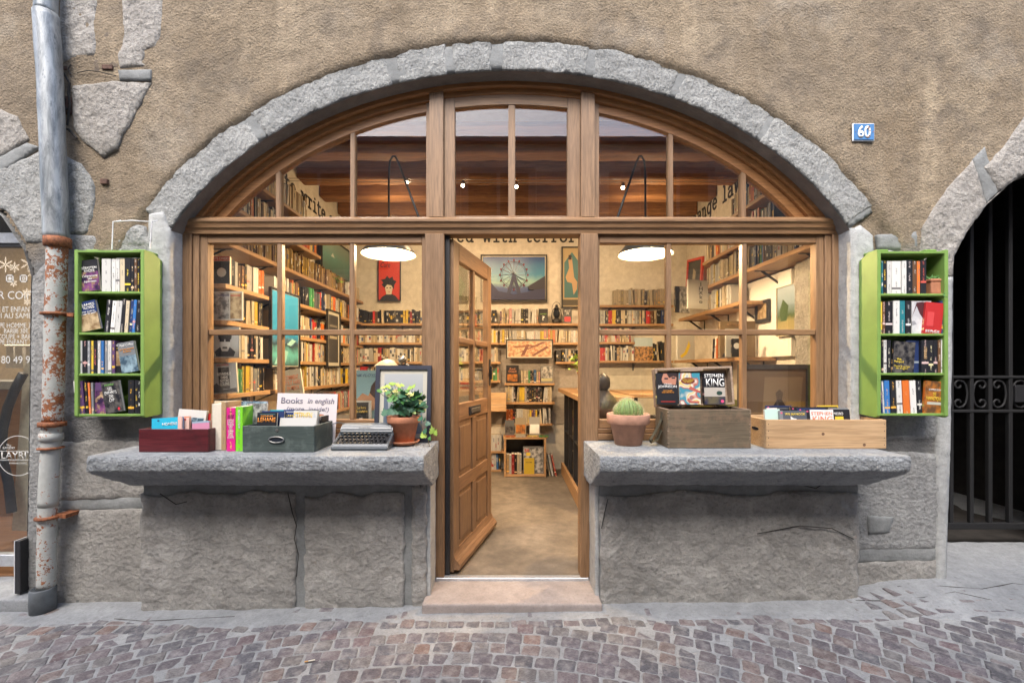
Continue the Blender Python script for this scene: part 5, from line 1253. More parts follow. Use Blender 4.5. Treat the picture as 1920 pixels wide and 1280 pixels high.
# ================================================================== OUTSIDE THE SHOP
# ---- neighbouring barber shop at the left edge
S('neighbour_floor', wood_mat('neighbour_floorboards', (.20, .10, .05), (.34, .19, .10), 'x'), -6.5, -2.63, 3.0, 5.2, .0, .065)
S('neighbour_wall', plain('neighbour_beige', (.50, .43, .34), .8), -6.5, -2.63, 5.2, 5.3, .065, 3.0)
S('neighbour_side_wall', plain('neighbour_pale', (.55, .50, .44), .8), -2.72, -2.63, 3.12, 5.2, .065, 3.0)
S('neighbour_end_wall', M_intwall, -6.6, -6.5, 3.0, 5.3, .065, 3.0); S('neighbour_ceiling', M_cardw, -6.6, -2.63, 3.03, 5.3, 3.0, 3.1)
bs_ = tag(empty('glazed_shopfront'), 'aluminium glazed shopfront with white lettering at the left picture edge', 'shopfront')
NY = 2.97
box('top_rail', M_alu, -4.6, X_(64, NY), NY, NY + .06, Z_(456, NY), Z_(436, NY), bs_, .004); box('transom', M_black, -4.6, X_(64, NY), NY + .01, NY + .05, Z_(462, NY), Z_(456.5, NY), bs_)
box('bottom_rail', M_alu, -4.6, X_(46, NY), NY, NY + .06, Z_(1062, NY), Z_(1040, NY), bs_, .004)
box('pane', M_glass, -4.6, -2.66, NY + .02, NY + .026, Z_(1040, NY), Z_(462, NY), bs_)
box('pane', glass_mat('dark_glass', (.2, .22, .24)), -4.6, -2.66, NY + .02, NY + .026, Z_(436, NY), 3.0, bs_)
LT = F((.52, .52, .50))
for s, px0, px1, py0, py1 in (('ATELIER COIFF', -70, 62, 545, 560), ('HOMME ET ENFANTS', -45, 62, 574, 584), ('MARDI AU SAMEDI', -40, 66, 586, 596), ('COUPE HOMME 30€', -30, 64, 604, 614), ('BARBE 30€', 2, 48, 615, 624),
                              ('COUPE + BARBE', -10, 64, 626, 635), ('COUPE ENFANT 20€', -30, 66, 636, 645), ('04 50 80 49 94', -50, 60, 667, 681)):
    x0_, x1_ = X_(px0, NY), X_(px1, NY); text(s, x1_ - x0_, Z_(py0, NY) - Z_(py1, NY), LT, bs_, ((x0_ + x1_) / 2, NY + .018, (Z_(py0, NY) + Z_(py1, NY)) / 2), off=0)
def disc(bm, x, y, z, r, k=28, r0=0):
    A = [bm.verts.new((x + r * math.cos(2 * math.pi * i / k), y, z + r * math.sin(2 * math.pi * i / k))) for i in range(k)]
    if not r0: bm.faces.new(A)
    else:
        B = [bm.verts.new((x + r0 * math.cos(2 * math.pi * i / k), y, z + r0 * math.sin(2 * math.pi * i / k))) for i in range(k)]
        for i in range(k): bm.faces.new((A[i], A[(i + 1) % k], B[(i + 1) % k], B[i]))
bm = bmesh.new(); lx, lz = X_(28, NY), Z_(855, NY); disc(bm, lx, NY + .018, lz, .135, 36, .130); bx(bm, lx - .16, lx + .11, NY + .0165, NY + .018, lz - .028, lz - .025); bx(bm, lx - .16, lx + .11, NY + .0165, NY + .018, lz + .030, lz + .033); obj('round_emblem', bm, LT, bs_)
text('LAYRITE', .24, .045, LT, bs_, (lx + .01, NY + .0175, lz + .003)); text('The\nBARBERS', .08, .032, LT, bs_, (lx - .06, NY + .0175, lz + .06)); text('AVAILABLE HERE', .12, .012, LT, bs_, (lx, NY + .0175, lz - .05))
for px in (13, 39):
    bm = bmesh.new(); x, z = X_(px, NY), Z_(521, NY); r = .025
    bx(bm, x - r, x + r, NY + .0165, NY + .018, z - r, z - r + .008); bx(bm, x - r, x + r, NY + .0165, NY + .018, z + r - .008, z + r); bx(bm, x - r, x - r + .008, NY + .0165, NY + .018, z - r, z + r); bx(bm, x + r - .008, x + r, NY + .0165, NY + .018, z - r, z + r); disc(bm, x, NY + .0175, z, .012, 14, .006 if px > 20 else 0)
    obj('social_icon', bm, LT, bs_)
bm = bmesh.new()
for px, py, r in ((5, 495, .05), (22, 500, .035), (48, 493, .055), (58, 510, .045), (45, 548, .03), (20, 530, .025), (46, 565, .025)):
    x, z = X_(px, NY), Z_(py, NY)
    for k in range(6):
        a = k * math.pi / 3; M = Matrix.Translation((x, NY + .017, z)) @ Matrix.Rotation(a, 4, 'Y'); bx(bm, -.003, .003, 0, .001, 0, r, 0, M); bx(bm, -.008, .008, 0, .001, r * .55, r * .65, 0, M)
tag(obj('snowflake_stickers', bm, F((.72, .62, .48)), bs_), kind='stuff')
cb = tag(empty('cabinet'), 'wooden cabinet with pale worktop inside the barber shop', 'cabinet')
box('cabinet_body', M_shelfx, -5.6, -3.9, 4.2, 4.8, .065, 1.25, cb, .004); box('worktop', M_concrete, -5.65, -3.85, 4.15, 4.85, 1.25, 1.33, cb, .004)
cc = tag(empty('barber_chair'), 'dark curved barber chair frame with pale side panel seen through the left glass', 'chair')
bm = bmesh.new(); tube(bm, [(X_(px, 3.5), 3.5, Z_(py, 3.5)) for px, py in ((44, 700), (30, 725), (14, 765), (5, 805), (2, 850), (16, 905), (22, 960))], .03, 10); obj('frame', bm, M_blackwood, cc, True)
bm = bmesh.new(); prism(bm, [(X_(px, 3.6), Z_(py, 3.6)) for px, py in ((60, 665), (44, 690), (22, 994), (68, 996), (70, 665))], 3.6, 3.75); obj('side_panel', bm, M_cream, cc)
tag(obj('towel_rail', (lambda b: (tube(b, [(X_(10, 4), 4, Z_(648, 4)), (X_(62, 4), 4, Z_(648, 4))], .012, 6), [prism(b, [(X_(q, 4) , Z_(650, 4)), (X_(q + 13, 4), Z_(650, 4)), (X_(q + 15, 4), Z_(690, 4)), (X_(q - 1, 4), Z_(690, 4))], 4.01, 4.04) for q in (9, 26, 46)]) and b)(bmesh.new()), M_white), 'white towels hanging on a rail inside the barber shop', 'towels')
sb_ = tag(empty('advertising_board'), 'narrow black board with white edge standing by the barber door jamb', 'board'); box('board', M_blackwood, X_(41, 2.78), X_(51, 2.78), 2.74, 2.90, .07, Z_(1009, 2.78), sb_, .003); box('edge_strip', M_white, X_(39.5, 2.78), X_(41, 2.78) - .001, 2.74, 2.90, .07, Z_(1009, 2.78), sb_)
add_light('AREA', 'lamp_light', (-4.4, 4.0, 2.95), 28, (1, .78, .55), .5)

# ---- covered passage and iron gate at the right edge
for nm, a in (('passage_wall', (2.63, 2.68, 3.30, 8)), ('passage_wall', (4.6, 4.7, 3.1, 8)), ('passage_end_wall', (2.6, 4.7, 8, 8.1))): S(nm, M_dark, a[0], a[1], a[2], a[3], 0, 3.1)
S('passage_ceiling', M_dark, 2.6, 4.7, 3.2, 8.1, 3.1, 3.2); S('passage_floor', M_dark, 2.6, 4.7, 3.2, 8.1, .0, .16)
gt = tag(empty('iron_gate'), 'black iron gate with vertical bars and scroll band in the dark arch', 'gate'); GY = 3.22
gx = lambda px: X_(px, GY); M_gate = plain('gate_iron', (.007, .007, .008), .7)
bars = [1785, 1823, 1858, 1896, 1933, 1970, 2008, 2046]
for px in bars: box('bar', M_gate, gx(px) - .014, gx(px) + .014, GY, GY + .028, Z_(980, GY), 2.95, gt, .003)
for (a, b) in ((704, 709), (768, 773), (980, 992)): box('rail', M_gate, gx(1770), gx(2060), GY - .004, GY + .032, Z_(b, GY), Z_(a, GY), gt, .003)
for i in range(len(bars) - 1):
    xm = (gx(bars[i]) + gx(bars[i + 1])) / 2; s = 1 if i % 2 else -1; z0_, z1_ = Z_(765, GY), Z_(712, GY); zc = (z0_ + z1_) / 2; bm = bmesh.new(); P = []
    for sg in (1, -1):
        q = []
        for k in range(19):
            a = k / 18 * 1.5 * math.pi; rr = .036 * (1 - k / 18 * .72)
            q.append((xm + s * (.012 + 0) + s * rr * math.sin(a - math.pi * .0) * 1.0, zc + sg * (.062 + rr * math.cos(a) * 1.0)))
        P.append(q)
    C = [(xm - s * .045, zc + .03), (xm - s * .05, zc), (xm - s * .045, zc - .03)]
    top = P[0][::-1] + [(xm - s * .02, zc + .09), (xm - s * .038, zc + .065)]; bot = [(xm - s * .038, zc - .065), (xm - s * .02, zc - .09)] + P[1]
    tube(bm, [(x, GY + .014, z) for x, z in top + C + bot], .0075, 6); obj('scroll', bm, M_gate, gt, True)
box('lock_box', M_black, gx(1902), gx(1940), GY - .01, GY + .04, Z_(754, GY), Z_(722, GY), gt, .004)

# ---- drainpipe
dp = tag(empty('drainpipe'), 'drainpipe of dented zinc above and rusty cast iron below, left of the shop', 'drainpipe'); DY = 2.71
D = lambda px, py: (X_(px, DY), DY, Z_(py, DY))
def pipe(name, pts, r, mat, wob=.003, seg=28):
    r *= .77; bm = bmesh.new(); P = []
    for a, b in zip(pts, pts[1:]):
        A, B = Vector(a), Vector(b); n = max(2, int((B - A).length / .03)); P += [A.lerp(B, k / n) for k in range(n)]
    P.append(Vector(pts[-1])); tube(bm, P, [r + wob * .5 * n1(p.z * 9, 3) for p in P], seg)
    for v in bm.verts: v.co += Vector((wob * n1(v.co.x * 14, v.co.z * 8, 1), wob * n1(v.co.x * 14, v.co.z * 8, 7), 0))
    return obj(name, bm, mat, dp, True)
pipe('upper_pipe', [D(84, -420), D(86, 28)], .072, M_zinc); pipe('upper_pipe', [D(86, 26), D(94, 150), D(106, 448)], .079, M_zinc, .0032)
def collar(px, py, r, h, mat, name='collar', bulge=.006):
    r *= .78; x, y, z = D(px, py); bm = bmesh.new(); lathe(bm, [(r - .006, 0), (r + bulge, .004), (r + bulge, h - .004), (r - .006, h)], 32, Matrix.Translation((x, y, z)), wob=.003); obj(name, bm, mat, dp, True)
pipe('lower_pipe', [D(108, 446), D(104, 590), D(99, 790)], .064, M_rust, .003); pipe('lower_pipe', [D(98, 786), D(94, 860), D(90, 948)], .060, M_rust2, .003); pipe('lower_pipe', [D(90, 940), D(86, 1100)], .058, M_rust2, .003)
collar(108, 464, .074, .062, M_rust3); collar(104, 592, .070, .022, M_rust3, bulge=.014); collar(98, 800, .068, .034, M_rust3, bulge=.012); collar(96, 826, .064, .05, M_rust2); collar(95, 842, .066, .016, M_rust3, bulge=.010); collar(91, 972, .064, .02, M_rust3, bulge=.014)
for px, py in ((122, 590), (108, 968)):
    x, y, z = D(px, py); bm = bmesh.new(); bx(bm, x - .02, x + .05, y - .0, W + .01, z - .01, z + .012); obj('bracket', bm, M_rust3, dp)
bm = bmesh.new(); x, y, z = D(84, 1150); z = zg(x, y) - .02; lathe(bm, [(.060, 0), (.061, .08), (.060, .165), (.053, .172), (.048, .12)], 32, Matrix.Translation((x, y - .01, z)), wob=.004); obj('pipe_shoe', bm, M_black if False else plain('dark_lead', (.10, .11, .12), .6, .3, .3, 12, .3), dp, True)

# ---- house number plate
npl = tag(empty('number_plate', (X_(1618.5, W - .012), W - .016, Z_(248.5, W - .012))), 'blue enamel house number plate reading 60 on the render', 'sign')
bm = bmesh.new(); bx(bm, -.069, .069, 0, .008, -.056, .056, .004); obj('enamel_border', bm, F((.72, .75, .78), .25), npl)
bm = bmesh.new(); bx(bm, -.063, .063, -.003, .001, -.050, .050, .003); obj('blue_field', bm, plain('blue_enamel', (.075, .20, .42), .25, 0, .1, 20), npl)
text('60', .082, .078, F((.75, .76, .76), .3), npl, (0, -.0055, 0), off=.03)
bm = bmesh.new()
for x, z, r in ((.028, .028, .006), (.034, .006, .004), (.030, -.026, .005), (.022, -.035, .004), (-.054, 0, .003), (.054, 0, .003), (.026, .018, .004)): disc(bm, x, -.0065, z, r, 8)
tag(obj('rust_chips', bm, M_rust3, npl), kind='stuff')

# ---- green bookcases
GF = 2.645
def green_case(label, x0, x1, boards):
    o = tag(empty('wall_bookcase'), label, 'bookcase')
    zt, zb = Z_(468, GF), Z_(783, GF); th_ = .022
    for a, b in ((x0, x0 + th_), (x1 - th_, x1)):
        bm = bmesh.new(); prism(bm, [(GF, zb + .012), (GF + .012, zb), (2.785, zb + .008), (2.785, zt - .035), (GF + .07, zt), (GF, zt)], a, b, 'x'); bmesh.ops.bevel(bm, geom=bm.edges[:], offset=.002, segments=1, affect='EDGES'); obj('side_panel', bm, M_green, o)
    xi0, xi1 = x0 + th_ + .0005, x1 - th_ - .0005
    for k, py in enumerate(boards): box('top_board' if k == 0 else 'shelf_board', M_greend, xi0, xi1, GF + (.004 if k else -.0), 2.776, Z_(py, GF) - .014, Z_(py, GF), o, .002)
    box('back_panel', M_greend, xi0, xi1, 2.777, 2.785, zb + .02, zt - .02, o)
    for a, b in ((x0 + .03, x0 + .10), (x1 - .10, x1 - .03)): box('cleat', M_green, a, b, GF + .04, 2.79, zt, zt + .012, o, .003)
    return o
gl = green_case('left green painted wall bookcase hung from a white wire', X_(139, GF), X_(270, GF), [469, 546, 623, 700, 776])
bm = bmesh.new(); Yw = 2.70; tube(bm, [(X_(210, Yw), Yw, Z_(468, Yw)), (X_(212, Yw), Yw, Z_(416, Yw)), (X_(248, Yw), Yw - .005, Z_(414, Yw)), (X_(285, Yw), Yw, Z_(416, Yw)), (X_(281, Yw), Yw, Z_(466, Yw))], .0035, 6)
tube(bm, [(X_(212, Yw), Yw, Z_(416, Yw)), (X_(213, Yw), Yw + .05, Z_(408, Yw))], .003, 5); tube(bm, [(X_(285, Yw), Yw, Z_(416, Yw)), (X_(283, Yw), Yw + .05, Z_(408, Yw))], .003, 5); obj('wire_hanger', bm, M_white, gl)
gr = green_case('right green painted wall bookcase beside the dark gate arch', X_(1645, GF), X_(1778.5, GF), [471, 550, 625, 699, 775])
SY = 2.657
def spine_row(z, items, where, group):
    n = 0
    for it in items:
        a, b, h, c = it[:4]; lean = it[4] if len(it) > 4 else 0; xa, xb = X_(a, SY), X_(b, SY); t = max(.008, xb - xa - .0008); hh = h / (FPX / SY)
        book(((xa + xb) / 2 + (math.sin(R(-lean)) * hh * .0), SY + rnd.uniform(0, .006), z), t, hh, .108, c, 0, R(lean), '%s spine, %s from left %s' % (c, ordi(n), where), group); n += 1
gz = [Z_(p, GF) for p in (546, 623, 700, 776)]
G = 'paperbacks in the left green bookcase'
spine_row(gz[0], [(189.8, 207, 62, 'white'), (207.5, 215, 62, 'white'), (215.5, 223, 62, 'white'), (223.5, 232.5, 62, 'cream'), (233, 244.6, 63, 'black'), (245, 251, 62, 'black'), (251.3, 256.5, 62, 'brown'), (257, 261.5, 62, 'black')], 'on the top shelf of the left green case', G)
spine_row(gz[1], [(194, 204, 61, 'black', 5), (205, 213, 60, 'white', 5), (214, 224, 60, 'white', 5), (222, 231, 63, 'black', 5), (232, 239, 60, 'cream', 4), (240, 246, 61, 'navy', 4), (246.5, 252.5, 62, 'blue', 4), (253, 261, 60, 'black', 3)], 'on the second shelf of the left green case', G)
spine_row(gz[2], [(139.5, 143.5, 62, 'yellow'), (144, 152.8, 62, 'white'), (153.4, 163, 62, 'black'), (163.5, 168.5, 62, 'grey'), (169, 174, 61, 'yellow'), (174.5, 182, 61, 'black'), (182.5, 188, 61, 'white'), (188.6, 194, 61, 'blue'), (194.5, 201, 61, 'grey'), (201.5, 208, 61, 'white'), (208.4, 214.4, 61, 'purple')], 'on the third shelf of the left green case', G)
spine_row(gz[3], [(142, 149.5, 61, 'white', -6), (150, 159, 61, 'purple', -5), (160, 165, 59, 'black', -4), (166, 170, 59, 'orange', -3), (170.5, 175, 59, 'grey', -2), (239, 250.5, 63, 'black'), (251, 258, 63, 'black'), (258.4, 261.5, 62, 'black')], 'on the bottom shelf of the left green case', G)
def fo(px0, px1, h, z, c, label, items, lean=0, Y=SY + .012, t=.016, tilt=0, rz=-90):
    return face_out((X_(px0, Y), Y + t / 2, z), t, h / (FPX / SY), X_(px1, Y) - X_(px0, Y), c, label, items, lean=lean, tilt=tilt, rz=rz)
YL, OR = (.75, .55, .04), (.72, .28, .03)
fo(150, 187, 58, gz[0], 'black', 'dark purple cover by white spines on the top left green shelf', [('r', 0, 1, 0, .62, P_pur), ('t', 'SÉBASTIEN\nRAIZER', .2, .95, .6, .8, WH), ('t', "L'alignement\ndes\néquinoxes", .2, .95, .25, .52, WH)], lean=6)
fo(149, 190, 55, gz[1], 'navy', 'leaning cover with a sandy picture on the second left green shelf', [('r', 0, 1, 0, .58, P_sand), ('t', 'JAMES\nROSS', .35, .95, .72, .92, WH), ('t', 'Une poire\npour la soif', .2, .95, .52, .68, WH)], lean=12)
fo(215, 244, 59, gz[2], 'black', 'brown cover lettered white over a lake on the third left green shelf', [('r', 0, 1, .25, .72, P_sand), ('t', 'Jean-Claude Izzo', .04, .96, .86, .94, WH), ('t', 'Total Khéops', .04, .8, .77, .83, YL)])
fo(229, 260, 57, gz[2], 'grey', 'leaning cover with orange lettering at the end of the third green shelf', [('r', 0, 1, 0, .55, P_blue), ('t', 'Paul Colize', .15, .95, .86, .94, WH), ('t', 'Un long moment\nde silence', .1, .95, .66, .8, OR)], lean=10, Y=SY - .004)
fo(178, 207, 59, gz[3], 'purple', 'violet cover with a golden swirl on the bottom left green shelf', [('r', 0, 1, 0, .75, P_pur), ('p', [(.1, .5), (.4, .62), (.8, .5), (.95, .3), (.85, .3), (.7, .45), (.4, .54)], (.5, .35, .2))])
fo(199, 232, 58, gz[3], 'grey', 'grey leaning cover with white capitals on the bottom left green shelf', [('r', 0, 1, 0, 1, P_dark), ('t', 'LES\nENFANTS\nDU\nCAP', .12, .8, .35, .82, WH), ('t', 'MICHÈLE', .2, .7, .87, .94, (.2, .5, .1)), ('p', [(.78 + .07 * math.cos(k), .1 + .05 * math.sin(k)) for k in range(6)], (.7, .04, .06))], lean=10, Y=SY - .004)
G = 'paperbacks in the right green bookcase'
gz = [Z_(p, GF) for p in (550, 625, 699, 775)]
spine_row(gz[0], [(1653, 1655, 60, 'black'), (1645.5 + 8, 1655.6, 62, 'teal'), (1656, 1664.5, 62, 'black'), (1665, 1673.2, 61, 'white'), (1673.6, 1691, 61, 'white'), (1691.5, 1700, 61, 'white'), (1700.5, 1712, 63, 'black'), (1712.5, 1721, 62, 'brown'), (1721.5, 1727, 61, 'orange'), (1727.4, 1738.5, 63, 'black')][1:], 'on the top shelf of the right green case', G)
spine_row(gz[1], [(1653.5, 1656, 60, 'yellow'), (1656.5, 1661.5, 60, 'brown'), (1662, 1675.5, 60, 'black'), (1675.8, 1687.6, 61, 'white'), (1688, 1698, 61, 'teal'), (1698.5, 1709, 62, 'black'), (1764.8, 1770.5, 62, 'navy')], 'on the second shelf of the right green case', G)
spine_row(gz[2], [(1653.5, 1657.6, 61, 'black'), (1658, 1663.5, 61, 'white'), (1664, 1672.6, 61, 'black'), (1742, 1751.5, 62, 'black'), (1752, 1760, 62, 'black'), (1760.5, 1766, 62, 'brown'), (1766.4, 1770.5, 63, 'white')], 'on the third shelf of the right green case', G)
spine_row(gz[3], [(1653.5, 1656, 60, 'navy', -3), (1657, 1660, 60, 'white', -3), (1661, 1671, 61, 'blue', -2), (1672, 1682, 62, 'black', -2), (1683.5, 1694, 61, 'white', -3), (1695, 1708, 61, 'orange', -3), (1709, 1720.5, 61, 'white', -3), (1721.5, 1731, 62, 'black', -3)], 'on the bottom shelf of the right green case', G)
fo(1709.5, 1745, 61, gz[1], 'white', 'white cover with a dark red-haired face on the second right green shelf', [('r', 0, 1, 0, 1, photo_mat('printed_portrait', (.5, .5, .52), (.72, .72, .72), 3)), ('p', [(.0, .5), (.25, .95), (.6, .98), (.85, .75), (.6, .45), (.4, .62), (.25, .85)], (.08, .02, .025)), ('p', [(.02, .25), (.25, .3), (.12, .4), (.0, .38)], (.3, .3, .32))])
fo(1731, 1764, 60, gz[1], 'red', 'red cover leaning beside the navy spine on the second right green shelf', [('t', 'SERGE', .1, .9, .05, .14, WH), ('t', 'texte texte', .3, .9, .86, .9, YL)][:1] + [('r', .12, .5, .25, .7, (.6, .06, .06))], lean=-6, Y=SY - .003)
fo(1673, 1712, 60, gz[2], 'black', 'dark photographic cover with yellow lettering on the third right green shelf', [('r', 0, 1, 0, 1, P_dark), ('t', 'Viet\nPutiqued', .05, .5, .32, .48, YL), ('t', 'Dans la gorge\ndu dragon', .05, .8, .12, .26, YL)], lean=-4, Y=SY)
fo(1700, 1728, 61, gz[2], 'navy', 'navy cover partly behind the dark photograph on the third right green shelf', [('r', 0, 1, .3, .36, (.3, .35, .4))], Y=SY + .02)
o = book((X_(1735, SY), SY, gz[2]), .042, .195, .10, 'black', 0, 0, 'thick black spine lettered in tan capitals, third right green shelf'); spine_text(o, 'CONNELLY', .42, .8, .018, (.6, .38, .16)); spine_text(o, 'MICHAEL', .42, .75, .006, (.5, .32, .16))
fo(1731.5, 1766, 61, gz[3], 'orange', 'orange brown cover with pale lettering ending the bottom right green shelf', [('r', 0, 1, 0, 1, P_or), ('t', 'LES\nFANTASTIQUES', .1, .95, .38, .66, YL), ('t', 'EXPULSION', .2, .9, .7, .76, WH), ('r', .15, .9, .28, .36, (.5, .5, .42))], lean=-4)
sc_ = tag(empty('succulent_pot', (X_(1751, 2.69), 2.70, gz[0])), 'small terracotta pot with a trailing succulent in the right green bookcase', 'plant')
bm = bmesh.new(); bx(bm, -.034, .036, -.03, .03, .006, .075, .004); bx(bm, -.038, .040, -.034, .034, .075, .092, .004); bx(bm, -.04, .042, -.036, .036, 0, .006, .002); obj('pot', bm, M_terra, sc_)
bm = bmesh.new(); lv = bmesh.new()
for k in range(26):
    a = rnd.uniform(0, 6.28); e = rnd.uniform(.3, 1.3); L = rnd.uniform(.02, .034); p = Vector((rnd.uniform(-.02, .02), rnd.uniform(-.015, .015), .09)); d = Vector((math.cos(a) * math.cos(e), math.sin(a) * math.cos(e), math.sin(e))) * L
    tube(lv, [p, p + d * .5, p + d], [.002, .0045, .0008], 5)
tube(bm, [(.02, -.03, .09), (.026, -.045, .06), (.03, -.05, .02), (.03, -.05, -.008)], .002, 5)
for k in range(14):
    a = rnd.uniform(0, 6.28); d = Vector((math.cos(a), -.3, math.sin(a))) * .018; tube(lv, [Vector((.03, -.05, -.008)), Vector((.03, -.05, -.008)) + d], [.004, .001], 5)
obj('trailing_stem', bm, M_stem, sc_); tag(obj('leaves', lv, plain('succulent_green', (.12, .30, .09), .5), sc_, True), kind='stuff')

# ---- things on the left ledge
LZ = .982
def open_box(name, label, x0, x1, y0, y1, z1, mat, th=.012, cat='box', matin=None, bev=.002):
    o = tag(empty(name), label, cat)
    box('front_panel', mat, x0, x1, y0, y0 + th, LZ, z1, o, bev); box('back_panel', mat, x0, x1, y1 - th, y1, LZ, z1, o, bev)
    box('side_panel', mat, x0, x0 + th, y0 + th + .0005, y1 - th - .0005, LZ, z1, o, bev); box('side_panel', mat, x1 - th, x1, y0 + th + .0005, y1 - th - .0005, LZ, z1, o, bev)
    box('bottom_panel', matin or mat, x0 + th, x1 - th, y0 + th, y1 - th, LZ, LZ + .01, o); return o
def L_(px, Y): return X_(px, Y)
open_box('wooden_box', 'dark red stained wooden box of books at the left end of the ledge', L_(260, 2.5), L_(390.5, 2.5), 2.5, 2.70, 1.110, M_redbox)
def stand(px0, px1, pytop, Y, c, label, items, t=.016, lean=0, tilt=-6, z=LZ + .011, rz=-90, group=None):
    h = Z_(pytop, Y) - z
    return face_out((X_(px0, Y), Y + t / 2, z), t, h, X_(px1, Y) - X_(px0, Y), c, label, items, lean=lean, tilt=tilt, rz=rz, group=group)
stand(284, 341, 786, 2.53, 'blue', 'bright cyan cover lettered HOMERE in the red box', [('r', 0, .87, 0, 1, (.02, .42, .62)), ('r', .87, 1, 0, 1, (.72, .45, .38)), ('t', 'HOMÈRE', .35, .85, .74, .86, WH), ('p', [(.22 + .045 * math.cos(k), .92 + .03 * math.sin(k)) for k in range(6)], (.02, .05, .15))], lean=4)
stand(300, 355, 784.5, 2.555, 'orange', 'pale pink cover with an orange top edge in the red box', [('r', .0, 1, 0, .97, (.72, .48, .40)), ('t', 'M', .82, .9, .86, .95, (.6, .04, .05))], lean=4)
stand(325, 379, 766.5, 2.60, 'white', 'white-bordered card with a grey sea photograph in the red box', [('r', .08, .93, .3, .8, P_blue), ('r', .72, .93, .1, .78, (.03, .07, .10))], lean=-4)
stand(375, 391, 776, 2.62, 'red', 'plain red cover at the right end of the red box', [])
stand(360, 392, 791, 2.56, 'pink', 'lilac and pink cover low in the right corner of the red box', [('r', 0, 1, .5, .93, (.6, .25, .38)), ('r', 0, 1, .93, 1, (.3, .4, .5))], lean=4)
def upright(px0, px1, pytop, Y, c, label, d=.12, rz=0, lean=0):
    t = X_(px1, Y) - X_(px0, Y); return book(((X_(px0, Y) + X_(px1, Y)) / 2, Y, LZ), t, Z_(pytop, Y) - LZ, d, c, rz, R(lean), label)
o = upright(392.5, 414, 757, 2.54, 'cream', 'thick cream book standing with its page edges to the street', rz=0); o.rotation_euler = (0, 0, math.pi); o.location.y += .14
o = upright(414.5, 423.5, 754, 2.56, 'tan', 'slim tan book squeezed between the cream block and the magenta spine', d=.15)
stand(396, 447, 752, 2.70, 'cream', 'tall cream cover standing behind the thick book on the ledge', [], z=LZ)
o = upright(424.5, 441, 764, 2.53, 'magenta', 'magenta spine with white capitals on the left ledge'); spine = o
text("L'EFFAC\nEMENT\nPROGR\nESSIF\nDES\nCONSI\nGNES\nDE SÉ\nCURITÉ", .036, .108, F(WH), o, (0, -.0006, .125)); text('VINCENT\nRAVALEC', .036, .02, F(BK), o, (0, -.0006, .195))
text('~', .012, .006, F(BK), o, (0, -.0006, .222))
o = upright(441.8, 455, 763, 2.53, 'lime', 'bright lime green spine next to the magenta book'); spine_text(o, 'MANUEL D ORIENTATION', .5, .93, .012, WH)
upright(455.8, 460.5, 762, 2.58, 'navy', 'dark blue spine just right of the lime green book', d=.14)
stand(461, 498, 757, 2.62, 'white', 'grey photographic cover leaning behind the green drawer', [('r', .02, 1, 0, 1, P_bw)], z=LZ, tilt=-3)
stand(450, 497, 752, 2.66, 'blue', 'marbled blue cover behind the grey photographic cover', [('r', 0, 1, 0, 1, P_blue)], z=LZ, tilt=-3)
dr = open_box('drawer_box', 'green-grey painted wooden drawer full of English paperbacks on the ledge', L_(454.5, 2.5), L_(589, 2.5), 2.5, 2.76, 1.127, M_drawer, .012, 'drawer')
xm = (L_(454.5, 2.5) + L_(589, 2.5)) / 2
bm = bmesh.new(); hx, hz = xm - .03 * .3, 1.052; pts = [(hx + .042 * math.cos(a) * (1 if abs(math.cos(a)) < 2 else 1), 2.494, hz + .016 * math.sin(a)) for a in [k * math.pi / 12 for k in range(24)]]; tube(bm, pts, .0035, 6, closed=True); obj('handle_frame', bm, M_brass, dr, True)
bm = bmesh.new(); prism(bm, [(hx + .038 * math.cos(k * math.pi / 10), hz + .013 * math.sin(k * math.pi / 10)) for k in range(20)], 2.4965, 2.4995); obj('recess_shade', bm, M_darkglass, dr)  # dark plate on the front, its colour standing in for a shaded hollow
bm = bmesh.new(); lathe(bm, [(.009, 0), (.009, .002), (.004, .003)], 14, Matrix.Translation((hx + .002, 2.4995, 1.104)) @ Matrix.Rotation(R(90), 4, 'X')); obj('round_badge', bm, M_brass, dr)
stand(477, 516, 774, 2.53, 'black', 'black cover lettered LEHANE in orange at the front of the drawer', [('t', 'LEHANE', .06, .94, .74, .86, (.8, .28, .03)), ('t', 'DENNIS', .2, .8, .875, .925, (.8, .28, .03)), ('r', .15, .9, .945, .955, (.1, .3, .35))], tilt=-8)
stand(486, 528, 771, 2.57, 'navy', 'navy cover just behind the LEHANE paperback', [('r', .1, .6, .9, .94, (.4, .32, .08))], tilt=-8)
stand(519, 588, 783.5, 2.54, 'white', 'plain white card lying across the drawer front', [], tilt=-12, t=.01)
stand(528, 549, 768, 2.60, 'navy', 'dark cover lettered CAMILLA in yellow inside the drawer', [('t', 'CAMI', .1, 1.0, .80, .86, YL), ('t', 'LÄCK', .0, .9, .72, .78, YL), ('r', .1, .9, .93, .95, (.5, .5, .5))], tilt=-6)
stand(547, 592, 770, 2.59, 'white', 'white cover lettered STEPHEN in sketchy yellow inside the drawer', [('t', 'STEPHEN', .03, .78, .78, .95, (.75, .5, .05)), ('p', [(.82, .8), (.97, .8), (.88, .94)], (.5, .52, .55))], tilt=-6)
stand(504, 594, 768, 2.64, 'teal', 'turquoise edged cover behind the others in the drawer', [('r', 0, .35, .92, 1, (.02, .4, .48)), ('r', .35, 1, .9, 1, (.1, .08, .14))], tilt=-4)
for i, (c, p, l) in enumerate((('white', 591, 'white'), ('orange', 595.5, 'orange'), ('white', 600, 'grey white'), ('black', 604.5, 'black'))): book((X_(p, 2.69) , 2.64 + .003 * i, LZ + .012), .010, .178 - .003 * i, .095, c, R(-4), R(2), '%s spine in the right end of the green-grey drawer' % l)
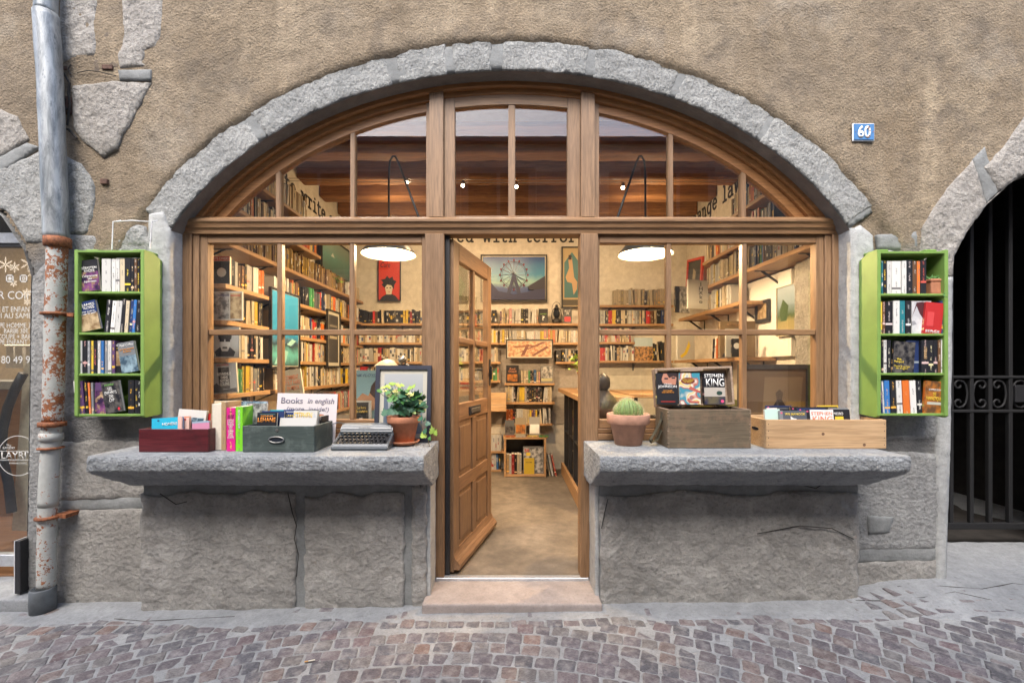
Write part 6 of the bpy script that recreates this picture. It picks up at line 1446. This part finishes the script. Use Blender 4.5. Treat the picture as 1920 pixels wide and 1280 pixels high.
stand(566, 592, 768.5, 2.63, 'black', 'black cover with white stamp-like teeth in the drawer', [('r', .02 + .0, .97, .97, .985, WH)] + [('r', .86, .97, .2 + k * .1, .25 + k * .1, WH) for k in range(7)], tilt=-5)
sg = tag(empty('handwritten_sign'), 'pale card handwritten Books in english more inside behind the drawer', 'sign')
sw = X_(628, 2.77) - X_(514, 2.77); shh = .315
bm = bmesh.new(); bx(bm, 0, sw, 0, .003, 0, shh); obj('card', bm, F((.62, .56, .56), .7), sg)
M_pen = F((.16, .15, .2), .6)
text('Books', sw * .36, .038, M_pen, sg, (sw * .25, -.001, shh - .045), off=.01); text('in english', sw * .44, .044, M_pen, sg, (sw * .73, -.001, shh - .050), shear=.15, off=.01); text('(more  inside!)', sw * .70, .036, M_pen, sg, (sw * .52, -.001, shh - .100), shear=.1, off=.01)
sg.matrix_world = Matrix.Translation((X_(514, 2.77), 2.765, LZ + .0)) @ Matrix.Rotation(R(-7), 4, 'X') @ Matrix.Rotation(R(1), 4, 'Y')

# typewriter
tw = tag(empty('typewriter', (X_(674, 2.55), 2.545, LZ)), 'grey metal portable typewriter with black keys on the left ledge', 'typewriter')
hw = .162
bm = bmesh.new(); prism(bm, [(0, .0), (-.004, .018), (.01, .034), (.018, .034), (.018, .014), (.15, .03), (.15, .06), (.27, .06), (.28, 0)], -hw, hw, 'x'); bmesh.ops.bevel(bm, geom=bm.edges[:], offset=.004, segments=2, affect='EDGES'); obj('base_shell', bm, M_typer, tw)
for s in (-1, 1):
    bm = bmesh.new(); prism(bm, [(.0, .02), (.010, .036), (.05, .05), (.13, .085), (.20, .09), (.20, .02)], s * hw - (.012 if s > 0 else 0), s * hw + (.012 if s < 0 else 0), 'x'); bmesh.ops.bevel(bm, geom=bm.edges[:], offset=.005, segments=2, affect='EDGES'); obj('side_cheek', bm, M_typer, tw)
bm = bmesh.new(); prism(bm, [(.122, .078), (.124, .100), (.136, .122), (.160, .134), (.195, .136), (.22, .128), (.23, .10), (.23, .06), (.13, .06)], -hw + .001, hw - .001, 'x')
for v in bm.verts:
    if v.co.z > .11: v.co.x *= .93
bmesh.ops.bevel(bm, geom=bm.edges[:], offset=.007, segments=3, affect='EDGES'); tc_ = obj('top_cover', bm, M_typer, tw); text('Remington-Rand', .07, .008, F(BK), tc_, (-.01, .1285, .113), (R(-28), 0, 0), shear=.3)
bm = bmesh.new(); prism(bm, [(.02, .016), (.122, .066), (.122, .03), (.02, .012)], -hw + .0125, hw - .0125, 'x'); obj('key_bed', bm, M_keys, tw)
bm = bmesh.new()
for r_ in range(4):
    for k in range(11 if r_ else 11):
        x = -.125 + k * .0245 + (r_ % 2) * .012 - .006; y = .034 + r_ * .0235; z = .034 + r_ * .0150
        lathe(bm, [(.0085, 0), (.0095, .004), (.0085, .0065), (.004, .0055)], 8, Matrix.Translation((x, y, z)) @ Matrix.Rotation(R(12), 4, 'X')); bx(bm, x - .0015, x + .0015, y, y + .02, z - .012, z)
tag(obj('keys', bm, M_keys, tw), kind='stuff')
bm = bmesh.new(); bx(bm, -.085, .085, .016, .026, .026, .034, .003); obj('space_bar', bm, M_keys, tw)
bm = bmesh.new(); lathe(bm, [(.0, -.165), (.017, -.165), (.017, .165), (0, .165)], 18, Matrix.Translation((.0, .245, .105)) @ Matrix.Rotation(R(90), 4, 'Y'), cap=False); obj('platen', bm, M_rubber, tw, True)
for s in (-1, 1):
    bm = bmesh.new(); lathe(bm, [(0, 0), (.02, 0), (.022, .006), (.02, .016), (0, .016)], 18, Matrix.Translation((s * .182, .245, .105)) @ Matrix.Rotation(R(90), 4, 'Y'), cap=False); bx(bm, s * .172 - .006, s * .172 + .006, .23, .27, .07, .125); obj('platen_knob', bm, M_keys if s > 0 else M_brass, tw)
bm = bmesh.new(); tube(bm, [(-.17, .24, .125), (-.2, .20, .135), (-.225, .17, .13)], .004, 6); obj('carriage_lever', bm, M_brass, tw)
# framed harbour picture leaning on the window
M_harb = grad_mat('harbour_print', [(0, (.16, .22, .27)), (.3, (.22, .29, .32)), (.42, (.16, .2, .22)), (.5, (.30, .32, .32)), (1, (.40, .41, .41))], .36, .05)
framed('framed_picture', 'black framed grey harbour print leaning on the window behind the ivy', 0, 0, 0, 0, 0, [('p', RECT, M_harb), ('p', [(0, 0), (.2, 0), (.12, .3), (.1, .6), (.04, .85), (0, .8)], (.10, .13, .17)), ('p', [(.8, .5), (.86, .62), (.93, .66), (1, .72), (1, .5)], (.24, .27, .28)), ('p', [(.6, .5), (1, .52), (1, .54), (.6, .52)], (.12, .14, .15)), ('p', [(.74, .5), (.76, .5), (.76, .68), (.74, .68)], (.14, .15, .16))],
       M=Matrix.Translation((X_(700, 2.82), 2.825, LZ)) @ Matrix.Rotation(R(-6), 4, 'X'), wh=(X_(806, 2.82) - X_(700, 2.82), Z_(684, 2.85) - LZ), fw=.026, mat_w=.028, frame=(.025, .028, .045))
# ivy in a terracotta pot
iv = tag(empty('potted_ivy', (X_(757.5, 2.75), 2.745, LZ)), 'variegated ivy in a terracotta pot and saucer on the left ledge', 'plant')
bm = bmesh.new(); lathe(bm, [(.0, .004), (.066, .004), (.088, .016), (.096, .026), (.092, .028), (.082, .018), (.06, .010), (0, .010)], 36, cap=False); obj('saucer', bm, M_terra, iv, True)
bm = bmesh.new(); lathe(bm, [(.0, .012), (.062, .012), (.086, .135), (.096, .136), (.099, .141), (.103, .172), (.100, .176), (.092, .174), (.088, .150)], 40, cap=False, wob=.001); obj('pot', bm, M_terra, iv, True)
bm = bmesh.new(); lathe(bm, [(0.0, .160), (.05, .163), (.091, .158)], 24, cap=False); obj('soil', bm, M_soil, iv, True)
def ivy_leaf(mat):
    pts = [(0, 0), (.22, -.10), (.42, .02), (.50, .30), (.30, .36), (.36, .62), (.14, .60), (0, 1.0), (-.14, .60), (-.36, .62), (-.30, .36), (-.50, .30), (-.42, .02), (-.22, -.10)]
    bm = bmesh.new(); V = [bm.verts.new((x, y, .10 * abs(x) - .12 * y * y)) for x, y in pts]; c_ = bm.verts.new((0, .34, .0)); 
    for i in range(len(V)): bm.faces.new((V[i], V[(i + 1) % len(V)], c_))
    return mesh_of(bm, 'leaf', mat, True)
IL = [ivy_leaf(M_leaf), ivy_leaf(M_leafd), ivy_leaf(M_leafy), ivy_leaf(plain('ivy_cream_leaf', (.42, .44, .14), .5))]
stm = bmesh.new(); ivp = Vector(iv.location)
def leaf_at(px, py, k, s, dy=0, yaw=None, pit=None, stem=True):
    Y = 2.70 + dy; p = Vector((X_(px, Y), Y, Z_(py, Y))) - ivp
    s *= 1.25; inst('leaf', IL[k], iv, p, (R(pit if pit is not None else rnd.uniform(30, 75)), R(rnd.uniform(-25, 25)), yaw if yaw is not None else rnd.uniform(-.9, .9) + rnd.choice((0, 0, 3.14))), scale=(s,) * 3)
    if stem: tube(stm, [Vector((rnd.uniform(-.03, .03), rnd.uniform(-.03, .03), .16)), Vector((p.x * .55, p.y * .5, .16 + (p.z - .16) * .6 + .01)), p], .0015, 4)
for _ in range(120):
    px, py = rnd.gauss(765, 15), rnd.gauss(759, 11)
    if py > 779 or px > 797 or py < 738: continue
    leaf_at(px, py, rnd.choice((1, 1, 1, 0)), rnd.uniform(.034, .052), rnd.uniform(-.05, .05))
for px, py, k, s in ((711, 735, 0, .03), (718, 728, 2, .03), (727, 727, 2, .032), (733, 722, 2, .03), (739, 721, 2, .026), (746, 725, 3, .034), (754, 724, 2, .026), (742, 735, 3, .034), (736, 752, 0, .055), (731, 744, 0, .042), (746, 740, 0, .04), (768, 730, 2, .03), (774, 727, 2, .03), (766, 739, 3, .032), (772, 742, 3, .026), (753, 750, 3, .028), (790, 756, 3, .028), (793, 770, 3, .026), (783, 768, 2, .022), (776, 775, 2, .022), (742, 777, 1, .036), (748, 770, 1, .04), (728, 738, 0, .03), (740, 745, 0, .034), (750, 733, 0, .028), (762, 735, 0, .03), (722, 734, 2, .024), (786, 748, 1, .03), (778, 750, 0, .03)):
    leaf_at(px, py, k, s, rnd.uniform(-.04, 0), rnd.uniform(-.7, .7), rnd.uniform(25, 65))
for px, py, k, s in ((788, 788, 1, .034), (796, 789, 1, .026), (803, 797, 1, .03), (796, 812, 1, .036), (811, 812, 2, .04), (795, 820, 2, .036), (805, 824, 0, .022), (816, 815, 2, .03)): leaf_at(px, py, k, s, -.06, rnd.uniform(-1, 1), rnd.uniform(50, 90), False)
tube(stm, [(.09, -.03, .165), (.12, -.05, .12), (.135, -.06, .06), (.16, -.065, .05), (.17, -.07, .0)], .0018, 5)
tag(obj('stems', stm, M_stem, iv), kind='stuff')

# ---- things on the right ledge
ct = tag(empty('potted_cactus', (X_(1177, 2.77), 2.76, LZ)), 'round ribbed cactus in a plain terracotta pot on the right ledge', 'plant')
bm = bmesh.new(); lathe(bm, [(0, 0), (.080, 0), (.108, .125), (.120, .127), (.128, .135), (.130, .185), (.126, .190), (.116, .188), (.110, .16)], 44, cap=False, wob=.0012); obj('pot', bm, plain('dusty_terracotta', (.43, .23, .155), .85, 0, .2, 16, .4), ct, True)
bm = bmesh.new(); lathe(bm, [(0, .17), (.06, .172), (.113, .168)], 24, cap=False); obj('soil', bm, M_soil, ct, True)
spn = bmesh.new()
for (cx, cy, cz, r, h, nr) in ((-.005, 0, .205, .062, .075, 15), (.052, .012, .195, .040, .058, 12), (-.046, .02, .195, .036, .05, 12)):
    bm = bmesh.new(); U, Vn = nr * 4, 18; rings = []
    for j in range(Vn + 1):
        ph = -math.pi / 2 + math.pi * j / Vn; ring = []
        for i in range(U):
            th_ = 2 * math.pi * i / U; rr = r * math.cos(ph) * (1 + .085 * math.cos(nr * th_)); p = Vector((cx + rr * math.cos(th_), cy + rr * math.sin(th_), cz + h * math.sin(ph) * (1 if math.sin(ph) < .95 else .97))); ring.append(bm.verts.new(p))
            if i % 4 == 0 and 4 < j < Vn - 1 or (j >= Vn - 2 and i % 4 == 0):
                for q in range(7):
                    d = Vector((p.x - cx, p.y - cy, (p.z - cz) * .9)).normalized() + Vector((rnd.uniform(-.7, .7), rnd.uniform(-.7, .7), rnd.uniform(-.5, .7))); d.normalize(); d *= rnd.uniform(.010, .018); s_ = d.cross(Vector((0, 1, .2))).normalized() * .0006
                    spn.faces.new([spn.verts.new(p - s_), spn.verts.new(p + s_), spn.verts.new(p + d)])
        rings.append(ring)
    for A, B in zip(rings, rings[1:]):
        for i in range(U): bm.faces.new((A[i], A[(i + 1) % U], B[(i + 1) % U], B[i]))
    bmesh.ops.remove_doubles(bm, verts=bm.verts[:], dist=.0004); obj('cactus_body', bm, M_cactus, ct, True)
tag(obj('spines', spn, M_spine, ct), kind='stuff')
# old chest with open lid
CX0, CX1, CY0, CY1, CZ1 = X_(1252, 2.62), X_(1408, 2.62), 2.62, 2.845, Z_(768.5, 2.62)
ch = open_box('wooden_chest', 'weathered dark wooden chest with its lid propped open on the right ledge', CX0, CX1, CY0, CY1, CZ1, M_chest, .014, 'chest', M_chestin)
for a, b, c_, d in ((CX0, CX1, CY0, CY0 + .014), (CX0, CX0 + .014, CY0 + .015, CY1), (CX1 - .014, CX1, CY0 + .015, CY1)): box('rim', M_chestin, a + .0006, b - .0006, c_, d, CZ1, CZ1 + .003, ch)
bm = bmesh.new()
for k in range(34):
    z = LZ + .006 + rnd.random() * (CZ1 - LZ - .01); s = rnd.choice((0, 1)); x = CX0 if s == 0 else CX1; w_ = rnd.uniform(.004, .012); q = rnd.uniform(.001, .004); bx(bm, x - .0008 if s == 0 else x - w_, x + w_ if s == 0 else x + .0008, CY0 - .0008, CY0 + .01, z, z + q)
tag(obj('splinters', bm, M_chestin, ch), kind='stuff')
lidw = CX1 - CX0; lid = empty('lid'); lid.parent = ch; lh = .242
def lb_(nm, m, *a, bev=.002): bm = bmesh.new(); bx(bm, *a, bev); return obj(nm, bm, m, lid)
lb_('lid_board', M_chestin, .014, lidw - .014, .058, .068, .014, lh - .014); lb_('lid_edge', M_chestin, 0, .0138, 0, .068, 0, lh); lb_('lid_edge', M_chestin, lidw - .0138, lidw, 0, .068, 0, lh); lb_('lid_edge', M_chestin, .014, lidw - .014, 0, .0575, 0, .0138); lb_('lid_edge', M_chestin, .014, lidw - .014, 0, .0575, lh - .0138, lh)
lb_('lid_batten', M_chestin, lidw * .33, lidw * .62, -.004, .02, lh - .026, lh - .014)
lid.matrix_world = Matrix.Translation((CX0 - .002, 2.80, CZ1 + .001)) @ Matrix.Rotation(R(-5), 4, 'X') @ Matrix.Rotation(R(-2), 4, 'Y')
for x in (CX0 + .09, CX1 - .11): box('hinge', M_black, x, x + .06, CY1 - .05, CY1 - .02, CZ1 + .002, CZ1 + .010, ch, .001)
bm = bmesh.new()
def strap_strip(P, w):
    prev = None
    for p in P:
        a, b = bm.verts.new((p[0], p[1] - w, p[2])), bm.verts.new((p[0], p[1] + w, p[2]))
        if prev: bm.faces.new((prev[0], prev[1], b, a))
        prev = (a, b)
strap_strip([(CX0 - .002, 2.72, 1.185), (CX0 - .006, 2.72, 1.14), (CX0 - .045, 2.70, 1.075), (CX0 - .085, 2.68, 1.022), (CX0 - .075, 2.70, 1.000), (CX0 - .03, 2.71, 1.02), (CX0 - .003, 2.72, 1.075)], .019)
o = obj('strap', bm, M_strap, ch); o.modifiers.new('thickness', 'SOLIDIFY').thickness = .003
lidz = CZ1 + .019
def lidbook(px0, px1, py, c, label, items, t=.02): return face_out((X_(px0, 2.79), 2.795, lidz), t, Z_(py, 2.79) - lidz, X_(px1, 2.79) - X_(px0, 2.79), c, label, items, tilt=-5)
lidbook(1231, 1272, 700, 'black', 'black thriller with a face and white JOHNSON lettering in the chest lid', [('p', [(.3, .68), (.9, .62), (.98, .98), (.35, .98), (.25, .8)], (.45, .20, .13)), ('p', [(.5, .98), (.98, .98), (.98, .86), (.8, .9), (.6, .84)], (.03, .015, .015)), ('r', .38, .55, .80, .85, BK), ('r', .72, .88, .82, .87, BK), ('t', 'JOHNSON', .08, .94, .50, .61, WH), ('t', 'CRAIG', .36, .7, .62, .67, WH), ('t', 'LE CAMP\nDES MORTS', .25, .8, .36, .46, OR), ('r', .2, .85, .08, .10, (.5, .04, .03))])
M_sw = NT('printed_contour_rings'); _n = M_sw.noise(11, 1, .4); M_sw.col(M_sw.ramp(M_sw.math('FRACT', M_sw.math('MULTIPLY', _n, 4)), [(0, (.02, .20, .30)), (.2, (.62, .6, .5)), (.38, (.65, .45, .08)), (.55, (.7, .68, .6)), (.72, (.42, .10, .06)), (.88, (.05, .25, .33))])); M_sw.rough(.35); M_sw = M_sw.m
lidbook(1274.5, 1314, 700, 'white', 'paperback covered in coloured contour rings in the chest lid', [('r', .0, 1, .0, 1, M_sw), ('p', [(.42 + .34 * math.cos(k * .42), .75 + .11 * math.sin(k * .42)) for k in range(15)], (.16, .03, .02)), ('t', 'Arthur Upfield\nLa prophétie\ndu temps', .14, .7, .69, .81, YL), ('p', [(.45, .52), (.55, .58), (1, .42), (1, .36), (.6, .44)], (.42, .10, .08)), ('p', [(.4, .22), (.5, .12), (.95, .1), (.9, .04), (.45, .05), (.35, .14)], (.42, .10, .08))], .014)
o = lidbook(1320, 1359, 699, 'black', 'black paperback with chalky STEPHEN KING lettering in the chest lid', [('r', 0, 1, 0, .52, photo_mat('printed_dusk_field', (.03, .03, .06), (.12, .10, .06), 5)), ('r', 0, 1, .25, .54, (.42, .38, .33)), ('t', 'STEPHEN', .03, .93, .84, .97, WH), ('t', 'KING', .1, .97, .57, .82, WH), ('p', [(.72 + .14 * math.cos(k * .52), .36 + .07 * math.sin(k * .52)) for k in range(12)], (.02, .05, .04)), ('p', [(.85 + .08 * math.cos(k * .7), .1 + .05 * math.sin(k * .7)) for k in range(9)], (.7, .08, .2))], .03)
for i, (x, c) in enumerate(((.10, 'white'), (.20, 'teal'), (.33, 'navy'), (.36, 'white'))):
    book((CX0 + x, 2.66 + .03 * (i % 2), LZ + .03), .10 if i < 2 else .07, .185, .015, c, 0, 0, '%s %s paperback standing inside the dark chest' % (('larger', 'bright', 'dark', 'slim')[i], c))
# pine crate
KX0, KX1, KY0, KY1, KZ1 = X_(1437, 2.61), X_(1662, 2.61), 2.61, 2.885, Z_(786.5, 2.61)
kr = open_box('pine_crate', 'pale pine crate of paperbacks at the right end of the ledge', KX0, KX1, KY0, KY1, KZ1, M_pine, .013, 'crate')
bm = bmesh.new(); prism(bm, [(2.73 + .04 * math.cos(k * .5), 1.085 + .010 * math.sin(k * .5)) for k in range(13)], KX0 - .0008, KX0 + .004, 'x'); obj('hand_hole_shade', bm, M_darkglass, kr)  # dark oval plate on the end panel, coloured as the shade inside a hole
bm = bmesh.new()
for x in (KX0 + .012, KX1 - .012):
    for k in range(4): disc(bm, x, KY0 - .0007, LZ + .022 + k * .04, .0028, 8)
tag(obj('nail_heads', bm, M_black, kr), kind='stuff')
for x, z in ((.33, .085), (.57, .022)):
    bm = bmesh.new(); disc(bm, KX0 + x, KY0 - .0006, LZ + z, .009, 16); obj('knot', bm, F((.17, .09, .05), .7), kr)
def kb(px0, px1, py, Y, c, label, items, **k): return stand(px0, px1, py, Y, c, label, items, tilt=k.pop('tilt', -7), z=LZ + .012, **k)
kb(1421 + 18, 1467, 768, 2.66, 'white', 'pale mint cover at the left of the pine crate', [('r', 0, 1, 0, 1, (.50, .68, .62))], lean=1)
kb(1443, 1462, 765, 2.70, 'white', 'narrow white slip behind the mint cover in the pine crate', [])
kb(1466, 1517, 770, 2.64, 'grey', 'slate cover lettered IAN MANOOK in yellow in the pine crate', [('r', .12, 1, 0, 1, (.09, .10, .12)), ('t', 'IAN MANOOK', .2, .95, .86, .93, YL), ('p', [(.07 + .04 * math.cos(k * .7), .93 + .025 * math.sin(k * .7)) for k in range(9)], (.7, .10, .2)), ('p', [(.4, .84), (.5, .78), (.62, .76), (.55, .7), (.4, .74)], WH)])
kb(1515, 1568, 767.5, 2.64, 'black', 'white cover lettered STEPHEN KING in coral in the pine crate', [('r', .16, 1, 0, 1, WH), ('t', 'STEPHEN', .2, .96, .85, .94, (.75, .16, .08)), ('t', 'KING', .24, .96, .66, .82, (.75, .16, .08)), ('p', [(.07 + .04 * math.cos(k * .7), .95 + .02 * math.sin(k * .7)) for k in range(9)], (.7, .10, .2))])
kb(1567, 1599, 768, 2.655, 'black', 'black cover with a yellow label at the right in the pine crate', [('t', 'NESBO', .05, .6, .84, .92, WH), ('r', .1, .6, .7, .8, YL)])
for i, (a, b, py, Y, c, l) in enumerate(((1408 + 32, 1487, 761, 2.74, 'navy', 'navy cover with a pale rim, back left of the pine crate'), (1450, 1500, 763, 2.72, 'black', 'black cover with a faint grey line, left middle of the pine crate'), (1486, 1540, 763.5, 2.70, 'black', 'black cover with a pink dot behind IAN MANOOK'), (1500, 1552, 765.5, 2.68, 'navy', 'dark blue cover between the two lettered covers in the crate'), (1536, 1574, 762.5, 2.73, 'black', 'black cover behind the coral lettered one'), (1538, 1576, 760.5, 2.77, 'yellow', 'yellow-edged cover at the back of the pine crate'), (1560, 1594, 765, 2.70, 'grey', 'dark grey cover behind the yellow label in the crate'))):
    kb(a, b, py, Y, c, l, [('p', [(.08 + .03 * math.cos(k * .7), .955 + .02 * math.sin(k * .7)) for k in range(9)], (.7, .10, .2))] + ([('r', .2, .8, .95, .96, (.4, .4, .42))] if i % 2 else []), tilt=-5)

# ---- building across the street (seen reflected in the panes) and lane ends
ob = tag(empty('building_across'), 'plain pale building across the narrow street, seen reflected in the panes', 'building')
OYY = -1.6
box('wall', M_facade, -14, 14, OYY - .4, OYY, -.1, 5.2, ob)
box('roof_eave', M_shutter, -14, 14, OYY - .4, OYY + .1, 5.21, 5.28, ob)
for xw in (-6, -3.2, -.2, 2.8, 5.8):
    for zw in (.9, 3.1):
        w = box('window', M_shutter, xw - .62, xw + .62, OYY, OYY + .02, zw - .08, zw + 1.7, ob); box('pane', M_darkglass, xw - .5, xw - .03, OYY + .0205, OYY + .025, zw, zw + 1.6, w); box('pane', M_darkglass, xw + .03, xw + .5, OYY + .0205, OYY + .025, zw, zw + 1.6, w)
        box('shutter', M_shutter, xw - 1.15, xw - .64, OYY, OYY + .04, zw, zw + 1.62, ob); box('shutter', M_shutter, xw + .64, xw + 1.15, OYY, OYY + .04, zw, zw + 1.62, ob)
for o in list(scn.objects):
    if o.type == 'MESH' and o.data.name.startswith('book') and 'stuff' in str(o.get('kind')): pass
